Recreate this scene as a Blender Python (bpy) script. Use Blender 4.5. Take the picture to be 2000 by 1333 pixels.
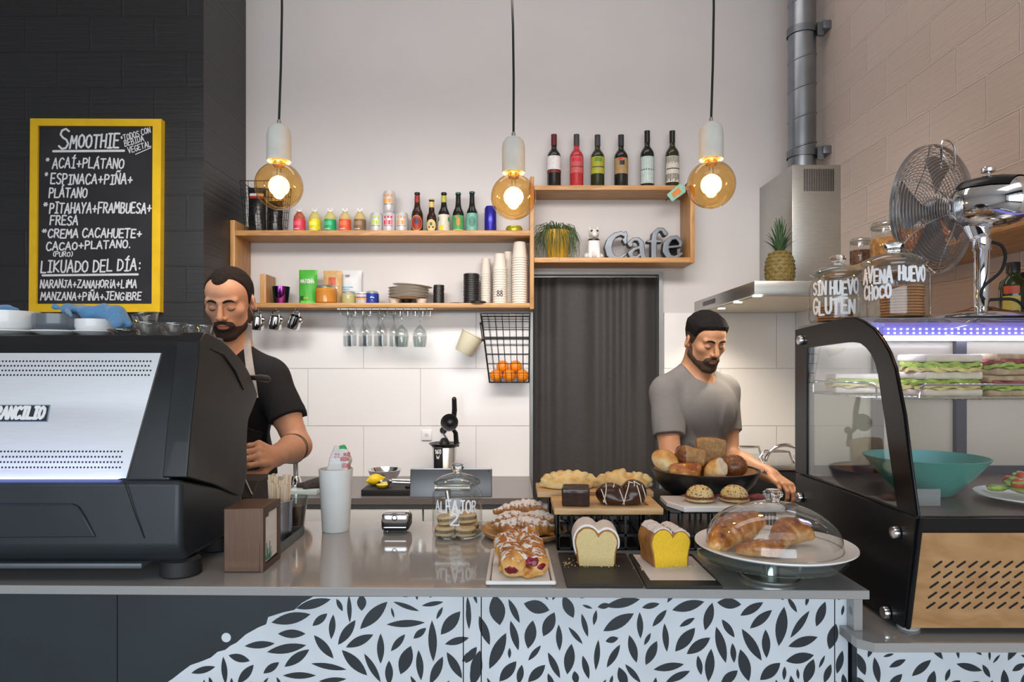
import bpy, bmesh, math, random
import numpy as np
from mathutils import Vector, Matrix
random.seed(7)
np.random.seed(7)
for o in list(bpy.data.objects): bpy.data.objects.remove(o)
SC = bpy.context.scene
COL = SC.collection
PI = math.pi
R = math.radians

# ---------------- camera, world, lights, exposure ----------------
cam = bpy.data.cameras.new('camera'); camo = bpy.data.objects.new('camera', cam); COL.objects.link(camo)
camo.location = (0, 0, 1.51); camo.rotation_euler = (R(90), 0, 0)
cam.lens = 24; cam.sensor_width = 36; cam.shift_y = 0.02425; cam.clip_start = 0.02
SC.camera = camo
SC.view_settings.view_transform = 'Standard'; SC.view_settings.look = 'None'
SC.view_settings.gamma = 1; SC.view_settings.use_curve_mapping = False
SC.view_settings.exposure = 0.0
w = bpy.data.worlds.new('world'); SC.world = w; w.use_nodes = True
w.node_tree.nodes['Background'].inputs[0].default_value = (0.80, 0.90, 1.0, 1)
w.node_tree.nodes['Background'].inputs[1].default_value = 0.55

def area(name, loc, rot, sx, sy, power, col=(1, 1, 1), spread=180):
    l = bpy.data.lights.new(name, 'AREA'); l.shape = 'RECTANGLE'; l.size = sx; l.size_y = sy
    l.energy = power; l.color = col; l.spread = R(spread)
    o = bpy.data.objects.new(name, l); COL.objects.link(o); o.location = loc; o.rotation_euler = rot
    return o
# daylight through the shop front behind the camera, the ceiling lamps of the kitchen, and an added tile fill
area('shopfront_daylight', (0.0, -2.3, 1.45), (R(90), 0, 0), 5.0, 2.0, 122, (0.83, 0.925, 1.0))
area('kitchen_ceiling_light', (-0.1, 2.75, 3.85), (R(12), 0, 0), 2.6, 0.8, 13, (1.0, 0.90, 0.88))
area('tile_fill_light', (-0.2, 1.9, 2.62), (R(52), 0, 0), 2.6, 0.25, 20, (1.0, 0.93, 0.88), 100)  # added fill above the bar, brightens tiles, shelf and men; no fixture there
area('shop_ceiling_light', (0.3, 0.3, 3.85), (R(8), 0, 0), 3.0, 1.6, 16, (1.0, 0.90, 0.82))

F = 2000 * 24 / 36.0
CY = 715.0
def W(px, py, Y):
    return Vector(((px - 1000) / F * Y, Y, 1.51 - (py - CY) / F * Y))
def mm(Y): return Y / F

# ---------------- materials ----------------
MATS = {}
def nd(nt, t, **kw):
    n = nt.nodes.new(t)
    for k, v in kw.items(): setattr(n, k, v)
    return n
def M(name, col=(.5, .5, .5), rough=.5, metal=0, var=.06, vscale=12, bump=0, bscale=60, spec=.5, emit=None, estr=1, coat=0, sss=0, stretch=None, trans=0, ior=1.45, aniso=0, col2=None, alpha=1, sheen=0):
    if name in MATS: return MATS[name]
    m = bpy.data.materials.new(name); m.use_nodes = True; nt = m.node_tree
    b = nt.nodes['Principled BSDF']; L = nt.links.new
    b.inputs['Roughness'].default_value = rough; b.inputs['Metallic'].default_value = metal
    b.inputs['Specular IOR Level'].default_value = spec
    b.inputs['Coat Weight'].default_value = coat
    b.inputs['Subsurface Weight'].default_value = sss
    if sss: b.inputs['Subsurface Radius'].default_value = (.012, .006, .004); b.inputs['Subsurface Scale'].default_value = 1
    b.inputs['Transmission Weight'].default_value = trans; b.inputs['IOR'].default_value = ior
    b.inputs['Sheen Weight'].default_value = sheen
    b.inputs['Anisotropic'].default_value = aniso
    tc = nd(nt, 'ShaderNodeTexCoord'); mp = nd(nt, 'ShaderNodeMapping'); L(tc.outputs['Object'], mp.inputs[0])
    if stretch: mp.inputs['Scale'].default_value = stretch
    nz = nd(nt, 'ShaderNodeTexNoise'); nz.inputs['Scale'].default_value = vscale; nz.inputs['Detail'].default_value = 5
    L(mp.outputs[0], nz.inputs['Vector'])
    rp = nd(nt, 'ShaderNodeValToRGB'); L(nz.outputs['Fac'], rp.inputs[0])
    c = Vector(col[:3]); c2 = Vector(col2) if col2 else c * (1 + var); c1 = c if col2 else c * (1 - var)
    rp.color_ramp.elements[0].position = .32; rp.color_ramp.elements[1].position = .68
    rp.color_ramp.elements[0].color = (*c1, 1); rp.color_ramp.elements[1].color = (*[min(1, x) for x in c2], 1)
    L(rp.outputs[0], b.inputs['Base Color'])
    if bump:
        n2 = nd(nt, 'ShaderNodeTexNoise'); n2.inputs['Scale'].default_value = bscale; n2.inputs['Detail'].default_value = 4
        L(mp.outputs[0], n2.inputs['Vector'])
        bp = nd(nt, 'ShaderNodeBump'); bp.inputs['Strength'].default_value = bump; bp.inputs['Distance'].default_value = .004
        L(n2.outputs['Fac'], bp.inputs['Height']); L(bp.outputs[0], b.inputs['Normal'])
    if emit:
        b.inputs['Emission Color'].default_value = (*emit, 1); b.inputs['Emission Strength'].default_value = estr
    MATS[name] = m
    return m
def thin_glass(name, tint=(1, 1, 1), ior=1.45, rough=.0, gl=1.0, haze=None, hz=0):
    if name in MATS: return MATS[name]
    m = bpy.data.materials.new(name); m.use_nodes = True; nt = m.node_tree; nt.nodes.clear(); L = nt.links.new
    out = nd(nt, 'ShaderNodeOutputMaterial'); mx = nd(nt, 'ShaderNodeMixShader'); tr = nd(nt, 'ShaderNodeBsdfTransparent'); g = nd(nt, 'ShaderNodeBsdfGlossy')
    lw = nd(nt, 'ShaderNodeLayerWeight'); pw = nd(nt, 'ShaderNodeMath', operation='POWER'); pw.inputs[1].default_value = 4.0
    f0 = ((ior - 1) / (ior + 1)) ** 2 * 1.6
    mu = nd(nt, 'ShaderNodeMath', operation='MULTIPLY_ADD'); mu.inputs[1].default_value = .55 * gl; mu.inputs[2].default_value = f0 * gl; mu.use_clamp = True
    L(lw.outputs['Facing'], pw.inputs[0])
    nz = nd(nt, 'ShaderNodeTexNoise'); nz.inputs['Scale'].default_value = 6
    rp = nd(nt, 'ShaderNodeValToRGB'); t = Vector(tint)
    rp.color_ramp.elements[0].color = (*(t * .97), 1); rp.color_ramp.elements[1].color = (*t, 1)
    L(nz.outputs['Fac'], rp.inputs[0]); L(rp.outputs[0], tr.inputs[0])
    g.inputs['Roughness'].default_value = rough
    L(pw.outputs[0], mu.inputs[0]); L(mu.outputs[0], mx.inputs[0]); L(tr.outputs[0], mx.inputs[1]); L(g.outputs[0], mx.inputs[2])
    last = mx
    if hz:
        df = nd(nt, 'ShaderNodeBsdfDiffuse'); df.inputs[0].default_value = (*haze, 1); m2 = nd(nt, 'ShaderNodeMixShader'); m2.inputs[0].default_value = hz
        L(mx.outputs[0], m2.inputs[1]); L(df.outputs[0], m2.inputs[2]); last = m2
    L(last.outputs[0], out.inputs[0])
    MATS[name] = m
    return m
def wood(name, c1, c2, grain=(3, 30, 30), rough=.45, knots=True):
    if name in MATS: return MATS[name]
    m = bpy.data.materials.new(name); m.use_nodes = True; nt = m.node_tree; L = nt.links.new
    b = nt.nodes['Principled BSDF']; b.inputs['Roughness'].default_value = rough
    tc = nd(nt, 'ShaderNodeTexCoord'); mp = nd(nt, 'ShaderNodeMapping'); mp.inputs['Scale'].default_value = grain
    L(tc.outputs['Object'], mp.inputs[0])
    n1 = nd(nt, 'ShaderNodeTexNoise'); n1.inputs['Scale'].default_value = 1.6; n1.inputs['Detail'].default_value = 7; n1.inputs['Distortion'].default_value = 1.2
    L(mp.outputs[0], n1.inputs['Vector'])
    rp = nd(nt, 'ShaderNodeValToRGB'); L(n1.outputs['Fac'], rp.inputs[0])
    rp.color_ramp.elements[0].position = .3; rp.color_ramp.elements[1].position = .66
    rp.color_ramp.elements[0].color = (*c1, 1); rp.color_ramp.elements[1].color = (*c2, 1)
    L(rp.outputs[0], b.inputs['Base Color'])
    bp = nd(nt, 'ShaderNodeBump'); bp.inputs['Strength'].default_value = .12; bp.inputs['Distance'].default_value = .002
    L(n1.outputs['Fac'], bp.inputs['Height']); L(bp.outputs[0], b.inputs['Normal'])
    MATS[name] = m
    return m
def brick_paint(name, col, ax, mortar, bumps=.8, rough=.6, fine=1.0, crack=None):
    m = bpy.data.materials.new(name); m.use_nodes = True; nt = m.node_tree; L = nt.links.new
    b = nt.nodes['Principled BSDF']; b.inputs['Roughness'].default_value = rough
    tc = nd(nt, 'ShaderNodeTexCoord'); sp = nd(nt, 'ShaderNodeSeparateXYZ'); cb = nd(nt, 'ShaderNodeCombineXYZ')
    L(tc.outputs['Object'], sp.inputs[0]); L(sp.outputs[ax], cb.inputs[0]); L(sp.outputs[2], cb.inputs[1])
    n0 = nd(nt, 'ShaderNodeTexNoise'); n0.inputs['Scale'].default_value = 14; L(tc.outputs['Object'], n0.inputs['Vector'])
    av = nd(nt, 'ShaderNodeVectorMath', operation='MULTIPLY_ADD'); av.inputs[1].default_value = (.012, .012, 0)
    L(n0.outputs['Color'], av.inputs[0]); L(cb.outputs[0], av.inputs[2])
    bt = nd(nt, 'ShaderNodeTexBrick'); L(av.outputs[0], bt.inputs['Vector'])
    bt.inputs['Scale'].default_value = 1; bt.inputs['Brick Width'].default_value = .30; bt.inputs['Row Height'].default_value = .165
    bt.inputs['Mortar Size'].default_value = .005; bt.inputs['Mortar Smooth'].default_value = .4
    c = Vector(col)
    bt.inputs['Color1'].default_value = (*(c * .95), 1); bt.inputs['Color2'].default_value = (*(c * 1.03), 1); bt.inputs['Mortar'].default_value = (*mortar, 1)
    # fine horizontal scoring of the painted blocks
    mp = nd(nt, 'ShaderNodeMapping'); mp.inputs['Scale'].default_value = (3, 70, 1); L(av.outputs[0], mp.inputs[0])
    n1 = nd(nt, 'ShaderNodeTexNoise'); n1.inputs['Scale'].default_value = 1; n1.inputs['Detail'].default_value = 6; L(mp.outputs[0], n1.inputs['Vector'])
    mm_ = nd(nt, 'ShaderNodeMath', operation='MULTIPLY_ADD'); mm_.inputs[1].default_value = fine
    L(n1.outputs['Fac'], mm_.inputs[0])
    mv = nd(nt, 'ShaderNodeMath', operation='MULTIPLY'); mv.inputs[1].default_value = .8; L(bt.outputs['Fac'], mv.inputs[0]); L(mv.outputs[0], mm_.inputs[2])
    bp = nd(nt, 'ShaderNodeBump'); bp.inputs['Strength'].default_value = bumps; bp.inputs['Distance'].default_value = .006
    L(mm_.outputs[0], bp.inputs['Height']); L(bp.outputs[0], b.inputs['Normal'])
    L(bt.outputs['Color'], b.inputs['Base Color'])
    return m

# ---------------- mesh builder ----------------
class MB:
    def __init__(s, off=(0, 0, 0)):
        s.v = []; s.f = []; s.m = []; s.off = Vector(off)
    def add(s, vs, fs, m=0, T=None):
        n = len(s.v)
        for p in vs:
            p = Vector(p)
            if T is not None: p = T @ p
            s.v.append(p - s.off)
        for f in fs: s.f.append([i + n for i in f]); s.m.append(m)
        return s
    def box(s, x0, x1, y0, y1, z0, z1, m=0, bev=0, T=None, seg=2):
        if bev:
            bm = bmesh.new(); bmesh.ops.create_cube(bm, size=1)
            for v in bm.verts: v.co = Vector(((x0 + x1) / 2 + v.co.x * (x1 - x0), (y0 + y1) / 2 + v.co.y * (y1 - y0), (z0 + z1) / 2 + v.co.z * (z1 - z0)))
            bmesh.ops.bevel(bm, geom=bm.edges[:], offset=bev, segments=seg, profile=.5, affect='EDGES')
            bm.verts.index_update()
            s.add([v.co.copy() for v in bm.verts], [[v.index for v in f.verts] for f in bm.faces], m, T); bm.free(); return s
        vs = [(x, y, z) for z in (z0, z1) for y in (y0, y1) for x in (x0, x1)]
        return s.add(vs, [(0, 2, 3, 1), (4, 5, 7, 6), (0, 1, 5, 4), (2, 6, 7, 3), (0, 4, 6, 2), (1, 3, 7, 5)], m, T)
    def lathe(s, prof, c=(0, 0, 0), n=28, m=0, T=None, a0=0, a1=2 * PI, ry=1.0):
        full = abs(a1 - a0 - 2 * PI) < 1e-6; k = n if full else n + 1
        vs = []; fs = []; rings = []
        for r, z in prof:
            if r < 1e-6: rings.append([len(vs)]); vs.append((c[0], c[1], c[2] + z))
            else:
                ids = []
                for i in range(k):
                    a = a0 + (a1 - a0) * i / n
                    ids.append(len(vs)); vs.append((c[0] + r * math.cos(a), c[1] + ry * r * math.sin(a), c[2] + z))
                rings.append(ids)
        for A, B in zip(rings[:-1], rings[1:]):
            for i in range(n):
                j = (i + 1) % k if full else i + 1
                if len(A) == 1 and len(B) == 1: continue
                if len(A) == 1: fs.append((A[0], B[j], B[i]))
                elif len(B) == 1: fs.append((A[i], A[j], B[0]))
                else: fs.append((A[i], A[j], B[j], B[i]))
        return s.add(vs, fs, m, T)
    def tube(s, pts, r, n=8, m=0, closed=False, T=None, caps=True):
        pts = [Vector(p) for p in pts]; K = len(pts)
        rs = r if isinstance(r, (list, tuple)) else [r] * K
        vs = []; fs = []; up = None
        for i, p in enumerate(pts):
            if closed: t = pts[(i + 1) % K] - pts[i - 1]
            else: t = pts[min(i + 1, K - 1)] - pts[max(i - 1, 0)]
            t = t.normalized()
            if up is None:
                up = Vector((0, 0, 1)) if abs(t.z) < .9 else Vector((1, 0, 0))
            up = (up - t * up.dot(t)); up = up.normalized() if up.length > 1e-6 else t.orthogonal().normalized()
            sd = t.cross(up)
            for j in range(n):
                a = 2 * PI * j / n; vs.append(p + (up * math.cos(a) + sd * math.sin(a)) * rs[i])
        for i in range(K if closed else K - 1):
            for j in range(n):
                a = i * n + j; b = i * n + (j + 1) % n; c = ((i + 1) % K) * n + (j + 1) % n; d = ((i + 1) % K) * n + j
                fs.append((a, d, c, b))
        if not closed and caps:
            fs.append(tuple(range(n))); fs.append(tuple((K - 1) * n + j for j in reversed(range(n))))
        return s.add(vs, fs, m, T)
    def prism(s, poly, d0, d1, axis='x', m=0, T=None):
        """poly of (a,b); axis x: (a,b)=(y,z); axis y: (x,z); axis z: (x,y)"""
        def mk(a, b, d): return {'x': (d, a, b), 'y': (a, d, b), 'z': (a, b, d)}[axis]
        n = len(poly); vs = [mk(a, b, d0) for a, b in poly] + [mk(a, b, d1) for a, b in poly]
        fs = [tuple(range(n)), tuple(reversed(range(n, 2 * n)))] + [(i, i + n, (i + 1) % n + n, (i + 1) % n) for i in range(n)]
        return s.add(vs, fs, m, T)
    def ring(s, A, B, d0, d1, axis='x', m=0):
        def mk(a, b, d): return {'x': (d, a, b), 'y': (a, d, b), 'z': (a, b, d)}[axis]
        n = len(A); vs = [mk(*p, d0) for p in A] + [mk(*p, d0) for p in B] + [mk(*p, d1) for p in A] + [mk(*p, d1) for p in B]; fs = []
        for i in range(n):
            j = (i + 1) % n
            fs += [(i, j, n + j, n + i), (2 * n + i, 3 * n + i, 3 * n + j, 2 * n + j), (i, 2 * n + i, 2 * n + j, j), (n + i, n + j, 3 * n + j, 3 * n + i)]
        return s.add(vs, fs, m)
    def ell(s, c, r, n=16, k=10, m=0, T=None):
        if not isinstance(r, (list, tuple)): r = (r, r, r)
        vs = [(c[0], c[1], c[2] - r[2])]; fs = []
        for i in range(1, k):
            ph = -PI / 2 + PI * i / k
            for j in range(n):
                a = 2 * PI * j / n; vs.append((c[0] + r[0] * math.cos(ph) * math.cos(a), c[1] + r[1] * math.cos(ph) * math.sin(a), c[2] + r[2] * math.sin(ph)))
        vs.append((c[0], c[1], c[2] + r[2])); top = len(vs) - 1
        for j in range(n):
            fs.append((0, 1 + (j + 1) % n, 1 + j)); fs.append((top, 1 + (k - 2) * n + j, 1 + (k - 2) * n + (j + 1) % n))
            for i in range(k - 2):
                a = 1 + i * n + j; b = 1 + i * n + (j + 1) % n; fs.append((a, b, b + n, a + n))
        return s.add(vs, fs, m, T)
    def patch(s, r, a0, a1, z0, z1, n=10, m=0, r2=None, c=(0, 0)):
        """curved sticker; angles in degrees, 270 faces the camera"""
        r2 = r if r2 is None else r2; vs = []; fs = []
        for i in range(n + 1):
            a = R(a0 + (a1 - a0) * i / n)
            vs += [(c[0] + r * math.cos(a), c[1] + r * math.sin(a), z0), (c[0] + r2 * math.cos(a), c[1] + r2 * math.sin(a), z1)]
        for i in range(n): fs.append((2 * i, 2 * i + 2, 2 * i + 3, 2 * i + 1))
        return s.add(vs, fs, m)
    def build(s, name, mats, parent=None, smooth=38, loc=None):
        me = bpy.data.meshes.new(name); me.from_pydata([tuple(v) for v in s.v], [], s.f)
        if not isinstance(mats, (list, tuple)): mats = [mats]
        for m in mats: me.materials.append(m)
        me.polygons.foreach_set('material_index', s.m)
        me.polygons.foreach_set('use_smooth', [True] * len(s.f))
        me.update()
        bm = bmesh.new(); bm.from_mesh(me); bmesh.ops.recalc_face_normals(bm, faces=bm.faces[:]); bm.to_mesh(me); bm.free()
        try: me.set_sharp_from_angle(angle=R(smooth))
        except Exception: pass
        o = bpy.data.objects.new(name, me); COL.objects.link(o)
        if parent is not None: o.parent = parent
        if loc is not None: o.location = loc
        return o

def tag(o, label=None, cat=None, group=None, kind=None):
    if label: o['label'] = label
    if cat: o['category'] = cat
    if group: o['group'] = group
    if kind: o['kind'] = kind
    return o
def thing(name, label, cat, loc=(0, 0, 0), group=None, rot=(0, 0, 0)):
    o = bpy.data.objects.new(name, None); COL.objects.link(o); o.location = loc; o.rotation_euler = rot; o.empty_display_size = .02
    return tag(o, label, cat, group)
def kids(o): return [c for c in bpy.data.objects if c.parent == o]
def dup(root, loc, label=None, rot=None, group=None, scale=None):
    r = root.copy(); COL.objects.link(r); r.location = loc
    if label: r['label'] = label
    if rot: r.rotation_euler = rot
    if group: r['group'] = group
    if scale: r.scale = scale
    for ch in kids(root):
        c = ch.copy(); COL.objects.link(c); c.parent = r
        for g in kids(ch):
            d = g.copy(); COL.objects.link(d); d.parent = c
    return r
def struct(o): o['kind'] = 'structure'; return o
def TR(loc=(0, 0, 0), rz=0, rx=0, ry=0, s=1):
    return Matrix.Translation(loc) @ Matrix.Rotation(R(rz), 4, 'Z') @ Matrix.Rotation(R(ry), 4, 'Y') @ Matrix.Rotation(R(rx), 4, 'X') @ Matrix.Scale(s, 4)

# ---------------- signed distance shapes for people and pastry ----------------
def smin(a, b, k):
    if k <= 0: return np.minimum(a, b)
    h = np.maximum(k - np.abs(a - b), 0) / k
    return np.minimum(a, b) - h * h * k * .25
def smax(a, b, k): return -smin(-a, -b, k)
class S:
    def __init__(s): s.ops = []; s.fr = None
    def frame(s, Rm=None, t=(0, 0, 0)):
        s.fr = None if Rm is None else (np.array(Rm, float), np.array(t, float)); return s
    def _a(s, f, k, op): s.ops.append((s.fr, f, k, op)); return s
    def cone(s, a, b, ra, rb=None, k=.01, op='+'):
        rb = ra if rb is None else rb; a = np.array(a, float); b = np.array(b, float); ba = b - a; L2 = max(ba @ ba, 1e-12)
        def f(P):
            h = np.clip((P - a) @ ba / L2, 0, 1); return np.linalg.norm(P - a - h[:, None] * ba, axis=1) - (ra + (rb - ra) * h)
        return s._a(f, k, op)
    def chain(s, pts, rs, k=.01, op='+'):
        for i in range(len(pts) - 1): s.cone(pts[i], pts[i + 1], rs[i], rs[i + 1], k, op)
        return s
    def ell(s, c, r, k=.01, op='+', rot=None):
        c = np.array(c, float); r = np.array(r if isinstance(r, (tuple, list)) else (r, r, r), float)
        Rm = None if rot is None else np.array(rot)[:3, :3]
        def f(P):
            q = P - c
            if Rm is not None: q = q @ Rm
            k0 = np.linalg.norm(q / r, axis=1); k1 = np.linalg.norm(q / (r * r), axis=1); return k0 * (k0 - 1) / np.maximum(k1, 1e-9)
        return s._a(f, k, op)
    def box(s, c, hs, rad=.003, k=.005, op='+', rot=None):
        c = np.array(c, float); hs = np.array(hs, float) - rad; Rm = None if rot is None else np.array(rot)[:3, :3]
        def f(P):
            q = P - c
            if Rm is not None: q = q @ Rm
            q = np.abs(q) - hs; return np.linalg.norm(np.maximum(q, 0), axis=1) + np.minimum(q.max(1), 0) - rad
        return s._a(f, k, op)
    def plane(s, n, d, k=.002, op='&'):
        """keep n.p < d"""
        n = np.array(n, float); n /= np.linalg.norm(n)
        return s._a(lambda P: P @ n - d, k, op)
    def fn(s, f, k=.002, op='+'): return s._a(f, k, op)
    def disp(s, f): return s._a(f, 0, 'd')
    def __call__(s, P):
        d = np.full(len(P), 1e3); cache = {}
        for fr, f, k, op in s.ops:
            if fr is None: Q = P
            else:
                if id(fr) not in cache: cache[id(fr)] = (P - fr[1]) @ fr[0]
                Q = cache[id(fr)]
            v = f(Q)
            if op == '+': d = smin(d, v, k)
            elif op == '-': d = smax(d, -v, k)
            elif op == '&': d = smax(d, v, k)
            elif op == 'd': d = d + v
        return d
def nets(fn, lo, hi, h):
    B = 8; lo = np.array(lo, float); hi = np.array(hi, float)
    nb = np.ceil((hi - lo) / (h * B)).astype(int)
    g = np.stack(np.meshgrid(*[np.arange(n) for n in nb], indexing='ij'), -1).reshape(-1, 3)
    d = np.concatenate([fn(x) for x in np.array_split(lo + (g * B + B / 2) * h, max(1, len(g) // 60000))])
    g = g[np.abs(d) < B * h * 1.75 + .012]
    N = B + 2; loc = np.stack(np.meshgrid(*[np.arange(-1, B + 1)] * 3, indexing='ij'), -1).reshape(-1, 3)
    V = np.concatenate([fn((lo + ((x[:, None, :] * B) + loc[None]) * h).reshape(-1, 3)) for x in np.array_split(g, max(1, len(g) // 150))]).reshape(len(g), N, N, N)
    s = V < 0; dims = nb * B + 3
    gid = lambda q: ((q[:, 0] + 1) * dims[1] + (q[:, 1] + 1)) * dims[2] + q[:, 2] + 1
    cr = [(i, j, k) for i in (0, 1) for j in (0, 1) for k in (0, 1)]
    cnt = sum(s[:, i:N - 1 + i, j:N - 1 + j, k:N - 1 + k].astype(np.int8) for i, j, k in cr)
    id4 = np.argwhere((cnt > 0) & (cnt < 8)); b = id4[:, 0]; c = id4[:, 1:]
    gi = gid(g[b] * B + c - 1)
    gi, first = np.unique(gi, return_index=True); b = b[first]; c = c[first]
    cv = np.stack([V[b, c[:, 0] + i, c[:, 1] + j, c[:, 2] + k] for i, j, k in cr], 1)
    acc = np.zeros((len(b), 3)); num = np.zeros(len(b))
    for p in range(8):
        for q in range(p + 1, 8):
            if sum(abs(cr[p][t] - cr[q][t]) for t in range(3)) != 1: continue
            a_, b_ = cv[:, p], cv[:, q]; m = (a_ < 0) != (b_ < 0)
            t = np.where(m, a_ / np.where(m, a_ - b_, 1), 0)
            pos = np.array(cr[p]) + t[:, None] * (np.array(cr[q]) - np.array(cr[p])); acc += pos * m[:, None]; num += m
    verts = lo + (g[b] * B + c - 1 + acc / num[:, None]) * h
    faces = []
    for ax in range(3):
        s0 = s[:, 1:B + 1, 1:B + 1, 1:B + 1]; sl = [slice(None)] + [slice(1, B + 1)] * 3; sl[ax + 1] = slice(2, B + 2); s1 = s[tuple(sl)]
        e = np.argwhere(s0 != s1)
        if not len(e): continue
        node = g[e[:, 0]] * B + e[:, 1:]; u = (ax + 1) % 3; v = (ax + 2) % 3; q = []
        for du, dv in ((-1, -1), (0, -1), (0, 0), (-1, 0)):
            n = node.copy(); n[:, u] += du; n[:, v] += dv; q.append(np.searchsorted(gi, gid(n)))
        q = np.stack(q, 1); fl = ~s0[tuple(e.T)]; q[fl] = q[fl][:, ::-1]; faces.append(q)
    return verts, np.concatenate(faces)
def sdf_obj(name, fn, lo, hi, h, mats, parent=None, matfn=None, loc=None, off=None):
    v, f = nets(fn, lo, hi, h)
    if off is not None: v = v - np.array(off)
    me = bpy.data.meshes.new(name); me.from_pydata(v.tolist(), [], f.tolist())
    if not isinstance(mats, (list, tuple)): mats = [mats]
    for m in mats: me.materials.append(m)
    if matfn is not None:
        c = v[f].mean(1); n = np.cross(v[f[:, 2]] - v[f[:, 0]], v[f[:, 3]] - v[f[:, 1]]); n /= np.linalg.norm(n, axis=1)[:, None] + 1e-12
        me.polygons.foreach_set('material_index', matfn(c if off is None else c + np.array(off), n).astype(np.int32))
    me.polygons.foreach_set('use_smooth', [True] * len(f)); me.update()
    o = bpy.data.objects.new(name, me); COL.objects.link(o)
    if parent is not None: o.parent = parent
    if loc is not None: o.location = loc
    return o
def wob(P, sc, seed=0):
    """cheap smooth 3-D noise"""
    rs = np.random.RandomState(seed); o = np.zeros(len(P))
    for i in range(6):
        k = rs.randn(3) * sc; o += np.sin(P @ k + rs.rand() * 6.3)
    return o / 6

def smooth(pts, n=6):
    P = [Vector(p) for p in pts]; P = [P[0] * 2 - P[1]] + P + [P[-1] * 2 - P[-2]]; o = []
    for i in range(1, len(P) - 2):
        for k in range(n):
            t = k / n; a, b, c, d = P[i - 1:i + 3]
            o.append(.5 * ((2 * b) + (c - a) * t + (2 * a - 5 * b + 4 * c - d) * t * t + (3 * b - a - 3 * c + d) * t ** 3))
    return o + [P[-2]]
def sd_poly(P, poly):
    V = np.array(poly, float); d = np.full(len(P), 1e9); s = np.ones(len(P)); n = len(V)
    for i in range(n):
        a, b = V[i], V[i - 1]; e = b - a; w_ = P - a; h = np.clip(w_ @ e / (e @ e), 0, 1); q = w_ - h[:, None] * e; d = np.minimum(d, (q * q).sum(1))
        c1_ = P[:, 1] >= a[1]; c2_ = P[:, 1] < b[1]; c3_ = e[0] * w_[:, 1] > e[1] * w_[:, 0]
        s = np.where((c1_ & c2_ & c3_) | (~c1_ & ~c2_ & ~c3_), -s, s)
    return s * np.sqrt(d)
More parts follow.
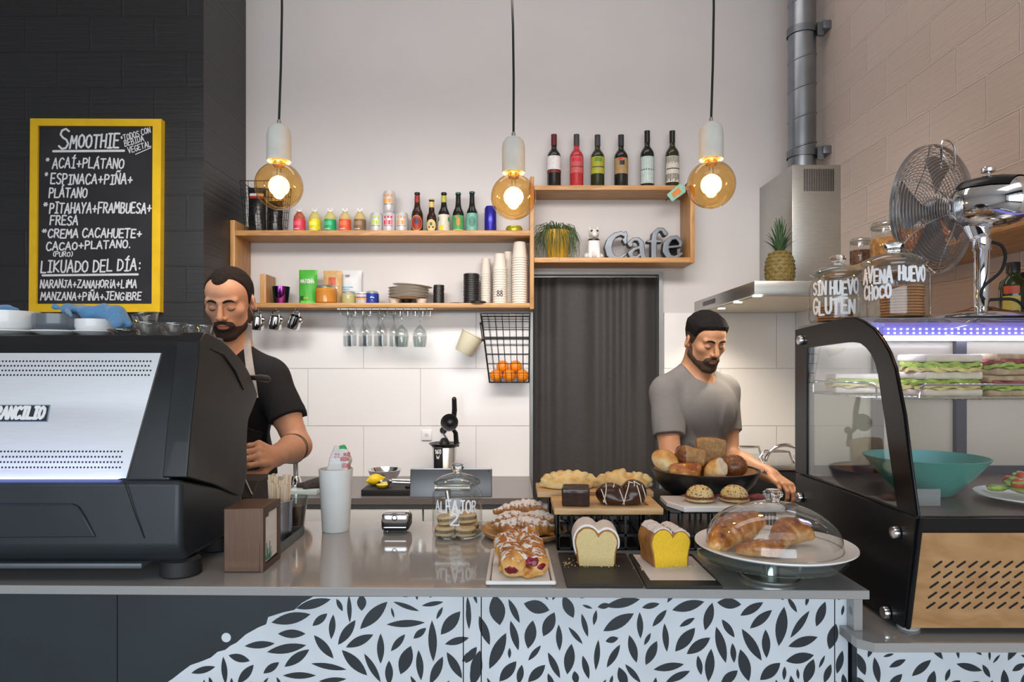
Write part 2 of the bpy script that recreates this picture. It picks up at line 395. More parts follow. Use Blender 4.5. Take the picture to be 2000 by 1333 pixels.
# ---------------- hand lettering ----------------
GL = {
 'A': [[(0, 0), (.35, 1), (.7, 0)], [(.1, .36), (.6, .36)]], 'B': [[(.05, 0), (.05, 1), (.5, .95), (.55, .7), (.4, .53), (.05, .53)], [(.4, .53), (.65, .35), (.6, .1), (.4, 0), (.05, 0)]],
 'C': [[(.65, .85), (.45, 1), (.2, .93), (.03, .6), (.05, .25), (.25, 0), (.5, .02), (.67, .18)]], 'D': [[(.05, 0), (.05, 1), (.4, .95), (.65, .7), (.65, .3), (.4, .04), (.05, 0)]],
 'E': [[(.6, 1), (.05, 1), (.05, 0), (.62, 0)], [(.05, .52), (.5, .52)]], 'F': [[(.65, 1), (.05, 1), (.05, 0)], [(.05, .52), (.5, .52)]],
 'G': [[(.65, .85), (.45, 1), (.2, .93), (.03, .6), (.05, .25), (.25, 0), (.5, .02), (.66, .2), (.66, .42), (.4, .42)]], 'H': [[(.05, 0), (.05, 1)], [(.62, 0), (.62, 1)], [(.05, .5), (.62, .5)]],
 'I': [[(.3, 0), (.3, 1)], [(.08, 1), (.52, 1)], [(.08, 0), (.52, 0)]], 'i': [[(.2, 0), (.2, .7)], [(.2, .92), (.2, .97)]], 'J': [[(.45, 1), (.45, .2), (.3, 0), (.1, .05), (.02, .22)], [(.2, 1), (.65, 1)]],
 'K': [[(.05, 0), (.05, 1)], [(.6, 1), (.05, .48), (.65, 0)]], 'L': [[(.05, 1), (.05, 0), (.6, 0)]], 'M': [[(0, 0), (.1, 1), (.38, .4), (.68, 1), (.78, 0)]],
 'N': [[(.03, 0), (.05, 1), (.6, 0), (.64, 1)]], 'O': [[(.35, 1), (.1, .85), (.02, .5), (.1, .15), (.35, 0), (.6, .15), (.68, .5), (.6, .85), (.35, 1)]],
 'P': [[(.05, 0), (.05, 1), (.45, .98), (.63, .8), (.55, .55), (.05, .45)]], 'R': [[(.05, 0), (.05, 1), (.45, .98), (.6, .8), (.5, .55), (.05, .48)], [(.3, .5), (.66, 0)]],
 'S': [[(.6, .88), (.4, 1), (.15, .92), (.08, .72), (.25, .56), (.5, .45), (.63, .25), (.5, .04), (.25, 0), (.04, .14)]], 'T': [[(0, 1), (.68, 1)], [(.34, 1), (.34, 0)]],
 'U': [[(.05, 1), (.05, .25), (.2, .02), (.45, .02), (.62, .25), (.62, 1)]], 'V': [[(0, 1), (.33, 0), (.66, 1)]], 'Y': [[(0, 1), (.33, .5)], [(.66, 1), (.33, .5), (.25, 0)]],
 'W': [[(0, 1), (.18, 0), (.4, .65), (.6, 0), (.8, 1)]], 'Z': [[(.05, 1), (.6, 1), (.04, 0), (.64, 0)]], 'X': [[(0, 0), (.6, 1)], [(0, 1), (.6, 0)]],
 '+': [[(.08, .42), (.62, .42)], [(.35, .15), (.35, .72)]], '*': [[(.1, .62), (.45, .62)], [(.18, .45), (.37, .8)], [(.18, .8), (.37, .45)]], ':': [[(.2, .2), (.2, .25)], [(.2, .65), (.2, .7)]],
 '.': [[(.1, 0), (.1, .05)]], '(': [[(.4, 1), (.2, .7), (.2, .3), (.4, 0)]], ')': [[(.1, 1), (.3, .7), (.3, .3), (.1, 0)]], "'": [[(.15, 1), (.1, .8)]], ' ': [],
 '8': [[(.33, .54), (.12, .68), (.12, .9), (.33, 1), (.54, .9), (.54, .68), (.33, .54), (.08, .36), (.08, .12), (.33, 0), (.58, .12), (.58, .36), (.33, .54)]],
 '1': [[(.15, .8), (.35, 1), (.35, 0)]], '6': [[(.55, 1), (.2, .7), (.08, .3), (.2, .03), (.45, .03), (.58, .25), (.42, .48), (.1, .36)]], '0': [[(.35, 1), (.1, .75), (.1, .25), (.35, 0), (.6, .25), (.6, .75), (.35, 1)]],
 '2': [[(.08, .8), (.3, 1), (.55, .85), (.5, .6), (.06, 0), (.62, 0)]],
}
ACC = {'Í': ('I', [(.25, 1.12), (.42, 1.3)]), 'Á': ('A', [(.3, 1.1), (.5, 1.28)]), 'Ñ': ('N', [(.12, 1.16), (.28, 1.26), (.4, 1.16), (.56, 1.26)])}
def letters(mb, text, f, u0, u1, v0, h, w, m=0, slant=.0, jit=.03, seg=1, rnd=random):
    adv = []; x = 0; items = []
    for ch in text:
        st = GL[ACC[ch][0]] + [ACC[ch][1]] if ch in ACC else GL[ch]
        wd = max([p[0] for q in st for p in q], default=.25) + .2
        if ch in '+*': wd += .06
        items.append((x, st)); x += wd
    sx = (u1 - u0) / (x - .2)
    for x, st in items:
        jy = rnd.uniform(-jit, jit) * h; js = 1 + rnd.uniform(-jit, jit) * 1.5
        for q in st:
            pts = [Vector((u0 + sx * (x + p[0]) + slant * p[1] * h, v0 + jy + p[1] * h * js)) for p in q]
            stroke(mb, pts, w, f, m, seg)
_SN = [0]
def stroke(mb, pts, w, f0, m=0, seg=1):
    # every piece of a letter sits a hair above the one before, so no two coincide
    a0 = pts[0]; e = max(w, 1e-5) * .05; o_ = Vector(f0(a0.x, a0.y)); nn = (Vector(f0(a0.x + e, a0.y)) - o_).cross(Vector(f0(a0.x, a0.y + e)) - o_)
    nn = nn.normalized() if nn.length > 0 else Vector((0, -1, 0))
    def f(u, v):
        return Vector(f0(u, v)) + nn * (2.5e-6 * (_SN[0] % 240))
    for i, (a, b) in enumerate(zip(pts[:-1], pts[1:])):
        d = (b - a)
        if d.length < 1e-7: continue
        nrm = Vector((-d.y, d.x)).normalized() * w / 2
        vs = []; fs = []
        _SN[0] += 1
        for k in range(seg + 1):
            p = a + d * (k / seg); vs += [f(*(p + nrm)), f(*(p - nrm))]
        for k in range(seg): fs.append((2 * k, 2 * k + 1, 2 * k + 3, 2 * k + 2))
        mb.add(vs, fs, m)
    for p in pts:
        _SN[0] += 1
        vs = [f(p.x + w / 2 * math.cos(2 * PI * j / 10), p.y + w / 2 * math.sin(2 * PI * j / 10)) for j in range(10)]
        mb.add(vs, [tuple(range(10))], m)
def arc(c, r, a0, a1, n=12, plane='xz'):
    o = []
    for i in range(n + 1):
        a = R(a0 + (a1 - a0) * i / n); u, v = r * math.cos(a), r * math.sin(a)
        o.append(Vector((c[0] + u, c[1], c[2] + v)) if plane == 'xz' else Vector((c[0], c[1] + u, c[2] + v)) if plane == 'yz' else Vector((c[0] + u, c[1] + v, c[2])))
    return o

# ---------------- shared materials ----------------
m_steel = M('brushed_steel', (.62, .62, .61), .3, 1, .08, 40, stretch=(1, 1, 8))
m_chrome = M('chrome', (.82, .82, .83), .07, 1, .02)
m_blackp = M('black_plastic', (.012, .012, .013), .35, 0, .2)
m_blackm = M('black_matt', (.016, .016, .017), .6, 0, .2, bump=.1, bscale=200)
m_white = M('white_ceramic', (.80, .80, .79), .18, 0, .02)
m_wood = wood('oak_board', (.37, .17, .052), (.56, .31, .115), (4, 40, 40))
m_woodv = wood('oak_upright', (.37, .17, .052), (.56, .31, .115), (40, 40, 4))
m_lightwood = wood('beech', (.52, .30, .12), (.68, .45, .22), (3, 30, 30))
g_clear = thin_glass('clear_glass', (.965, .975, .97), 1.5, gl=1.2)
g_rim = thin_glass('glass_rim', (.86, .9, .89), 1.6, gl=1.6)
# =====================================================================
# THE SETTING
# =====================================================================
m_plaster = M('white_plaster', (.62, .60, .595), .75, 0, .02, 3, bump=.05, bscale=30)
m_tile = M('white_gloss_tile', (.80, .79, .785), .12, 0, .01, 3)
m_grout = M('tile_grout', (.50, .49, .48), .8, 0, .05)
m_floor = M('floor_concrete', (.30, .28, .26), .5, 0, .15, 4)
m_ceil = M('ceiling_paint', (.62, .60, .59), .8, 0, .02)
WY = 3.67          # back wall
PX = -1.43; PY = 3.165   # corner of the dark pillar wall
RX = 1.56          # right wall
def simple(name, x0, x1, y0, y1, z0, z1, m): return struct(MB().box(x0, x1, y0, y1, z0, z1).build(name, m))
# back wall with the doorway cut out of it
b = MB(); b.box(-3.2, .10, WY, WY + .12, 0, 3.9); b.box(.80, 1.9, WY, WY + .12, 0, 3.9); b.box(.10, .80, WY, WY + .12, 2.005, 3.9)
struct(b.build('wall_back', m_plaster))
struct(MB().box(-4.2, PX, PY, WY - .001, 0, 3.9).build('wall_left', brick_paint('dark_painted_brick', (.021, .0215, .023), 0, (.018, .018, .02), .55, .42, 1.3)))
struct(MB().box(RX, RX + .12, -2.6, WY, 0, 3.9).build('wall_right', brick_paint('pale_painted_brick', (.58, .49, .435), 1, (.63, .545, .49), .8, .6, .9)))
struct(MB().box(-4.3, -4.2, -2.6, WY, 0, 3.9).build('wall_far_left', m_plaster))
simple('floor', -4.3, 1.9, -2.6, 4.6, -.1, 0, m_floor)
simple('ceiling', -4.3, 1.9, -2.6, 4.6, 3.9, 4.0, m_ceil)
# glazed shop front behind the camera
b = MB()
for x in (-4.15, -2.6, -1.2, .2, 1.5): b.box(x - .04, x + .04, -2.6, -2.52, 0, 3.2)
b.box(-4.2, 1.56, -2.6, -2.52, 2.3, 2.38); b.box(-4.2, 1.56, -2.6, -2.52, 3.15, 3.9); b.box(-4.2, 1.56, -2.6, -2.52, 0, .35)
struct(b.build('window_1', m_blackm))
# tiled splashback: tiles as raised faces over a grout sheet
def tiles(name, x0, x1, z0, z1, offs, y=None, X=None):
    mb = MB(); g = .0012; t = .012; rows = []
    zt = 1.496; zz = [zt + .308 * k for k in range(-6, 3)]
    if X is None: mb.box(x0, x1, y + .004, y + t, z0, z1, 1)
    else: mb.box(X - t, X - .004, x0, x1, z0, z1, 1) if False else mb.box(X + .004, X + t, x0, x1, z0, z1, 1)
    for r, za in enumerate(zz):
        a, c = max(za, z0), min(za + .308, z1)
        if c - a < .01: continue
        xs = [offs[r % 2] + .603 * k for k in range(-6, 8)]
        for xa in xs:
            p, q = max(xa, x0), min(xa + .603, x1)
            if q - p < .01: continue
            if X is None: mb.box(p + g, q - g, y, y + .006, a + g, c - g, 0)
            else: mb.box(X, X + .006, p + g, q - g, a + g, c - g, 0)
    return struct(mb.build(name, [m_tile, m_grout], smooth=10))
X711 = (711 - 1000) / F * WY; X603 = (603 - 1000) / F * WY
tiles('trim_1', PX, .095, .9, 1.797, (X711, X603), y=WY - .012)
X1405 = (1405 - 1000) / F * WY; X1515 = (1515 - 1000) / F * WY
tiles('trim_2', .815, 1.52, .9, 1.795, (X1515, X1405), y=WY - .012)
tiles('trim_3', 2.75, WY - .012, .9, 1.795, (3.0, 3.3), X=1.52)
struct(MB().box(1.5325, RX, 2.75, WY - .001, .9, 1.795).build('trim_4', m_grout))
# doorway frame and the dark passage behind it
b = MB(); m_frame = M('grey_metal_frame', (.30, .31, .31), .4, .6, .05)
b.ring([(.096, 0), (.806, 0), (.806, 2.014), (.096, 2.014)], [(.112, .0001), (.786, .0001), (.786, 1.999), (.112, 1.999)], WY - .022, WY - .0005, 'y'); b.ring([(.1005, .001), (.7995, .001), (.7995, 2.0045), (.1005, 2.0045)], [(.112, .0015), (.786, .0015), (.786, 1.999), (.112, 1.999)], WY - .0004, WY + .12, 'y')
struct(b.build('door_1', m_frame))
simple('wall_passage', -.1, 1.0, 4.45, 4.5, 0, 2.3, M('passage_dark', (.05, .05, .05), .8))
# ---- grey curtain in the doorway (pleated cloth sheet)
mb = MB(); n = 120; vs = []; fs = []
for k in range(2):
    for i in range(n + 1):
        u = i / n; x = .116 + u * .666
        yy = WY + .045 + .006 * math.sin(u * 44 + 2.2 * math.sin(u * 9)) + .010 * math.sin(u * 13 + 1)
        for zz in (.02, 1.0, 1.99): vs.append((x, yy + k * .004, zz))
for k in range(2):
    for i in range(n):
        for j in range(2):
            a = k * (n + 1) * 3 + i * 3 + j; fs.append((a, a + 3, a + 4, a + 1))
mb.add(vs, fs)
m_curt = M('grey_curtain_cloth', (.036, .033, .032), .6, 0, .1, 60, bump=.05, bscale=300, sheen=.2)
tag(mb.build('curtain', m_curt, smooth=80), 'dark grey pleated curtain hanging in the doorway', 'curtain')
tag(MB().tube([(.113, WY + .05, 1.995), (.785, WY + .05, 1.995)], .006, 10).build('curtain_rod', m_steel), 'thin steel rod carrying the grey doorway curtain', 'rod')

# =====================================================================
# BAR COUNTER
# =====================================================================
CZ = 1.10
m_stone = M('grey_worktop_stone', (.34, .335, .33), .07, 0, .04, 500, spec=.8, coat=.3)
m_edge = m_stone
XR = .652
FL = lambda x: 1.256 - .019 * (x + 0)    # front edge, slightly skewed
fr = [(-2.3, FL(-2.3)), (XR, FL(XR))]
b = MB(); b.prism([(-2.3, 1.80), (XR - .006, 1.80), (XR, FL(XR)), (-2.3, FL(-2.3))], CZ - .0165, CZ, 'z')
o = b.build('worktop', m_stone, smooth=20)
o.location = (0, 0, 0)
bv = o.modifiers.new('bevel', 'BEVEL'); bv.width = .0015; bv.segments = 2
tag(o, 'long grey stone worktop of the bar carrying machine and pastries', 'worktop')
o = MB().prism([(.618, 1.225), (.64, 1.205), (1.5, 1.205), (1.5, 1.78), (.618, 1.78)], 1.0035, 1.02, 'z').build('lower_worktop', m_stone, smooth=20)
tag(o, 'lower grey stone slab at right under the glass display case', 'worktop')
# base cabinet with the painted front panels
root = thing('bar_counter', 'dark bar front with white spray painted leaf mural under the worktop', 'counter', (-.6, 1.30, 0))
off = root.location
m_panel = M('slate_blue_panel', (.019, .027, .034), .45, 0, .1, 8)
m_paint = M('white_spray_paint', (.62, .67, .72), .55, 0, .07, 9)
PYf = 1.29
def PX_(px): return (px - 1000) / F * PYf
def PZ_(py): return 1.51 - (py - CY) / F * PYf
LA = """1225,160,130,28,-15 1137,217,145,34,-12 1250,222,70,22,-40 1298,250,90,20,-85 1365,180,100,14,88 1413,155,60,28,90 1460,205,140,36,-45 1587,170,100,14,20 1690,160,80,14,-10 1585,237,140,22,-3 1140,277,100,26,0 1015,320,110,22,-5 1120,335,145,28,-10 1355,272,110,28,-55 1405,305,110,28,-25 1265,328,110,26,50 1487,335,110,22,90 1555,312,80,20,-50 1640,275,60,20,-40 1690,305,150,26,88 1760,235,110,36,-50 1785,305,90,22,-15 1830,180,90,14,85 935,372,80,24,15 1160,372,110,28,-35 795,418,90,20,-15 877,420,100,18,85 960,435,90,26,-50 1060,410,70,22,-35 1170,440,120,20,0 1285,405,130,18,10 1385,390,130,32,45 1455,410,120,20,60 1520,430,90,24,90 1585,380,110,40,-70 1640,400,110,22,85 1705,420,110,28,-65 1775,400,110,26,60 1830,365,60,22,-40 1300,458,100,16,-5 1860,420,120,34,-75"""
LB = """38,255,130,20,88 178,230,140,60,80 260,235,120,24,65 370,215,120,50,15 525,215,110,40,65 790,195,160,36,-12 1110,210,150,40,-15 1310,198,110,40,5 1420,225,120,32,-30 1465,275,130,34,-40 1210,262,130,36,-75 1105,290,80,20,-30 970,270,100,24,-50 875,305,120,24,88 770,290,160,44,-30 655,268,70,16,-80 605,305,110,20,75 560,355,100,18,50 480,365,120,24,88 430,300,120,44,-65 340,350,130,44,-80 262,355,140,28,75 180,430,180,44,-65 115,330,140,32,70 50,450,90,30,-55 75,500,140,40,-75 1000,365,130,24,85 1095,375,140,44,-50 1160,405,130,40,-35 1270,400,170,36,75 1305,320,100,26,55 1420,400,170,36,58 1490,395,130,32,88 1565,310,180,44,-82 1655,300,150,26,-55 1757,250,120,34,-70 1670,385,140,36,-18 1655,465,130,40,-12 1815,360,120,40,-75 840,420,130,32,75 930,440,120,36,-65 745,455,120,26,-60 665,450,140,22,-85 530,470,140,40,-82 455,500,130,26,65 360,440,90,20,-50 370,540,110,36,-45 230,530,120,40,-50 610,510,110,24,75 1015,508,140,30,-10 840,540,110,22,50 1060,555,120,28,-25 1215,500,150,36,-85 1165,500,90,22,80 1385,500,150,44,75 1510,530,120,44,-40 1700,530,120,40,-70 1790,540,90,26,-70 790,560,100,36,70 1330,440,90,22,85 1310,560,100,36,-40 738,375,60,24,-15 700,210,60,22,-10 290,545,90,26,-80 560,560,60,26,80"""
LC = """430,1170,140,44,70 530,1210,160,36,80 665,1165,110,30,-25 820,1195,150,40,-40 650,1280,120,40,-45 885,1280,130,44,-75 990,1240,80,22,-70 1130,1190,160,36,15 1030,1310,100,44,-40 1150,1310,100,36,-30 1360,1280,140,40,85 1500,1270,140,50,-65 430,1300,100,40,60 760,1330,90,30,30 1260,1330,110,30,-70 1240,1215,90,26,60 1450,1190,90,30,-30"""
def leafpoly(cx, cy, ln, wd, an):
    pts = []; n = 9; k = 1.0
    for sgn, rng in ((1, range(n)), (-1, range(n - 1, -1, -1))):
        for i in rng:
            t = i / (n - 1)
            if sgn < 0 and i in (0, n - 1): continue
            x = (t - .5) * ln; y = sgn * wd / 2 * (math.sin(PI * t) ** .85)
            a = R(an); pts.append((cx + x * math.cos(a) - y * math.sin(a), cy + x * math.sin(a) + y * math.cos(a)))
    return pts
LEAVES = []; SPINES = []
for src, fx in ((LA, lambda x, y: (x / 2, 1100 + y / 2)), (LB, lambda x, y: (900 + x / 2.5, 1100 + y / 2.5)), (LC, lambda x, y: (1540 + x / 3.39, 940 + y / 3.39))):
    for t in src.split():
        a = [float(v) for v in t.split(',')]; a[2] *= 1.08; a[3] *= 1.3
        LEAVES.append([(PX_(fx(*p)[0]), PZ_(fx(*p)[1])) for p in leafpoly(*a)])
        for k in range(9):
            u = (k - 4) / 8 * a[2]; q = fx(a[0] + u * math.cos(R(a[4])), a[1] + u * math.sin(R(a[4]))); e = fx(0, a[3] / 2 * math.sin(PI * (.06 + .88 * k / 8))); e0 = fx(0, 0)
            SPINES.append((PX_(q[0]), PZ_(q[1]), (e[1] - e0[1]) / F * PYf))
# smaller leaves sprayed into the gaps of the mural
SP = np.array(SPINES); added = 0
for k in range(9000):
    cx, cy = random.uniform(PX_(370), PX_(2000)), random.uniform(.90, 1.085); ln, an = random.choice((.055, .045, .034, .026, .020)), random.choice((-80, -65, -45, -25, 20, 50, 70, 88)) + random.uniform(-9, 9); wd = ln * random.uniform(.22, .34)
    if cx < .8 and (cx - PX_(330)) / (PX_(612) - PX_(330)) * (PZ_(1166) - PZ_(1333)) + PZ_(1333) < cy + .03: continue
    pts = np.array([(cx + u * ln * math.cos(R(an)), cy + u * ln * math.sin(R(an)), wd / 2 * math.cos(u * PI * .92)) for u in (-.5, -.35, -.18, 0, .18, .35, .5)])
    dd = np.hypot(pts[:, 0][:, None] - SP[None, :, 0], pts[:, 1][:, None] - SP[None, :, 1]) - pts[:, 2][:, None] - SP[None, :, 2]
    if dd.min() < .0065: continue
    SP = np.vstack([SP, pts]); LEAVES.append(leafpoly(cx, cy, ln, wd, an)); added += 1
# more of the same mural below the picture's lower edge
for k in range(130):
    cx, cy = random.uniform(-1.3, 1.35), random.uniform(.0, .89)
    if cx < -.66 - .35 * (1 - cy): continue
    LEAVES.append([(cx + (p[0]) * .001, cy + p[1] * .001) for p in leafpoly(0, 0, random.uniform(45, 75), random.uniform(10, 17), random.choice((-70, -50, -30, 60, 85, 10)))])
def clip(poly, a, lo, hi):
    for sgn, lim in ((1, lo), (-1, hi)):
        o = []
        for i in range(len(poly)):
            p, q = poly[i - 1], poly[i]; dp, dq = sgn * (p[a] - lim), sgn * (q[a] - lim)
            if (dp >= 0) != (dq >= 0):
                t = dp / (dp - dq); o.append((p[0] + t * (q[0] - p[0]), p[1] + t * (q[1] - p[1])))
            if dq >= 0: o.append(q)
        poly = o
        if len(poly) < 3: return []
    return poly
edge = [(612, 1166), (590, 1178), (575, 1192), (552, 1197), (524, 1206), (520, 1220), (505, 1226), (480, 1240), (462, 1256), (450, 1262), (440, 1270), (425, 1274), (412, 1285), (395, 1292), (372, 1300), (352, 1315), (338, 1326), (326, 1334)]
WH = [(PX_(x), PZ_(y)) for x, y in edge] + [(-.80, .75), (-1.0, .45), (-1.2, 0.02), (.40, 0.02), (.4, PZ_(1166))]
px229, px905, px940, px1630, px1655 = [PX_(v) for v in (229, 905, 940, 1630, 1657)]
def panel(x0, x1, z1, yf, white, extra=()):
    mb = MB(off); mb.box(x0 + .0008, x1 - .0008, yf, yf + .018, .02, z1, 0)
    if white is not None:
        c = clip(clip(white, 0, x0 + .001, x1 - .001), 1, .02, z1 - .0005)
        if c: mb.add([(x, yf - .0004, z) for x, z in c], [tuple(range(len(c)))], 1)
        for cx, cy, r in extra: mb.add([(PX_(cx) + r * math.cos(k * PI / 8), yf - .0004, PZ_(cy) + r * math.sin(k * PI / 8)) for k in range(16)], [tuple(range(16))], 1)
        for li, lf in enumerate(LEAVES):
            c = clip(clip(lf, 0, x0 + .001, x1 - .001), 1, .02, z1 - .0005)
            if c: mb.add([(x, yf - .0007 - li * 2e-6, z) for x, z in c], [tuple(range(len(c)))], 0)
    return mb.build('front_panel', [m_panel, m_paint], root, smooth=20)
rect = lambda a, c: [(a, 0.02), (c, 0.02), (c, 1.2), (a, 1.2)]
p = panel(-2.3, px229, CZ - .017, PYf, None); p['label'] = 'plain dark blue front panel'
panel(px229, px905, CZ - .017, PYf, WH, [(442, 1246, .009)])
p = panel(px905, px940, CZ - .017, PYf, rect(px905, px940)); p['label'] = 'narrow strip panel of the leaf mural'
panel(px940, px1630, CZ - .017, PYf, rect(px940, px1630))
panel(px1630, px1655, CZ - .017, PYf, rect(px1630, px1655))
panel(px1655 + .001, 1.5, 1.003, 1.262, rect(px1655, 1.5))
b = MB(off); b.box(-2.3, .60, 1.31, 1.70, .02, CZ - .017); b.box(.60, 1.5, 1.31, 1.72, .02, 1.003)
b.build('carcass', m_panel, root)
b = MB(off); b.box(.632, .648, 1.262, 1.76, 1.0205, CZ - .0168); pb = b.build('end_panel', m_stone, root); pb['label'] = 'grey stone upright closing the step'

# =====================================================================
# BACK COUNTER
# =====================================================================
m_bwork = M('dark_grey_back_worktop', (.17, .15, .14), .3, 0, .05, 200)
m_cab = M('white_cabinet', (.74, .75, .73), .3, 0, .02)
tag(MB().box(PX, .095, 3.05, WY - .013, .89, .918).build('back_worktop', m_bwork), 'brown grey worktop along the tiled back wall', 'worktop')
BZ = .918
cabx = [PX, -.98, -.40, .09]
cabl = ['white kitchen cabinet at left behind the espresso machine', 'white kitchen cabinet behind the milk cup and card reader', 'white kitchen cabinet behind the cookie jar beside the curtain']
for i in range(3):
    x0, x1 = cabx[i] + .001, cabx[i + 1] - .001
    r = thing('kitchen_cabinet', cabl[i], 'cabinet', ((x0 + x1) / 2, 3.35, 0), 'white cabinets under the back worktop'); of = r.location
    MB(of).box(x0, x1, 3.09, WY - .02, .08, .889).build('body', m_cab, r)
    d = MB(of).box(x0 + .003, x1 - .003, 3.068, 3.088, .77, .865, 0, .002).build('drawer', m_cab, r)
    MB(of).box(x0 + .04, x1 - .04, 3.05, 3.068, .774, .782, 0, .002).build('handle', m_steel, d)
    d = MB(of).box(x0 + .003, x1 - .003, 3.068, 3.088, .085, .765, 0, .002).build('door', m_cab, r)
    MB(of).box(x0 + .003, x1 - .003, 3.1, 3.6, .0, .08).build('plinth', m_blackm, r)
# right kitchen unit with stove
tag(MB().box(.83, 1.519, 3.05, WY - .013, .87, .90).build('corner_worktop', m_bwork), 'dark worktop in the kitchen corner under the hood', 'worktop')
r = thing('corner_cabinet', 'grey kitchen cabinet under the corner worktop', 'cabinet', (1.17, 3.3, 0)); of = r.location
MB(of).box(.84, 1.515, 3.09, WY - .02, 0, .869).build('body', m_cab, r); MB(of).box(.86, 1.5, 3.07, 3.088, .1, .86, 0, .002).build('door', m_cab, r)

# =====================================================================
# WOODEN WALL SHELVES
# =====================================================================
SY = WY - .21
def zf(py, Y=SY): return 1.51 - (py - CY) / F * Y
def xf(px, Y=SY): return (px - 1000) / F * Y
r = thing('wall_shelf', 'long open oak shelf with drinks above and jars inside', 'shelf', (-.65, WY - .001, zf(600))); of = r.location
T1 = zf(450); T2 = zf(592)
xl0, xl1, xr0, xr1 = PX + .001, PX + .026, xf(1035), xf(1043)
MB(of).box(xl0, xl1, SY, WY, zf(604), zf(430), 0, .002).build('side_panel', m_woodv, r)
MB(of).box(xr0, xr1, SY, WY, zf(604), zf(345), 0, .002).build('side_panel', m_woodv, r)
MB(of).box(xl1, xr0, SY, WY, T1 - .027, T1, 0, .002).build('upper_board', m_wood, r)
MB(of).box(xl1, xr0, SY, WY, T2 - .024, T2, 0, .002).build('lower_board', m_wood, r)
r = thing('box_shelf', 'square oak wall shelf with wine bottles on top above the curtain', 'shelf', (.52, WY - .001, zf(513))); of = r.location
T3 = zf(362); T4 = zf(503); x0, x1 = xr1 + .001, xf(1357)
MB(of).box(x1 - .023, x1, SY, WY, zf(513), zf(362), 0, .002).build('side_panel', m_woodv, r)
MB(of).box(x0, x1 - .023, SY, WY, T3 - .024, T3, 0, .002).build('upper_board', m_wood, r)
MB(of).box(x0, x1 - .023, SY, WY, T4 - .026, T4, 0, .002).build('lower_board', m_wood, r)
# shelf on the right wall
SRZ = 1.885
tag(MB().box(1.27, RX, 1.2, 2.78, 1.86, SRZ, 0, .002).build('side_shelf', wood('oak_side_shelf', (.36, .18, .07), (.55, .32, .14), (40, 4, 40))), 'oak shelf on the pale brick wall behind the fan, carrying glass jars', 'shelf')
tag(MB().box(1.17, RX, 1.735, 2.1, 1.60, 1.62, 0, .002).build('bottle_shelf', wood('oak_side_shelf', (0, 0, 0), (0, 0, 0))), 'small wooden shelf behind the fan base carrying oil bottles', 'shelf')

# =====================================================================
# HOOD, DUCT
# =====================================================================
m_hood = M('hood_steel', (.50, .50, .47), .36, 1, .06, 30, stretch=(1, 1, 10))
r = thing('extractor_hood', 'stainless kitchen extractor hood in the corner with pineapple on it', 'hood', (1.27, WY - .013, 1.795)); of = r.location
HB = 1.797; HT = 1.854; HYF = 2.76
b = MB(of); b.box(.98, RX - .001, HYF, WY - .001, HB, HT, 0, .003); b.build('canopy', m_hood, r)
b = MB(of); b.box(1.0, 1.54, HYF + .03, WY - .03, HB - .003, HB - .0005); b.build('underside', M('hood_filter', (.62, .55, .43), .4, .6, .05), r)
CHY = 3.24; CHT = zf(322, CHY)
b = MB(of); b.box(1.33, RX - .001, CHY, WY - .001, HT, CHT, 0, .002); b.build('chimney', m_hood, r)
b = MB(of)
for i in range(18): b.box(1.385 + i * .0082, 1.3885 + i * .0082, CHY - .0015, CHY - .0004, CHT - .125, CHT - .02)
o = b.build('vent_slots', m_blackp, r)
for k, (px, py) in enumerate(((1409, 603), (1441, 591), (1479, 579))):
    t = (715 - py) / F; Y = (HB - .004 - 1.51) / t; x = (px - 1000) / F * Y
    c = MB(of); c.lathe([(.024, 0), (.024, -.002), (.019, -.002)], (x, Y, HB - .0032)); c.lathe([(0, -.0015), (.019, -.0015)], (x, Y, HB - .0032), m=1)
    c.build('hood_lamp', [m_chrome, M('hood_lamp_glow', (1, 1, 1), .3, emit=(1, .93, .8), estr=40)], r)
    l = bpy.data.lights.new('hood_spot', 'SPOT'); l.energy = 9; l.spot_size = R(130); l.spot_blend = .6; l.color = (1, .86, .66); l.shadow_soft_size = .02
    lo = bpy.data.objects.new('hood_spot', l); COL.objects.link(lo); lo.location = (x, Y, HB - .012)
MB(of).box(.978, .9795, 3.3, 3.5, HB + .018, HB + .04).build('control_strip', m_blackp, r)
m_galv = M('galvanised_duct', (.30, .33, .36), .35, 1, .15, 6)
r = thing('ventilation_duct', 'round galvanised spiral duct rising from the extractor hood', 'duct', (1.452, 3.42, CHT)); of = r.location
rad = .066
b = MB(); prof = []
z = 0
while z < 3.9 - CHT:
    prof += [(rad, z), (rad, z + .135), (rad + .004, z + .138), (rad + .004, z + .142), (rad, z + .145)]; z += .146
prof = [p for p in prof if p[1] < 3.9 - CHT]
# shear the ring seams so they run as a shallow spiral
b.lathe(prof, n=40)
for v in b.v: v.z += .02 * math.cos(math.atan2(v.y, v.x)) if .01 < v.z < 3.85 - CHT else 0
b.build('pipe', m_galv, r)
m_br = M('bracket_grey', (.22, .24, .26), .4, .9, .1)
for zz in (zf(300, 3.4), zf(60, 3.4)):
    c = MB(of); c.lathe([(rad + .006, zz - .018), (rad + .006, zz + .018)], (1.452, 3.42, 0)); c.box(1.52, RX - .001, 3.33, 3.42, zz - .02, zz + .02, 0, .003); c.box(1.50, 1.53, 3.35, 3.36, zz - .045, zz + .02)
    c.build('bracket', m_br, r)
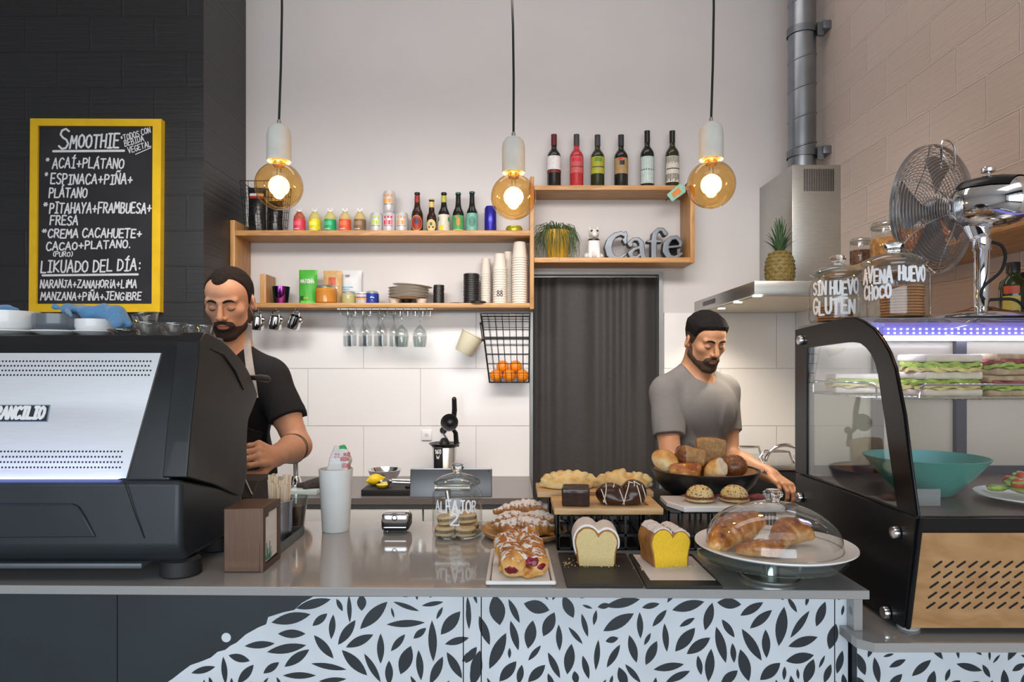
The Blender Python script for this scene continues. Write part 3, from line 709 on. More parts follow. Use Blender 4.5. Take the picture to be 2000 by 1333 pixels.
# =====================================================================
# PENDANT LAMPS
# =====================================================================
m_conc = M('pale_concrete', (.60, .60, .56), .8, 0, .06, 30, bump=.15, bscale=120)
m_cord = M('black_cord', (.008, .008, .008), .7)
g_amber = thin_glass('amber_glass', (1.0, .77, .42), 1.5, gl=1.5)
m_fil = M('glowing_filament', (1, .6, .2), .5, emit=(1, .62, .22), estr=90)
m_brass = M('brass', (.70, .50, .22), .25, 1, .05)
def pendant(px, py, Y, rad, top, label):
    c = W(px, py, Y)
    r = thing('pendant_lamp', label, 'lamp', c, 'pendant bulbs over the counter')
    s = rad / .0625
    MB().lathe([(.014, .064), (.0165, .0615)] + [(.0625 * math.cos(R(a)), .0625 * math.sin(R(a))) for a in range(70, -90, -6)] + [(0, -.0625)], n=56).build('bulb', g_amber, r, 80).scale = (s, s, s)
    st = MB(); st.lathe([(0, .06), (.006, .058), (.007, .03), (.003, .022), (0, .021)], n=12); bb = [o for o in kids(r)][0]
    st.build('bulb_stem', g_rim, bb)
    f = MB()
    for k in range(8):
        a = k * PI / 4; f.tube([(.006 * math.cos(a), .006 * math.sin(a), .026), (.0125 * math.cos(a), .0125 * math.sin(a), .018), (.0125 * math.cos(a), .0125 * math.sin(a), -.026), (.005 * math.cos(a), .005 * math.sin(a), -.032)], .0011, 6)
    f.build('filament', m_fil, bb)
    MB().lathe([(.0135, .052), (.0165, .056), (.0165, .075), (.014, .082)], n=20).build('screw_cap', m_brass, bb)
    h = MB(); h.lathe([(.0255, .070), (.0305, .066), (.0315, .07), (.0315, .135), (.0285, .15), (.021, .1605), (.010, .1655), (.005, .166), (.005, .16), (.018, .152), (.025, .135), (.0265, .08), (.0255, .07)], n=36)
    h.build('holder', m_conc, r, 50)
    MB().lathe([(.0, .166), (.0052, .166), (.0052, .176), (.003, .178), (0, .178)], n=12).build('ferrule', m_steel, r)
    t = W(top[0], top[1], Y) - c; t = t * ((3.9 - c.z) / t.z)
    pts = [Vector((0, 0, .176))]
    for k in range(1, 13):
        u = k / 12; p = Vector((0, 0, .176)).lerp(t, u); p.x += .006 * math.sin(u * 9); pts.append(p)
    MB().tube(pts, .0032, 8).build('cord', m_cord, r)
    MB().lathe([(0, 0), (.05, 0), (.05, -.02), (.01, -.03), (0, -.03)], c=(t.x, t.y, t.z - .001), n=24).build('ceiling_rose', m_conc, r)
    l = bpy.data.lights.new('bulb_light', 'POINT'); l.energy = 3.2; l.color = (1, .66, .34); l.shadow_soft_size = .03
    lo = bpy.data.objects.new('bulb_light', l); COL.objects.link(lo); lo.location = c
pendant(545, 364, 1.82, .0627, (547, 0), 'amber globe bulb in concrete holder nearest the dark wall, above the milk cup')
pendant(1003, 385, 1.87, .0622, (994, 0), 'amber globe bulb in concrete holder hanging lowest, in the middle')
pendant(1389, 361, 1.80, .0627, (1390, 0), 'amber globe bulb in concrete holder nearest the extractor hood')

# =====================================================================
# CHALKBOARD
# =====================================================================
BY = PY - .03
m_chalkb = M('blackboard', (.022, .022, .026), .45, 0, .25, 5)
m_chalk = M('white_chalk_ink', (.72, .73, .76), .8, 0, .06, 40)
m_yel = M('yellow_frame_paint', (.80, .50, .012), .4, 0, .06, 20)
r = thing('chalkboard', 'yellow framed blackboard listing smoothies on the dark brick wall', 'chalkboard', W(186, 420, PY - .001)); of = r.location
def Bx(px): return (px - 1000) / F * BY
def Bz(py): return 1.51 - (py - CY) / F * BY
cs = [(57, 610), (313, 610), (316, 233), (60, 232)]; ins = [(72, 594), (297, 594), (299, 247), (75, 246)]
b = MB(of); A = [(Bx(x), Bz(y)) for x, y in cs]; Bb = [(Bx(x), Bz(y)) for x, y in ins]
b.ring(A, Bb, BY - .004, PY - .001, 'y'); b.build('frame', m_yel, r, 20)
bd = MB(of); bd.prism(Bb, BY + .006, PY - .002, 'y'); board = bd.build('board', m_chalkb, r, 20)
fb = lambda u, v: (Bx(u), BY + .0045, Bz(-v))
t = MB(of)
def line(text, x0, x1, yb, h, w, slant=.1, rot=0):
    w = w * .86
    f = fb
    if rot:
        c, s_ = math.cos(R(rot)), math.sin(R(rot))
        f = lambda u, v: fb(x0 + (u - x0) * c - (v + yb) * s_, -yb + (u - x0) * s_ + (v + yb) * c)
    letters(t, text, f, x0, x1, -yb, h, w, slant=slant, jit=.05)
line('S', 112, 131, 290, 37, 4.6); line('MOOTHIE', 135, 230, 288, 26, 4.4)
stroke(t, [Vector((103, -295)), Vector((241, -294))], 4.6, fb)
line('*TODOS CON', 236, 296, 276, 11, 1.9, rot=17); line('BEBIDA', 243, 282, 286, 11, 1.9, rot=17); line('VEGETAL', 250, 296, 299, 11, 1.9, rot=17)
stroke(t, [Vector((264, -301)), Vector((294, -288))], 1.6, fb)
line('*', 86, 95, 322, 16, 2.4); line('ACAÍ+PLÁTANO', 101, 240, 328, 19, 3.4)
line('*', 84, 92, 350, 16, 2.4); line('ESPINACA+PIÑA+', 97, 257, 359, 19, 3.5)
line('PLÁTANO', 94, 168, 385, 18, 3.4)
line('*', 81, 92, 411, 18, 2.8); line('PITAHAYA+FRAMBUESA+', 95, 294, 416, 20, 3.5)
line('FRESA', 96, 150, 439, 18, 3.4)
line('*', 78, 90, 461, 18, 2.8); line('CREMA CACAHUETE+', 92, 275, 464, 17, 3.5)
line('CACAO+PLATANO.', 89, 252, 489, 15, 3.4, rot=2); line('(PURO)', 101, 140, 501, 9, 2.3)
line('LIKUADO DEL DÍA:', 78, 271, 532, 22, 3.7, rot=1)
stroke(t, [Vector((82, -538)), Vector((268, -536))], 4.2, fb)
line('NARANJA+ZANAHORiA+LiMA', 77, 265, 562, 15, 2.9); line('MANZANA+PiÑA+JENGiBRE', 78, 274, 586, 15, 2.9)
t.build('lettering', m_chalk, board, 20)

# =====================================================================
# BOTTLES, CANS AND SHELF GOODS
# =====================================================================
def mglass(n, c, rough=.08): return M(n, c, rough, 0, .1, spec=.6, coat=.3)
m_gblack = mglass('dark_wine_glass', (.008, .009, .008)); m_ggreen = mglass('olive_wine_glass', (.02, .024, .006)); m_gbrown = mglass('brown_beer_glass', (.030, .010, .005))
m_grose = mglass('rose_wine_glass', (.42, .03, .035))
def sticker(n, c, var=.12): return M('sticker_' + n, c, .5, 0, var, 60)
def wine(px, yb, yt, label, gm, capm, lab, style=0, neckm=None):
    Y = WY - .085; s = mm(Y); h = (yb - yt) * s; b0 = W(px, yb, Y); z0 = T3 + .0005
    r = thing('wine_bottle', label, 'wine bottle', (b0.x, Y, z0), 'wine bottles on the square shelf')
    R0 = .0365
    MB().lathe([(0, .002), (.03, 0), (R0, .004), (R0, h * .60), (R0 * .93, h * .645), (R0 * .72, h * .69), (.0165, h * .735), (.0145, h * .76), (.0135, h * .9), (.015, h * .965), (.015, h * .985), (0, h * .985)], n=32).build('bottle', gm, r)
    MB().lathe([(.0152, h * .80), (.0152, h * .998), (.013, h), (0, h)], n=24).build('capsule', capm, r)
    z1, z2, lm, extra = lab
    p = MB(); p.patch(R0 + .0006, 195, 345, h * z1, h * z2, 14, 0)
    mats = [lm]
    for (a, c, ya, yb_, mt) in extra:
        mats.append(mt); p.patch(R0 + .0010, a, c, h * ya, h * yb_, 8, len(mats) - 1)
    p.build('paper_label', mats, r)
    return r
cr = sticker('cream', (.62, .62, .58)); ink = sticker('ink', (.02, .02, .02))
wine(1082, 361, 250, 'dark red wine bottle with white label and red capsule, leftmost on the square shelf', m_gblack, sticker('wine red capsule', (.12, .01, .015)), (.36, .60, sticker('white', (.70, .68, .68)), [(195, 345, .305, .345, sticker('red band', (.20, .015, .02)))]))
wine(1126, 361, 250, 'rose wine bottle with pink label, second on the square shelf', m_grose, sticker('grey capsule', (.05, .05, .06)), (.30, .59, sticker('rose', (.50, .10, .10)), [(225, 300, .50, .56, sticker('rose fleck', (.60, .02, .05))), (215, 325, .40, .42, sticker('rose ink', (.25, .03, .03)))]))
wine(1167, 361, 251, 'green wine bottle with yellow green label, third on the square shelf', m_ggreen, sticker('grey capsule', (.05, .05, .06)), (.29, .59, sticker('lime olive', (.35, .36, .04)), [(240, 300, .50, .57, sticker('leaf green', (.12, .25, .02))), (215, 325, .40, .415, ink)]))
wine(1213, 361, 251, 'dark wine bottle with tan label and red dot, fourth on the square shelf', m_gblack, sticker('black capsule', (.03, .03, .035)), (.29, .57, sticker('tan', (.36, .23, .10)), [(240, 275, .53, .56, sticker('red dot', (.6, .02, .03))), (250, 290, .44, .52, ink)]))
wine(1264, 361, 243, 'tall dark wine bottle with pale blue striped label on the square shelf', m_gblack, m_gblack, (.11, .555, sticker('pale aqua', (.42, .55, .54)), [(200 + 20 * k, 206 + 20 * k, .14, .53, cr) for k in range(7)] + [(200, 340, .33, .345, ink)]))
wine(1313, 361, 243, 'tall dark wine bottle with black and cream barcode label, rightmost on the square shelf', m_ggreen, m_gblack, (.13, .56, sticker('cream stripe', (.60, .58, .50)), [(200 + 13 * k, 206 + 13 * k, .14 + .02 * (k % 3), .27, ink) for k in range(10)] + [(200 + 13 * k, 205 + 13 * k, .44 + .02 * (k % 2), .55, ink) for k in range(10)] + [(205, 335, .345, .36, ink)]))
for bx in (1264, 1313):
    pass

def beer(px, yt, yb, label, gm, capm, lm, extra, lz=(.07, .44), R0=.0305, neckm=None):
    Y = WY - .09; s = mm(Y); h = (yb - yt) * s; b0 = W(px, yb, Y)
    r = thing('beer_bottle', label, 'beer bottle', (b0.x, Y, T1 + .0005), 'beer bottles on the long shelf')
    MB().lathe([(0, .002), (R0 * .85, 0), (R0, .004), (R0, h * .47), (R0 * .9, h * .54), (R0 * .62, h * .62), (.0155, h * .70), (.0135, h * .8), (.0128, h * .94), (.0145, h * .95), (.0145, h * .975), (0, h * .975)], n=28).build('bottle', gm, r)
    MB().lathe([(.0155, h * .962), (.0155, h * .975), (.0135, h), (0, h)], n=20).build('crown_cap', capm, r)
    p = MB(); mats = [lm]
    if lm is not None and lz: p.patch(R0 + .0006, 190, 350, h * lz[0], h * lz[1], 14, 0)
    for e in extra:
        mats.append(e[-1]); i = len(mats) - 1
        if e[0] == 'o':
            _, a, zc, ra, rz, _m = e; e_ = R0 + .0009 + .0003 * i; vs = [(e_ * math.cos(R(a)), e_ * math.sin(R(a)), h * zc)]
            for q in (.25, .5, .75, 1): vs += [(e_ * math.cos(R(a + q * ra * math.cos(k * PI / 12))), e_ * math.sin(R(a + q * ra * math.cos(k * PI / 12))), h * (zc + q * rz * math.sin(k * PI / 12))) for k in range(24)]
            p.add(vs, [(0, 1 + k, 1 + (k + 1) % 24) for k in range(24)] + [(1 + g * 24 + k, 25 + g * 24 + k, 25 + g * 24 + (k + 1) % 24, 1 + g * 24 + (k + 1) % 24) for g in range(3) for k in range(24)], i)
        else: p.patch(R0 + .0009 + .0002 * i, e[0], e[1], h * e[2], h * e[3], 8, i)
    if neckm: MB().patch(.0150, 190, 350, h * .76, h * .92, 8, 0, r2=.0142).build('neck_label', neckm, r)
    p.build('paper_label', mats, r)
redl = sticker('brick red', (.30, .03, .02)); orl = sticker('orange', (.65, .22, .03)); yl = sticker('straw', (.68, .50, .20)); gl_ = sticker('grass', (.07, .30, .10)); tl = sticker('mint', (.16, .42, .32)); pal = sticker('ivory', (.62, .60, .50))
beer(815, 366, 448, 'brown beer bottle with red oval label, leftmost beer', m_gbrown, m_blackp, redl, [('o', 270, .255, 60, .185, orl), ('o', 270, .255, 52, .165, redl), ('o', 270, .30, 20, .07, sticker('navy', (.03, .03, .10)))], None, neckm=redl)
beer(843, 379, 448, 'short brown beer bottle with yellow oval label', m_gbrown, sticker('lime cap', (.35, .36, .03)), yl, [('o', 270, .24, 62, .17, yl), ('o', 270, .28, 14, .05, sticker('teal ink', (.03, .10, .12))), ('o', 250, .19, 10, .025, ink), ('o', 290, .19, 10, .025, ink)], None, .0255, neckm=yl)
beer(867, 366, 448, 'dark beer bottle with ivory label with yellow sun and green sides', m_gblack, m_blackp, pal, [(190, 225, .30, .40, gl_), (315, 350, .30, .40, gl_), ('o', 250, .14, 24, .07, sticker('sun', (.75, .55, .04)))], (.075, .46), neckm=sticker('lime', (.45, .45, .08)))
beer(895, 366, 448, 'dark beer bottle with bright green label and orange figure', m_gblack, sticker('teal cap', (.03, .16, .17)), gl_, [('o', 275, .28, 18, .10, orl), ('o', 255, .40, 12, .03, orl), (215, 325, .085, .10, sticker('sun', (.75, .55, .04)))])
beer(922, 364, 448, 'dark beer bottle with mint green label, rightmost beer', m_gblack, sticker('teal cap', (.03, .16, .17)), tl, [('o', 275, .28, 34, .12, sticker('mint ink', (.08, .24, .19)))], (.08, .48))

def juice(px, label, col, lab2):
    Y = WY - .09; s = mm(Y); h = .138; b0 = W(px, 448, Y); R0 = .0305
    r = thing('juice_bottle', label, 'juice bottle', (b0.x, Y, T1 + .0005), 'small juice bottles on the long shelf')
    MB().lathe([(0, .002), (R0 * .9, 0), (R0, .004), (R0, .078), (R0 * .93, .094), (R0 * .7, .107), (.014, .115), (.0125, .12), (.0125, .124), (.0001, .124)], n=28).build('bottle', M('juice_%d' % px, col, .1, 0, .05, coat=.4), r)
    c = MB(); c.lathe([(.0135, .1195), (.0135, .1255), (0, .1255)], n=16)
    for a in (0, 1): c.box(-.0125 + a * .021, -.0085 + a * .021, -.003, .003, .1255, h)
    c.build('cap', m_white, r)
    p = MB(); p.patch(R0 + .0006, 180, 360, .012, .077, 16, 0); p.patch(R0 + .001, 215, 300, .045, .066, 8, 1); p.patch(R0 + .001, 215, 280, .024, .028, 8, 2); p.patch(R0 + .001, 318, 335, .013, .024, 4, 3)
    p.build('paper_label', [sticker('juice %d' % px, lab2), sticker('juice2 %d' % px, tuple(min(1, x * 1.35 + .05) for x in lab2)), cr, gl_], r)
juice(585, 'small juice bottle with pink red label', (.42, .10, .05), (.62, .05, .09))
juice(615, 'small juice bottle with lemon yellow label', (.58, .50, .16), (.70, .64, .02))
juice(645, 'small juice bottle with emerald green label', (.58, .50, .20), (.01, .36, .13))
juice(674, 'small juice bottle with orange red label', (.58, .47, .20), (.72, .10, .03))
juice(703, 'small juice bottle with brown label', (.55, .44, .18), (.20, .12, .06))
m_alu = M('can_aluminium', (.60, .60, .62), .3, .8, .05); m_canw = M('can_white_print', (.62, .61, .63), .35, .3, .03)
def can(px, z0, label, col, h=.112, R0=.033, body=None, grp='small fruit soda cans on the long shelf', pos=None):
    Y = WY - .09; b0 = W(px, 448, Y)
    r = thing('drink_can', label, 'can', pos or (b0.x, Y, z0), grp)
    MB().lathe([(0, .003), (R0 * .75, .0), (R0 * .82, .002), (R0, .010), (R0, h - .012), (R0 * .82, h - .002), (R0 * .82, h), (R0 * .76, h - .003), (0, h - .003)], n=28).build('body', [body or m_canw], r)
    MB().tube(arc((0, -.004, h - .0022), .008, 0, 360, 12, 'xy'), .0012, 5).build('pull_tab', m_alu, r)
    if col:
        p = MB(); ms = [sticker('can ' + label[16:30], col), sticker('can2 ' + label[16:30], tuple(min(1, c * .7 + .2) for c in col)), ink]
        for a in (232, 262, 292): p.patch(R0 + .0006, a, a + 18, h * .72, h * .83, 4, 0)
        for k, a in enumerate((225, 248, 271, 294)): p.patch(R0 + .0006, a, a + 20, h * .42, h * (.62 + .04 * (k % 2)), 4, k % 2)
        p.patch(R0 + .0006, 225, 315, h * .36, h * .38, 8, 2)
        p.build('print', ms, r)
    return r
hc = .112
can(735, T1 + .0005, 'white soda can with lime green fruit print, left of the little can pyramid', (.45, .62, .05))
can(760, T1 + .0005, 'white soda can with red fruit print, under the stacked can', (.68, .03, .08))
can(785, T1 + .0005, 'white soda can with amber fruit print, right of the little can pyramid', (.62, .33, .08))
can(760, T1 + hc + .001, 'white soda can with orange fruit print stacked on another can', (.80, .33, .04))
m_blue = M('blue_can', (.035, .03, .36), .25, .5, .1)
can(958, T1 + .0005, 'tall blue drink can partly behind the middle bulb', None, .147, .0315, m_blue, None)
# green glass jar under the middle bulb
r = thing('green_tea_light', 'small shiny yellow green glass jar under the middle bulb', 'jar', (xf(1004, WY - .09), WY - .09, T1 + .0005))
MB().lathe([(0, .0), (.036, .0), (.044, .012), (.044, .03), (.038, .042), (.036, .04), (.04, .02), (0, .006)], n=24).build('glass', M('lime_gold_glass', (.42, .40, .02), .08, .5, .2), r)
# wire basket with coffee bags at the shelf's left end
r = thing('black_wire_basket', 'black wire basket with dark packets at left end of the long shelf', 'basket', (-1.29, WY - .10, T1 + .0005)); of = r.location
bm_ = MB(of); m_wire = M('black_wire', (.01, .01, .01), .45, .3)
bx0, bx1, by0, by1, bz0, bz1 = -1.385, -1.18, WY - .195, WY - .02, T1 + .004, T1 + .255
def taper(u, v, z):
    k = .80 + .20 * (z - bz0) / (bz1 - bz0); cx, cy = (bx0 + bx1) / 2, (by0 + by1) / 2; return (cx + (u - .5) * (bx1 - bx0) * k, cy + (v - .5) * (by1 - by0) * k, z)
for i in range(7):
    zz = bz0 + (bz1 - bz0) * i / 6; bm_.tube([taper(0, 0, zz), taper(1, 0, zz), taper(1, 1, zz), taper(0, 1, zz)], .0022 if i in (0, 6) else .0012, 5, closed=True)
for i in range(6):
    u = i / 5
    for v in (0, 1): bm_.tube([taper(u, v, bz0), taper(u, v, bz1)], .0012, 5); bm_.tube([taper(v, u, bz0), taper(v, u, bz1)], .0012, 5)
bm_.build('wire_frame', m_wire, r)
m_foil = M('black_foil_bag', (.012, .011, .012), .22, 0, .3, 20, bump=.6, bscale=25)
def packet(name, label, cat, loc, w, h, d, mat, group=None, rz=0, deco=None, crimp=True):
    r = thing(name, label, cat, loc, group, (0, 0, R(rz)))
    s = MB(); n = 12; m_ = 10; vs = []; fs = []
    for sd in (-1, 1):
        for i in range(n + 1):
            for j in range(m_ + 1):
                u, v = i / n, j / m_
                dd = d / 2 * (math.sin(PI * u) ** .6) * min(1, 2.2 * (1 - v) ** .7) * (1 if v > .06 else .9)
                vs.append(((u - .5) * w * (1 - .04 * math.sin(v * 3)), sd * (dd + .0004) + .0012 * math.sin(u * 20 + v * 9), v * h))
    K = (n + 1) * (m_ + 1)
    for k in range(2):
        for i in range(n):
            for j in range(m_):
                a = k * K + i * (m_ + 1) + j; fs.append((a, a + m_ + 1, a + m_ + 2, a + 1))
    for i in range(n): a = i * (m_ + 1); fs.append((a, a + m_ + 1, K + a + m_ + 1, K + a))
    s.add(vs, fs); b_ = s.build('bag', mat, r, 60)
    if deco:
        t_ = MB(); ms = []
        for (u0, u1, v0, v1, mt) in deco:
            if mt not in ms: ms.append(mt)
            vs = []
            for a in range(7):
                for c in range(5):
                    u = u0 + (u1 - u0) * a / 6; v = v0 + (v1 - v0) * c / 4
                    dd = d / 2 * (math.sin(PI * u) ** .6) * min(1, 2.2 * (1 - v) ** .7); vs.append(((u - .5) * w * (1 - .04 * math.sin(v * 3)), -dd - .0022 + .0012 * math.sin(u * 20 + v * 9), v * h))
            t_.add(vs, [(a * 5 + c, a * 5 + 5 + c, a * 5 + 6 + c, a * 5 + c + 1) for a in range(6) for c in range(4)], ms.index(mt))
        t_.build('print', ms, b_)
    return r
packet('coffee_packet', 'black foil packet with red and white band standing in wire basket', 'packet', (-1.325, WY - .12, T1 + .007), .09, .232, .05, m_foil, None, 4, [(.1, .9, .80, .86, cr), (.1, .9, .74, .80, sticker('band red', (.45, .03, .03)))])
packet('coffee_packet', 'glossy black foil packet at right in the wire basket', 'packet', (-1.237, WY - .11, T1 + .007), .085, .165, .06, m_foil, None, -6)
# wooden box edge behind barista: small wooden board leaning
tag(MB().box(-1.30, -1.268, WY - .15, WY - .01, T2 + .0005, T2 + .155, 0, .003).build('serving_board', m_woodv), 'small wooden board standing on the lower shelf behind the barista', 'board')
# iridescent tumbler
r = thing('tumbler', 'shiny dark iridescent metal tumbler on the lower shelf', 'tumbler', (xf(549, WY - .1), WY - .10, T2 + .0005))
mi = bpy.data.materials.new('iridescent_metal'); mi.use_nodes = True; nt = mi.node_tree; bs = nt.nodes['Principled BSDF']; bs.inputs['Metallic'].default_value = 1; bs.inputs['Roughness'].default_value = .12
lw = nd(nt, 'ShaderNodeLayerWeight'); rp = nd(nt, 'ShaderNodeValToRGB'); nt.links.new(lw.outputs['Facing'], rp.inputs[0]); nt.links.new(rp.outputs[0], bs.inputs['Base Color'])
for p_, c_ in ((0, (.55, .1, .6)), (.2, (.06, .03, .22)), (.45, (.01, .10, .12)), (.8, (.01, .25, .22))):
    e = rp.color_ramp.elements[0] if p_ == 0 else rp.color_ramp.elements.new(p_); e.position = p_; e.color = (*c_, 1)
rp.color_ramp.elements[-1].color = (.0, .2, .2, 1)
MB().lathe([(0, 0), (.034, 0), (.036, .003), (.0455, .093), (.044, .094), (.0345, .005), (0, .005)], n=32).build('cup', mi, r)
# packets and jars on the lower shelf
m_mat = M('green_foil', (.07, .42, .045), .35, 0, .12, 12, bump=.2, bscale=20)
Yp = WY - .10
pk = packet('tea_packet', 'bright green matcha packet on the lower shelf', 'packet', (xf(602, Yp), Yp, T2 + .0005), .098, .182, .05, m_mat, None, 0, [(.12, .32, .12, .24, sticker('dark leaf', (.02, .08, .02))), (.3, .55, .16, .2, sticker('gold', (.5, .42, .05))), (.15, .9, .03, .09, sticker('light green', (.15, .55, .08)))])
t = MB(); letters(t, 'MATCHA', lambda u, v: (u * .97, -.0022 - .0245 * max(.01, math.sin(PI * (u / .098 + .5))) ** .6, v), -.036, .036, .112, .018, .0045, seg=3); t.build('lettering', cr, kids(pk)[0])
packet('seed_packet', 'tan paper packet with red and green print behind the orange jar', 'packet', (xf(650, WY - .07), WY - .07, T2 + .0005), .10, .182, .04, sticker('kraft', (.58, .37, .16)), None, 0, [(.3, .7, .55, .80, sticker('coral', (.50, .10, .05))), (.2, .45, .42, .55, gl_), (.25, .8, .46, .52, cr)])
pk = packet('protein_packet', 'white packet with light blue running figure on the lower shelf', 'packet', (xf(684, WY - .027), WY - .027, T2 + .0005), .125, .19, .04, M('white_packet', (.66, .68, .70), .4, 0, .05), None, 3, [(.1, .65, .50, .53, sticker('sky blue', (.15, .45, .62))), (.1, .5, .44, .47, sticker('sky blue', (.15, .45, .62))), (.3, .5, .80, .87, sticker('grey mark', (.25, .25, .25)))])
t = MB(); bl = sticker('runner blue', (.08, .30, .55))
fr_ = lambda u, v: (u, -.0245 - .0002, v)
for q in ([(0, .022), (.018, .045), (.028, .062)], [(.018, .045), (.03, .036), (.024, .026)], [(.028, .062), (.038, .052)], [(.026, .06), (.014, .056)], [(.034, .07), (.035, .072)]): stroke(t, [Vector((a - .005, c)) for a, c in q], .006, fr_)
t.build('running_figure', bl, kids(pk)[0])
def clipjar(px, w, h, label, fill, Y=None, fillh=.75, name='clip_jar', lidm=None):
    Y = Y or WY - .11; R0 = w * mm(Y) / 2; hh = h * mm(Y)
    r = thing(name, label, 'jar', (xf(px, Y), Y, T2 + .0005), 'little clip jars on the lower shelf')
    MB().lathe([(0, 0), (R0 * .9, 0), (R0, .006), (R0, hh * .66), (R0 * .82, hh * .78), (R0 * .82, hh * .86)], n=24).build('glass', g_clear, r)
    MB().lathe([(0, .002), (R0 * .86, .002), (R0 * .95, .008), (R0 * .95, hh * fillh * .8), (0, hh * fillh * .8)], n=24).build('filling', fill, r)
    MB().lathe([(R0 * .86, hh * .87), (R0 * .9, hh * .89), (R0 * .9, hh * .95), (R0 * .7, hh), (0, hh)], n=24).build('lid', lidm or g_rim, r)
    c = MB(); c.tube(arc((0, 0, hh * .85), R0 * .88, 0, 360, 20, 'xy')[:-1], .0015, 6, closed=True); c.tube([(R0 * .9, 0, hh * .85), (R0 * 1.08, 0, hh * .98), (R0 * .3, 0, hh * 1.02)], .0014, 6); c.build('wire_clip', m_steel, r)
    return r
clipjar(637, 42, 36, 'clip top glass jar of orange powder on the lower shelf', M('turmeric', (.62, .24, .02), .8), fillh=1, Y=WY - .15)
clipjar(681, 29, 26, 'small clip top glass jar of pale green powder', M('pale_green_powder', (.50, .48, .22), .8), fillh=.95)
jl = clipjar(707, 26, 24, 'small white jar with colour striped label', M('white_powder', (.62, .60, .58), .7), fillh=1, name='striped_jar', lidm=m_white)
p = MB()
for k, c in enumerate(((.7, .5, .05), (.6, .05, .1), (.2, .1, .4))): p.patch(.0355, 220, 320, .026 + .004 * k, .030 + .004 * k, 8, k)
p.build('paper_label', [sticker('st%d' % k, c) for k, c in enumerate(((.7, .5, .05), (.6, .05, .1), (.2, .1, .4)))], jl)
clipjar(727, 27, 26, 'small deep blue jar at right of the little jars', M('blue_powder', (.012, .04, .33), .3), fillh=1)
# stack of cream plates (each plate a thing)
m_cream = M('cream_ceramic', (.62, .57, .50), .3, 0, .04)
m_creamd = M('cream_rim', (.16, .13, .10), .5)
for k in range(7):
    o = MB().lathe([(0, 0), (.06, 0), (.064, .002), (.103, .009), (.104, .0105), (.102, .0105), (.066, .0045), (0, .004)], n=36)
    if k == 0: pl = o.build('plate', m_cream); src = pl
    else: pl = src.copy(); COL.objects.link(pl)
    pl.location = (xf(798, WY - .108) + (.003 if k % 2 else -.002), WY - .108, T2 + .029 + .0078 * k)
    tag(pl, 'cream plate in the stack on three bowls on the lower shelf', 'plate', 'cream plates in the shelf stack')
pl = src.copy(); COL.objects.link(pl); pl.location = (xf(801, WY - .108) + .012, WY - .108, T2 + .029 + .0078 * 7 + .005); pl.rotation_euler = (0, R(5), 0)
tag(pl, 'cream plate tilted on top of the shelf stack', 'plate')
for i, px in enumerate((772, 793, 824)):
    o = MB().lathe([(.0, 0), (.022, 0), (.03, .027), (.0285, .027), (.02, .003), (0, .003)], n=20).build('small_bowl', [m_cream, m_blackp, m_cream][i])
    o.location = (xf(px, WY - .108), WY - .108 + (.02 if i == 1 else -.02), T2 + .0005)
    tag(o, ['small cream bowl at left under the plate stack', 'small black bowl in the middle under the plate stack', 'small cream bowl at right under the plate stack'][i], 'bowl')
# stacks of black cup lids
def lidstack(px, n, r0, lab, grp, pitch=.0085):
    Y = WY - .1; src = None
    for k in range(n):
        if src is None:
            src = o = MB().lathe([(0, .004), (r0 * .8, .004), (r0 * .82, .0085), (r0 * .95, .0085), (r0, .005), (r0, 0), (r0 * .97, 0), (r0 * .97, .004)], n=28).build('cup_lid', m_blackp)
        else: o = src.copy(); COL.objects.link(o)
        o.location = (xf(px, Y) + random.uniform(-.0008, .0008), Y, T2 + .0005 + pitch * k)
        tag(o, lab, 'lid', grp)
lidstack(857, 12, .0285, 'small black cup lid in the short narrow stack on the lower shelf', 'small black lids in the narrow stack')
lidstack(921, 17, .042, 'large black cup lid in the tall wide stack on the lower shelf', 'large black lids in the wide stack', .0095)
for px, lb in ((890, 'single black cup lid lying left of the wide lid stack'), (934, 'single black cup lid lying in front of the wide lid stack')):
    o = MB().lathe([(0, .004), (.034, .004), (.036, .0085), (.041, .0085), (.044, .005), (.044, 0), (0, 0)], n=28).build('cup_lid', m_blackp)
    o.location = (xf(px, WY - .155), WY - (.10 if px < 900 else .187), T2 + .0005); tag(o, lb, 'lid')
# stacks of paper cups
m_cup = M('paper_cup_white', (.70, .64, .56), .6, 0, .02)
def cupstack(px, Y, ytop, wpx, lab, grp, mark=None):
    rb = wpx * mm(Y) / 2; H = (592 - ytop) * mm(Y); hcup = .085; pitch = .0125; n = int((H - hcup) / pitch) + 1; src = None
    for k in range(n):
        if src is None:
            src = o = MB().lathe([(rb, 0), (rb * 1.03, .001), (rb * 1.03, .004), (rb * .985, .0045), (rb * .74, hcup), (rb * .7, hcup), (0, hcup - .002)], n=28).build('paper_cup', m_cup)
        else: o = src.copy(); COL.objects.link(o)
        o.location = ((px - 1000) / F * Y, Y, T2 + .0005 + pitch * k)
        tag(o, lab, 'paper cup', grp)
        if mark and k == 4:
            o['label'] = lab.replace('white paper cup', 'white paper cup printed with black eights'); del o['group']
            t_ = MB(); ra = rb * .93
            letters(t_, '88', lambda u, v: (rb * 1.036 * math.sin(u / ra), -rb * 1.036 * math.cos(u / ra), v), -.013, .013, -.012, .030, .0034, jit=0, seg=2)
            t_.build('lettering', ink, o)
cupstack(949, WY - .06, 497, 21, 'white paper cup in the short thin stack left of the cup stacks', 'white cups in the short thin stack')
cupstack(976, WY - .13, 492, 27, 'white paper cup in the stack beside the wide black lids', 'white cups in the second stack', 1)
cupstack(993, WY - .045, 486, 22, 'white paper cup in the stack at the back between two others', 'white cups in the back stack')
cupstack(1015, WY - .12, 469, 31, 'white paper cup in the tallest stack at the right end', 'white cups in the tallest stack')

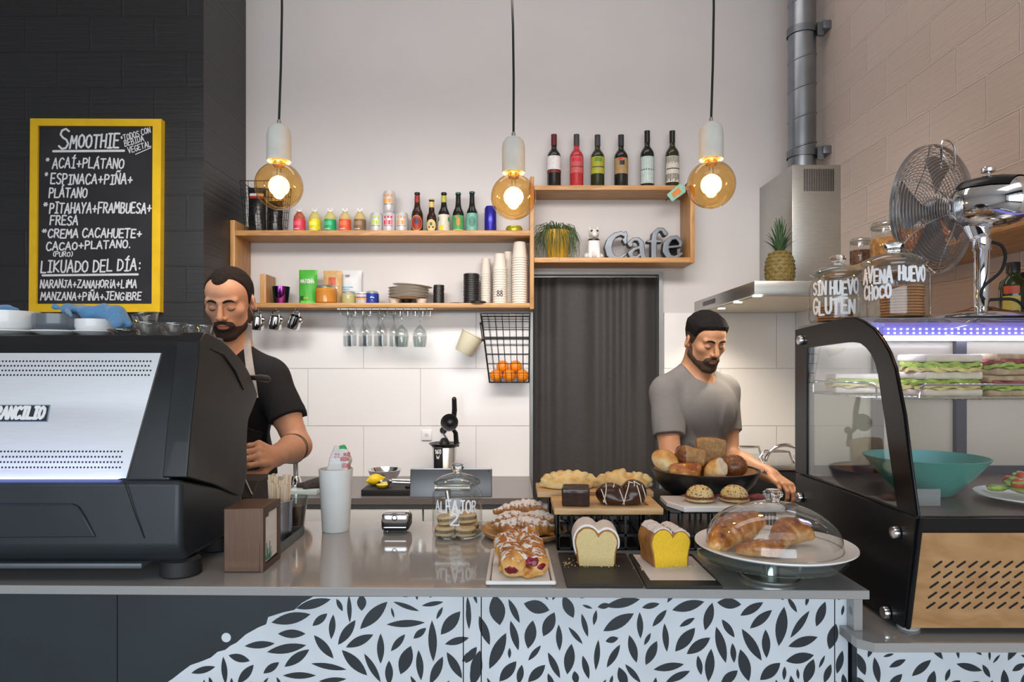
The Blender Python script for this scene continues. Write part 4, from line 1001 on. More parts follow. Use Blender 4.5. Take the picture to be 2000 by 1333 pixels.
# ---- square shelf: plant, dog, Cafe sign, tag
Yp = WY - .11
r = thing('potted_plant', 'yellow pot with trailing thin leaved green plant on the square shelf', 'plant', (xf(1088, Yp), Yp, T4 + .0005))
MB().lathe([(0, 0), (.050, 0), (.053, .004), (.070, .128), (.0705, .150), (.066, .150), (.064, .135), (0, .132)], n=32).build('pot', M('mustard_pot', (.58, .32, .02), .45, 0, .08), r)
m_leafs = M('trailing_leaf', (.055, .10, .03), .5, 0, .5, 40)
lf = MB(); rr = random.Random(4)
for k in range(165):
    a = rr.uniform(0, 2 * PI); ln = rr.uniform(.09, .22) if rr.random() < .8 else rr.uniform(.2, .28)
    if math.sin(a) > .1: ln *= .5
    out = rr.uniform(.02, .07); st = rr.uniform(0, .05); up = rr.uniform(.005, .045)
    p = [(st * math.cos(a), st * math.sin(a), .135)]
    for j in range(1, 6):
        u = j / 5; rad_ = st + (.052 - st + out) * min(1, u * 1.9) + .012 * math.sin(u * 5 + k); zz = .135 + up * math.sin(min(u * 2.2, 1) * PI * .7) * 1.6 - max(0, u - .3) * ln * 1.3
        yy = rad_ * math.sin(a)
        if yy > .09: yy = .09
        p.append((rad_ * math.cos(a), yy, max(zz, -.075 if yy < -.104 else .002)))
    lf.tube(p, [.0012, .0014, .0014, .0013, .001, .0005], 4)
lf.build('foliage', m_leafs, r)
r = thing('dog_figurine', 'white bull terrier figurine with black collar beside the plant', 'figurine', (xf(1159, Yp), Yp - .01, T4 + .0005))
s_ = S(); s_.ell((0, .015, .045), (.034, .042, .05), .01).cone((0, .0, .05), (0, -.006, .115), .030, .022, .015).ell((0, -.012, .135), (.026, .028, .026), .012).cone((0, -.02, .135), (0, -.042, .125), .02, .015, .012)
for x in (-1, 1):
    s_.cone((x * .017, -.012, .09), (x * .021, -.028, .01), .013, .011, .01).ell((x * .022, -.034, .008), (.011, .015, .008), .006).ell((x * .036, .01, .018), (.018, .035, .018), .01)
    s_.cone((x * .018, -.005, .152), (x * .022, -.002, .172), .009, .003, .006)
s_.plane((0, 0, -1), 0, .001)
sdf_obj('body', s_, (-.07, -.075, -.01), (.07, .075, .19), .0025, M('white_glazed_china', (.72, .70, .67), .2), r)
c = MB(); c.lathe([(.0275, .098), (.0295, .1), (.029, .106), (.0265, .108)], c=(0, -.004, 0), n=24); c.build('collar', m_blackp, r)
c = MB()
for x in (-1, 1): c.ell((x * .013, -.036, .144), (.0075, .006, .0065), 12, 8)
c.build('eye_patches', m_blackp, r)
# Cafe sign
r = thing('cafe_sign', 'grey metal letters spelling Cafe on the square shelf', 'sign', (xf(1252, Yp), WY - .10, T4 + .0005))
sx = mm(Yp)
def cp(x, y): return ((x - 1252) * sx, (503 - y) * sx)
L2 = {
 'letter_c': [([(1222, 456), (1212, 451), (1200, 455), (1191, 465), (1187, 478), (1190, 492), (1199, 500), (1210, 500), (1221, 492)], [2.6, 3.4, 4.6, 6.2, 7, 6.4, 4.6, 3.2, 2]), ([(1221, 450), (1221, 470)], [2.2, 2.4]), ([(1221, 470), (1218, 464)], [2.4, 3])],
 'letter_a': [([(1229, 471), (1236, 463), (1246, 463), (1252, 470), (1253, 486), (1255, 497), (1260, 500)], [3.6, 2.8, 3.2, 4.6, 5, 4.4, 2.6]), ([(1251, 478), (1238, 482), (1230, 490), (1234, 499), (1244, 498), (1252, 490)], [2.4, 3, 4.4, 3.6, 2.6, 2]), ([(1229, 472), (1231, 474)], [4.2, 4.2])],
 'letter_f': [([(1299, 452), (1293, 444), (1285, 444), (1278, 452), (1276, 470), (1276, 500)], [4, 3, 3.4, 4.8, 5.2, 5.2]), ([(1265, 467), (1290, 467)], [2.2, 2.2]), ([(1267, 501), (1286, 501)], [2, 2])],
 'letter_e': [([(1300, 479), (1328, 476), (1328, 468), (1320, 459), (1309, 461), (1300, 472), (1299, 486), (1306, 498), (1317, 500), (1330, 491)], [1.8, 2, 3.2, 3.2, 3.8, 5.4, 6, 5.2, 4, 2])],
}
m_sign = M('grey_sign_metal', (.13, .15, .17), .35, .5, .12, 20); m_signd = M('dark_sign_edge', (.045, .05, .06), .45, .5, .1)
for nm, strokes_ in L2.items():
    def f2(P, strokes_=strokes_, grow=0.):
        d = np.full(len(P), 9.)
        for pts, rs in strokes_:
            q = [np.array(cp(*p)) for p in pts]
            for i in range(len(q) - 1):
                a_, b_ = q[i], q[i + 1]; ba = b_ - a_; X = P[:, [0, 2]] - a_; h = np.clip(X @ ba / (ba @ ba), 0, 1)
                d = np.minimum(d, np.linalg.norm(X - h[:, None] * ba, axis=1) - (rs[i] + (rs[i + 1] - rs[i]) * h) * sx * .92 - grow)
        return d
    fo = lambda P: np.maximum(f2(P, grow=.002), np.abs(P[:, 1]) - .028)
    fi = lambda P: np.maximum(fo(P), -np.maximum(f2(P, grow=-.0025), -(P[:, 1] + .021)))
    xs = [cp(*p)[0] for pts, _ in strokes_ for p in pts]
    o = sdf_obj('letter', fi, (min(xs) - .03, -.035, -.004), (max(xs) + .03, .035, .18), .0022, [m_sign, m_signd], r, lambda c, n: ((c[:, 1] > -.0265) & (np.abs(n[:, 1]) < .5)))
# leaning small card behind letter e
tag(MB().box(-.02, .02, -.002, .002, 0, .12).build('slate_card', m_blackm, loc=(xf(1321, Yp), WY - .05, T4 + .0006)), 'small dark card standing behind the last sign letter', 'card')
bpy.data.objects['slate_card'].rotation_euler = (R(6), R(-4), R(10))
r = thing('gift_tag', 'mint and orange tag clipped to the top corner of the square shelf', 'tag', (xf(1322, SY - .012), SY - .012, zf(377, SY)), None, (R(4), R(-38), 0))
MB().prism([(-.048, -.022), (.036, -.026), (.052, 0), (.036, .026), (-.048, .022)], -.0015, .0015, 'y').build('card', sticker('mint card', (.26, .50, .42)), r)
MB().prism([(-.028, -.012), (.018, -.014), (.022, 0), (.018, .014), (-.026, .012)], -.0032, -.0016, 'y').build('patch', orl, r)
MB().tube([(-.048, 0, 0), (-.062, .0, .006), (-.07, 0, -.002)], .0025, 6).build('hook', m_blackm, r)
MB().tube([(.05, .002, 0), (.075, .004, .004)], .003, 6).build('hook', m_blackm, r)
# =====================================================================
# ESPRESSO MACHINE
# =====================================================================
r = thing('espresso_machine', 'large black espresso machine with perforated steel back panel on the bar', 'espresso machine', (-1.0, 1.45, CZ)); of = r.location
m_mach = M('satin_black_shell', (.013, .013, .014), .33, .2, .08, 10, coat=.1)
m_mlow = M('dark_machine_base', (.022, .027, .033), .38, .1, .08, 10)
m_msteel = M('brushed_machine_steel', (.84, .85, .88), .42, .72, .04, 30, stretch=(.6, 8, 60), aniso=.3)
XL = -1.55
def bevmod(o, w_, s_=4):
    m = o.modifiers.new('bevel', 'BEVEL'); m.width = w_; m.segments = s_; m.limit_method = 'ANGLE'; m.angle_limit = R(25); m.harden_normals = False
    return o
b = MB(of); b.prism([(1.302, 1.299), (1.352, 1.5), (1.365, 1.555), (1.38, 1.573), (1.545, 1.573), (1.60, 1.45), (1.56, 1.20), (1.31, 1.20)], XL, -.652, 'x'); bevmod(b.build('upper_body', m_mach, r, 25), .006)
b = MB(of); b.prism([(1.286, 1.296), (1.281, 1.165), (1.305, 1.136), (1.55, 1.136), (1.585, 1.19), (1.575, 1.225)], XL, -.622, 'x'); bevmod(b.build('lower_cover', m_mlow, r, 25), .012)
side = [(1.297, 1.298), (1.316, 1.40), (1.345, 1.52), (1.352, 1.560), (1.375, 1.576), (1.40, 1.575), (1.47, 1.560), (1.53, 1.536), (1.58, 1.512), (1.62, 1.482), (1.65, 1.450), (1.655, 1.435), (1.625, 1.405), (1.60, 1.38), (1.592, 1.33), (1.592, 1.27), (1.580, 1.235), (1.55, 1.215), (1.42, 1.262)]
side = side[:3] + [(v.x, v.y) for v in smooth([(a, c, 0) for a, c in side[3:]], 5)]
b = MB(of); b.prism(side, -.665, -.618, 'x'); bevmod(b.build('side_panel', m_mach, r, 25), .014, 5)
g_ = MB(of); g_.tube([(-.6172, 1.40, 1.545), (-.6168, 1.46, 1.535), (-.6165, 1.52, 1.50), (-.617, 1.57, 1.455)], [.0015, .003, .003, .001], 6); g_.build('groove', m_blackp, r)
# steel back panel with punched holes
def mp(px, py):   # point on the slanted back face, a plane in the room
    z = 1.40
    for _ in range(6):
        Y = 1.2995 + (z - 1.299) * .25; z = 1.51 - (py - CY) / F * Y
    return ((px - 1000) / F * Y, Y, z)
def on(x, z, d=0): return (x, 1.2995 + (z - 1.299) * .25 - d, z)
tr = mp(316, 690); br = mp(248, 934)
b = MB(of)
c4 = [(XL, tr[2]), (tr[0], tr[2]), (br[0], br[2]), (XL, br[2])]
b.add([on(x, z, .0035) for x, z in c4] + [on(x, z, -.002) for x, z in c4], [(0, 1, 2, 3), (7, 6, 5, 4), (0, 4, 5, 1), (1, 5, 6, 2), (2, 6, 7, 3), (3, 7, 4, 0)], 0)
sp = .0068; 
for (ya, yb, xe) in ((706, 733, 296), (882, 913, 240)):
    for k in range(4):
        q = mp(xe, ya + (yb - ya) * k / 3); n_ = int((q[0] - XL) / sp)
        for i in range(n_):
            x = q[0] - i * sp - (sp / 2 if k % 2 else 0)
            b.add([on(x + .0019 * math.cos(a * PI / 4), q[2] + .0019 * math.sin(a * PI / 4), .0039) for a in range(8)], [tuple(range(8))], 1)
b.build('back_panel', [m_msteel, m_blackp], r, 20)
q1 = mp(-12, 824); q2 = mp(101, 791)
b = MB(of); bz0, bz1 = q1[2], q2[2]; bxr = q2[0]; bxl = bxr - .128
def plate(mb, x0, x1, z0, z1, d0, d1, m):
    P4 = [(x0, z0), (x1, z0), (x1, z1), (x0, z1)]; mb.add([on(x, z, d1) for x, z in P4] + [on(x, z, d0) for x, z in P4], [(0, 1, 2, 3), (7, 6, 5, 4), (0, 4, 5, 1), (1, 5, 6, 2), (2, 6, 7, 3), (3, 7, 4, 0)], m)
plate(b, bxl, bxr, bz0, bz1, .003, .0055, 0); plate(b, bxl + .0015, bxr - .0015, bz0 + .0015, bz1 - .0015, .004, .0062, 1)
bd = b.build('badge', [M('badge_edge', (.25, .3, .36), .4, .5), M('badge_navy', (.02, .03, .045), .4)], r, 20)
t = MB(of); e1, e2 = mp(0, 818), mp(96, 797)
letters(t, 'RANCILIO', lambda u, v: on(u, v, .0070), e1[0] - .006, e2[0] - .004, e1[2] + .001, .021, .0062, slant=.12, jit=0); t.build('lettering', m_white, bd, 20)
# lower cover details
b = MB(of); f3 = lambda px, py: ((px - 1000) / F * 1.2805, 1.2805, 1.51 - (py - CY) / F * 1.2805)
pl_ = [f3(*p) for p in ((-300, 985), (140, 985), (152, 990), (166, 1010), (188, 1050), (-300, 1054))]
b.prism([(p[0], p[2]) for p in pl_], 1.2785, 1.284, 'y'); bevmod(b.build('service_cover', m_mlow, r, 20), .003, 2)
b = MB(of); b.box(XL, -.70, 1.29, 1.50, 1.126, 1.1365, 0, .002); b.build('base_rail', M('grey_rail', (.10, .11, .12), .4, .4), r)
b = MB(of); b.tube([f3(243, 942), f3(262, 1000), f3(282, 1052)], .0009, 5); b.build('seam', m_blackp, r)
for (x, y) in ((-.652, 1.345), (-1.42, 1.345), (-.66, 1.53), (-1.42, 1.53)):
    MB(of).lathe([(.0, .0), (.036, .0), (.039, .003), (.036, .030), (.030, .036), (0, .036)], (x, y, CZ + .0003), 28).build('foot', m_blackm, r)
b = MB(of); b.box(XL, -.742, 1.283, 1.297, 1.2965, 1.2985); b.build('led_strip', M('blue_white_led', (.5, .5, 1), .4, emit=(.35, .4, 1), estr=6), r)
area('machine_led', (-1.12, 1.285, 1.305), (R(205), 0, 0), .7, .01, .55, (.45, .5, 1.0))
b = MB(of); p1 = W(498, 738, 1.64); p2 = W(521, 741, 1.70); b.tube([p1 - Vector((.03, 0, 0)), p1, p1.lerp(p2, .4), p2], [.006, .0065, .0095, .0098], 12); b.ell(p2, .0098, 12, 8); b.build('lever', m_blackp, r)
b = MB(of); b.box(-1.3, -.77, 1.60, 1.66, 1.14, 1.17, 0, .004); b.build('drip_tray', m_steel, r)
b = MB(of); b.box(-1.4, -.72, 1.56, 1.62, 1.40, 1.50, 0, .01); b.build('group_head_cover', m_mach, r)
r = thing('knock_box', 'black box on the counter between espresso machine and stirrer tin', 'box', (-.69, 1.74, CZ)); of = r.location
b = MB(of); b.prism([(1.655, CZ + .0005), (1.795, CZ + .0005), (1.795, 1.226), (1.70, 1.226), (1.655, 1.19)], -.76, -.628, 'x'); bevmod(b.build('body', m_blackm, r), .004)
MB(of).tube([(-.632, 1.66, 1.197), (-.66, 1.69, 1.228), (-.685, 1.72, 1.2285)], .0015, 6).build('rubber_bar', M('white_piping', (.5, .5, .48), .5), r)

# ---- crockery on top of the machine
TZ = 1.5735
m_greybowl = M('grey_ceramic', (.12, .135, .155), .22, 0, .05, coat=.3)
def bowl(px, Y, w, h, z0, mat, lab, name='bowl', inner=None, rot=(0, 0, 0)):
    r0 = w / 2
    o = MB().lathe([(0, 0), (r0 * .62, 0), (r0 * .7, .003), (r0 * .95, h * .28), (r0, h * .5), (r0, h), (r0 * .95, h), (r0 * .93, h * .5), (r0 * .66, .006), (0, .005)], n=40, m=0)
    ob = o.build(name, [mat], smooth=50); ob.location = ((px - 1000) / F * Y, Y, z0); ob.rotation_euler = rot
    return tag(ob, lab, 'bowl')
def saucer(px, Y, w, z0, lab, grp='saucers on the espresso machine'):
    r0 = w / 2; o = MB().lathe([(0, 0), (r0 * .55, 0), (r0 * .62, .002), (r0, .009), (r0 * .99, .0115), (r0 * .6, .0045), (0, .004)], n=36).build('saucer', m_white)
    o.location = ((px - 1000) / F * Y, Y, z0); return tag(o, lab, 'saucer', grp)
saucer(20, 1.45, .125, TZ, 'white saucer under the large white bowl at the picture edge'); saucer(112, 1.455, .10, TZ, 'white saucer under the grey bowl'); saucer(186, 1.455, .085, TZ, 'white saucer under the small white bowl by the cloth')
bowl(17, 1.45, .115, .046, TZ + .0055, m_white, 'large white bowl at the left picture edge on the espresso machine')
bowl(117, 1.455, .100, .040, TZ + .0052, m_greybowl, 'glossy grey bowl on the espresso machine')
bowl(186, 1.455, .076, .030, TZ + .0052, m_white, 'small white bowl half covered by the blue cloth')
m_cloth = M('blue_microfibre', (.10, .27, .50), .9, 0, .15, 300, bump=.4, bscale=400, sheen=.4)
def cloth(lab, pts, rs, lo, hi, seed):
    s = S()
    for c_, r_, a_, k_ in pts: s.cone(c_, a_, r_, r_ * .7, .018)
    s.disp(lambda P: .0035 * wob(P, 90, seed) + .0015 * wob(P, 220, seed + 1))
    o = sdf_obj('cleaning_cloth', s, lo, hi, .003, m_cloth); return tag(o, lab, 'cloth')
zc = TZ + .048
def wv(px, py, Y): return tuple(W(px, py, Y))
cloth('crumpled blue cloth draped over grey and white bowls on the machine', [(wv(108, 600, 1.46), .007, wv(140, 606, 1.45), 0), (wv(140, 606, 1.45), .010, wv(175, 611, 1.45), 0), (wv(150, 603, 1.47), .008, wv(200, 608, 1.46), 0), (wv(175, 611, 1.45), .012, wv(215, 612, 1.45), 0), (wv(205, 607, 1.46), .012, wv(232, 612, 1.45), 0), (wv(215, 612, 1.45), .011, wv(240, 632, 1.445), 0), (wv(232, 612, 1.45), .010, wv(252, 634, 1.44), 0), (wv(130, 604, 1.44), .006, wv(138, 616, 1.40), 0), (wv(222, 615, 1.44), .011, wv(228, 634, 1.42), 0)], 0, (-1.05, 1.34, 1.575), (-.75, 1.53, 1.66), 3)
cloth('blue cloth lying on the large white bowl at the picture edge', [(wv(-20, 604, 1.46), .008, wv(15, 603, 1.455), 0), (wv(-30, 606, 1.44), .009, wv(32, 606, 1.45), 0)], 0, (-1.25, 1.36, 1.60), (-1.0, 1.52, 1.66), 5)
def cupglass(px, Y, w, h, lab, z0=TZ, rot=(0, 0, 0)):
    r0 = w / 2; r = thing('glass_cup', lab, 'glass', ((px - 1000) / F * Y, Y, z0), 'small glass cups on the espresso machine', rot)
    prof = [(0, .002), (r0 * .6, 0), (r0 * .75, .002), (r0, h), (r0 * .93, h), (r0 * .7, .007), (0, .006)]
    b_ = MB(); n = 24; b_.lathe(prof, n=n)
    for v in b_.v:
        a = math.atan2(v.y, v.x); q = 1 + .03 * math.cos(a * 12) * (1 if .004 < v.z < h * .9 else 0); v.x *= q; v.y *= q
    b_.build('body', thin_glass('bright_cup_glass', (.96, .97, .97), 1.6, gl=1.6), r, 60); MB().tube(arc((0, 0, h), r0 * .965, 0, 360, 24, 'xy')[:-1], .0013, 6, closed=True).build('rim', g_rim, r)
cupglass(240, 1.43, .058, .012, 'flat ribbed glass dish right of the blue cloth')
cupglass(285, 1.42, .052, .026, 'ribbed glass cup left of three in a row on the machine')
cupglass(286, 1.47, .055, .024, 'ribbed glass cup leaning on top of another at the cloth', TZ + .024, (0, R(-9), 0))
cupglass(338, 1.42, .056, .024, 'ribbed glass cup in the middle on the machine top')
cupglass(372, 1.45, .042, .022, 'ribbed glass cup right of the middle one'); cupglass(398, 1.44, .036, .021, 'ribbed glass cup nearest the barista chin')

# =====================================================================
# NAPKINS, STIRRERS, MILK, READER, TABLET
# =====================================================================
m_bronze = M('brown_brushed_metal', (.125, .072, .048), .38, .55, .12, 12, stretch=(60, 60, 2))
r = thing('napkin_dispenser', 'brown metal napkin dispenser standing in front of the stirrer tin', 'dispenser', (-.534, 1.40, CZ)); of = r.location
x0, x1, y0, y1, z0, z1 = -.571, -.496, 1.352, 1.455, CZ + .0005, CZ + .127
b = MB(of); b.box(x0, x1 - .003, y0, y1, z0, z1, 0, .0015)
A = [(y0, z0), (y1, z0), (y1, z1), (y0, z1)]; o_ = .014
B_ = [(y0 + o_, z0 + .012), (y1 - o_, z0 + .012), (y1 - o_, z1 - .014), (y0 + o_, z1 - .014)]
b.ring(A, B_, x1 - .003, x1 + .003, 'x'); b.build('case', m_bronze, r, 20)
nb_ = MB(of); nb_.prism([(y0 + .015, z0 + .014), (y1 - .015, z0 + .016), (y1 - .015, z1 - .016), (y0 + .05, z1 - .016), (y0 + .045, z1 - .024), (y0 + .015, z1 - .024)], x1 - .0029, x1 - .0002, 'x', 0)
nb_.box(x1 - .002, x1 + .0006, y0 + .016, y1 - .017, z0 + .060, z0 + .063)
nk = nb_.build('napkins', M('paper_napkin', (.72, .71, .69), .9, 0, .04, 30), r, 20)
t = MB(of)
for k in range(7): stroke(t, [Vector((y0 + .025 + k * .004, z0 + .018)), Vector((y0 + .022 + k * .006, z0 + .026 + .012 * ((k * 5) % 3)))], .003, lambda u, v: (x1 + .0002, u, v))
t.build('print', sticker('napkin green', (.02, .25, .13)), nk, 20)
m_tin = M('galvanised_tin', (.38, .43, .50), .32, 1, .1, 20)
def tin(x, y, lab, h=.088, r0=.033):
    r = thing('stirrer_tin', lab, 'tin', (x, y, CZ + .0062), 'ribbed tins on the tray')
    pr = [(0, .001), (r0 * .92, 0), (r0 * .93, .004)]
    for k in range(9): z = .008 + k * .0068; pr += [(r0 * (.935 + .006 * k / 8), z), (r0 * (.96 + .006 * k / 8), z + .0034)]
    pr += [(r0 * .97, h - .012), (r0 * 1.0, h), (r0 * .96, h), (r0 * .93, h - .01), (r0 * .9, .004), (0, .003)]
    MB().lathe(pr, n=32).build('body', m_tin, r, 30); MB().tube(arc((0, 0, h), r0 * .985, 0, 360, 28, 'xy')[:-1], .0018, 6, closed=True).build('rim', m_tin, r)
tin(-.548, 1.60, 'ribbed steel tin full of wooden stirrers behind the napkin dispenser'); tin(-.548, 1.52, 'ribbed steel tin right behind the napkin dispenser, in front of the stirrer tin')
b = MB(); b.box(-.605, -.505, 1.47, 1.66, CZ + .0004, CZ + .006, 0, .001); b.ring([(-.605, 1.47), (-.505, 1.47), (-.505, 1.66), (-.605, 1.66)], [(-.602, 1.473), (-.508, 1.473), (-.508, 1.657), (-.602, 1.657)], CZ + .005, CZ + .020, 'z')
tag(b.build('tin_tray', M('grey_tray', (.14, .16, .17), .4, .4), smooth=20), 'grey tray on the bar holding the two ribbed tins', 'tray')
m_stick = M('birch_stick', (.76, .62, .45), .7, 0, .1, 30)
src = None; rr = random.Random(3)
for k in range(52):
    if src is None: src = o = MB().box(-.003, .003, -.0008, .0008, 0, .146, 0, .0007).build('wooden_stirrer', m_stick)
    else: o = src.copy(); COL.objects.link(o)
    a = rr.uniform(0, 2 * PI); q = rr.uniform(.1, 1) ** .5 * .021
    o.location = (-.548 + q * math.cos(a), 1.60 + q * math.sin(a), CZ + .0105)
    o.rotation_euler = (R(-4.0) * math.sin(a) * rr.random(), R(4.5) * math.cos(a) * rr.random(), 0)
    o.scale = (1, 1, rr.uniform(.78, 1.02))
    tag(o, 'thin flat wooden stirrer standing upright in the ribbed tin', 'stirrer', 'wooden stirrers in the tin')
r = thing('coffee_glass', 'glass of brown coffee behind the stirrer tin', 'glass', (xf(579, 1.70) - 0.0, 1.70, CZ + .0005))
MB().lathe([(0, .001), (.016, 0), (.018, .003), (.0275, .085), (.0265, .085), (.017, .006), (0, .005)], n=24).build('body', g_rim, r, 60)
MB().lathe([(0, .007), (.0165, .007), (.0215, .050), (.0215, .062), (0, .062)], n=24).build('coffee', M('milky_coffee', (.12, .05, .018), .3, 0, .3, 40), r)
# white reusable cup with a milk bag in it
Yc = 1.70
r = thing('white_tumbler', 'tall white translucent plastic cup holding a milk bag', 'cup', ((656 - 1000) / F * Yc, Yc, CZ + .0005))
m_trcup = M('translucent_white_plastic', (.78, .79, .775), .3, 0, .05, 14, col2=(.84, .86, .85), sss=.1)
MB().lathe([(0, .002), (.0325, 0), (.0335, .003), (.0415, .151), (.0418, .154), (.040, .154), (.032, .006), (0, .005)], n=40).build('body', m_trcup, r, 60)
Yb = 1.70; r = thing('milk_bag', 'crumpled white milk bag with red print and green corner in the plastic cup', 'milk bag', ((656 - 1000) / F * Yb, Yb, CZ + .012)); of = r.location
bagp = [(W(px, py, Yb).x, W(px, py, Yb).z) for px, py in ((642, 1027), (640, 938), (638, 918), (646, 893), (654, 871), (660, 874), (672, 869), (681, 882), (685, 900), (681, 918), (671, 938), (668, 1027))]
def bagf(P):
    d = sd_poly(P[:, [0, 2]], bagp); zz = np.clip((P[:, 2] - W(0, 918, Yb).z) / (W(0, 868, Yb).z - W(0, 918, Yb).z), 0, 1); th = .020 * (1 - zz) ** .8 + .0035
    return smax(d, np.abs(P[:, 1] - Yb) - th, .006) + .0030 * wob(P, 95, 8) + .0016 * wob(P, 230, 9)
m_bag = M('white_milk_film', (.70, .70, .69), .3, 0, .05, 30)
o = sdf_obj('bag', bagf, of + Vector((-.05, -.05, -.005)), of + Vector((.05, .05, .24)), .0022, [m_bag, sticker('milk green', (.02, .40, .14))], r,
  lambda c, n: ((c[:, 2] > W(0, 877, Yb).z) & (c[:, 0] > W(664, 0, Yb).x) & (c[:, 0] < W(679, 0, Yb).x)).astype(int), off=of)
def bagpt(px, py):
    p = np.array(W(px, py, Yb)); a_, c_ = Yb - .05, Yb
    for _ in range(20):
        m_ = (a_ + c_) / 2
        if bagf(np.array([[p[0], m_, p[2]]]))[0] > 0: a_ = m_
        else: c_ = m_
    return (p[0], c_ - .0006, p[2])
t = MB(of)
for (txt, xa, xb, yb_, h_, w_) in (('BEBIDA', 668, 684, 899, 7, 1.0), ('LECHE', 672, 685, 911, 7, 1.1), ('ALTO', 656, 666, 893, 3, .6), ('ALTO', 657, 666, 888, 3, .6), ('MAXX', 674, 684, 890, 6, .8)): letters(t, txt, lambda u, v: bagpt(u, -v), xa, xb, -yb_, h_, w_, seg=2)
t.build('print', sticker('milk red', (.60, .10, .12)), o, 20)
# card reader
Yr = 1.69
r = thing('card_reader', 'small black and chrome card payment reader on the bar', 'card reader', ((775 - 1000) / F * Yr, Yr, CZ + .0005)); 
b = MB(); b.box(-.034, .034, -.03, .035, .006, .044, 0, .009); b.build('body', m_blackp, r)
b = MB(); b.box(-.032, .032, -.0335, .02, .026, .050, 0, .007); b.build('chrome_cover', m_chrome, r)
b = MB(); b.box(-.028, .028, -.032, -.029, .014, .018, 0, .001); b.build('slot_trim', m_chrome, r)
b = MB(); b.tube(arc((0, -.0338, .040), .006, 0, 360, 16, 'xz')[:-1], .0012, 6, closed=True); b.tube(arc((0, -.0338, .040), .011, 30, 150, 8, 'xz'), .0009, 6); b.build('contactless_mark', m_blackp, r)
b = MB(); b.box(-.028, -.022, -.026, -.018, 0, .008); b.box(.022, .028, -.026, -.018, 0, .008); b.box(-.02, .02, -.01, .03, 0, .008); b.build('feet', m_blackp, r)
# tablet
Yt = 1.765
r = thing('tablet', 'grey tablet computer on a stand seen from behind the cookie jar', 'tablet', W(880, 960, Yt)); of = r.location
mt = M('tablet_grey', (.15, .15, .155), .4, .7, .05)
T = TR(tuple(W(881, 944, Yt)), 0, -12)
b = MB(of); b.box(-.106, .106, -.003, .003, -.037, .037, 0, .0028, T=T); b.build('back', mt, r)
b = MB(of); b.box(-.105, .105, -.0036, .0012, .0345, .0375, 0, .001, T=T); b.build('edge', M('silver_edge', (.6, .6, .62), .3, .9), r)
b = MB(of); b.tube([T @ Vector((-.04, -.008, -.012)), T @ Vector((.05, -.008, -.012))], .009, 14); b.build('hinge', m_steel, r)
b = MB(of); b.tube([T @ Vector((-.01, -.006, -.012)), (of.x, Yt - .012, 1.14), (of.x, Yt - .012, CZ + .004)], .007, 10); b.lathe([(0, 0), (.034, 0), (.034, .004), (.008, .006), (0, .006)], (of.x, Yt - .012, CZ + .0004), 28); b.build('stand', m_steel, r)
b = MB(of); b.lathe([(0, 0), (.0025, 0)], n=10, T=T @ TR((.097, -.0035, .03)) @ Matrix.Rotation(R(90), 4, 'X')); b.build('camera_lens', m_blackp, r)

# =====================================================================
# COOKIE JAR OF ALFAJORES
# =====================================================================
Yj = 1.655; jx = (893 - 1000) / F * Yj
def glassjar(name, lab, loc, R0, H, hk=.022):
    r = thing(name, lab, 'jar', loc)
    MB().lathe([(0, .001), (R0 * .9, 0), (R0 * .98, .004), (R0, .012), (R0, H * .76), (R0 * .97, H * .83), (R0 * .83, H * .91), (R0 * .80, H * .94), (R0 * .84, H)], n=48).build('glass_body', g_clear, r, 60)
    MB().lathe([(0, .004), (R0 * .9, .004), (R0 * .97, .008)], n=40).build('thick_base', g_rim, r, 60)
    ld = MB().lathe([(R0 * .80, H - .004), (R0 * .90, H + .001), (R0 * .92, H + .004), (R0 * .88, H + .008), (R0 * .6, H + .018), (R0 * .25, H + .024), (0, H + .025)], n=48).build('lid', g_rim, r, 60)
    MB().lathe([(0, H + .024), (R0 * .16, H + .025), (R0 * .17, H + .03), (R0 * .27, H + .036), (R0 * .28, H + .042), (R0 * .18, H + .047), (0, H + .048)], n=28).build('knob', M('solid_glass', (.95, .96, .96), .02, 0, .01, trans=1, ior=1.5), ld, 60)
    MB().tube(arc((0, 0, H + .002), R0 * .905, 0, 360, 40, 'xy')[:-1], .0022, 8, closed=True).build('lid_rim', g_rim, ld)
    return r
def jartext(r, lines, R0):
    t = MB()
    for (txt, a0, a1, zb, h, w_) in lines:
        letters(t, txt, lambda u, v: ((R0 + .0006) * math.sin(u / R0), -(R0 + .0006) * math.cos(u / R0), v), R(a0) * R0, R(a1) * R0, zb, h, w_, jit=.08, seg=3)
    t.build('lettering', M('white_marker', (.80, .82, .85), .8, 0, .03), r, 60)
J = glassjar('cookie_jar', 'glass jar of filled cookies in front of the tablet', (jx, Yj, CZ + .0005), .0605, .125)
jartext(J, [('ALFAJOR', -50, 50, .066, .026, .0042), ('2', -12, 8, .038, .026, .0042)], .0605)
m_bisc = M('pale_biscuit', (.72, .55, .32), .8, 0, .08, 40, bump=.2, bscale=80); m_coco = M('coconut_filling', (.30, .22, .13), .9, 0, .6, 220, bump=.4, bscale=300)
src = None
spots = [(-.030, -.022, 0, 0, 0), (.024, -.027, 0, 0, 0), (.030, .024, 0, 0, 0), (-.026, .028, 0, 0, 0), (-.024, -.008, 1, 5, -4), (.026, .004, 1, -6, 3), (-.002, .032, 1, 0, 8)]
names = ['filled round cookie at front left in the glass jar', 'filled round cookie at front right in the glass jar', 'filled round cookie at back right in the glass jar', 'filled round cookie at back left in the glass jar', 'filled round cookie on top of the front left one', 'filled round cookie on top at the right in the jar', 'filled round cookie on top at the back of the jar']
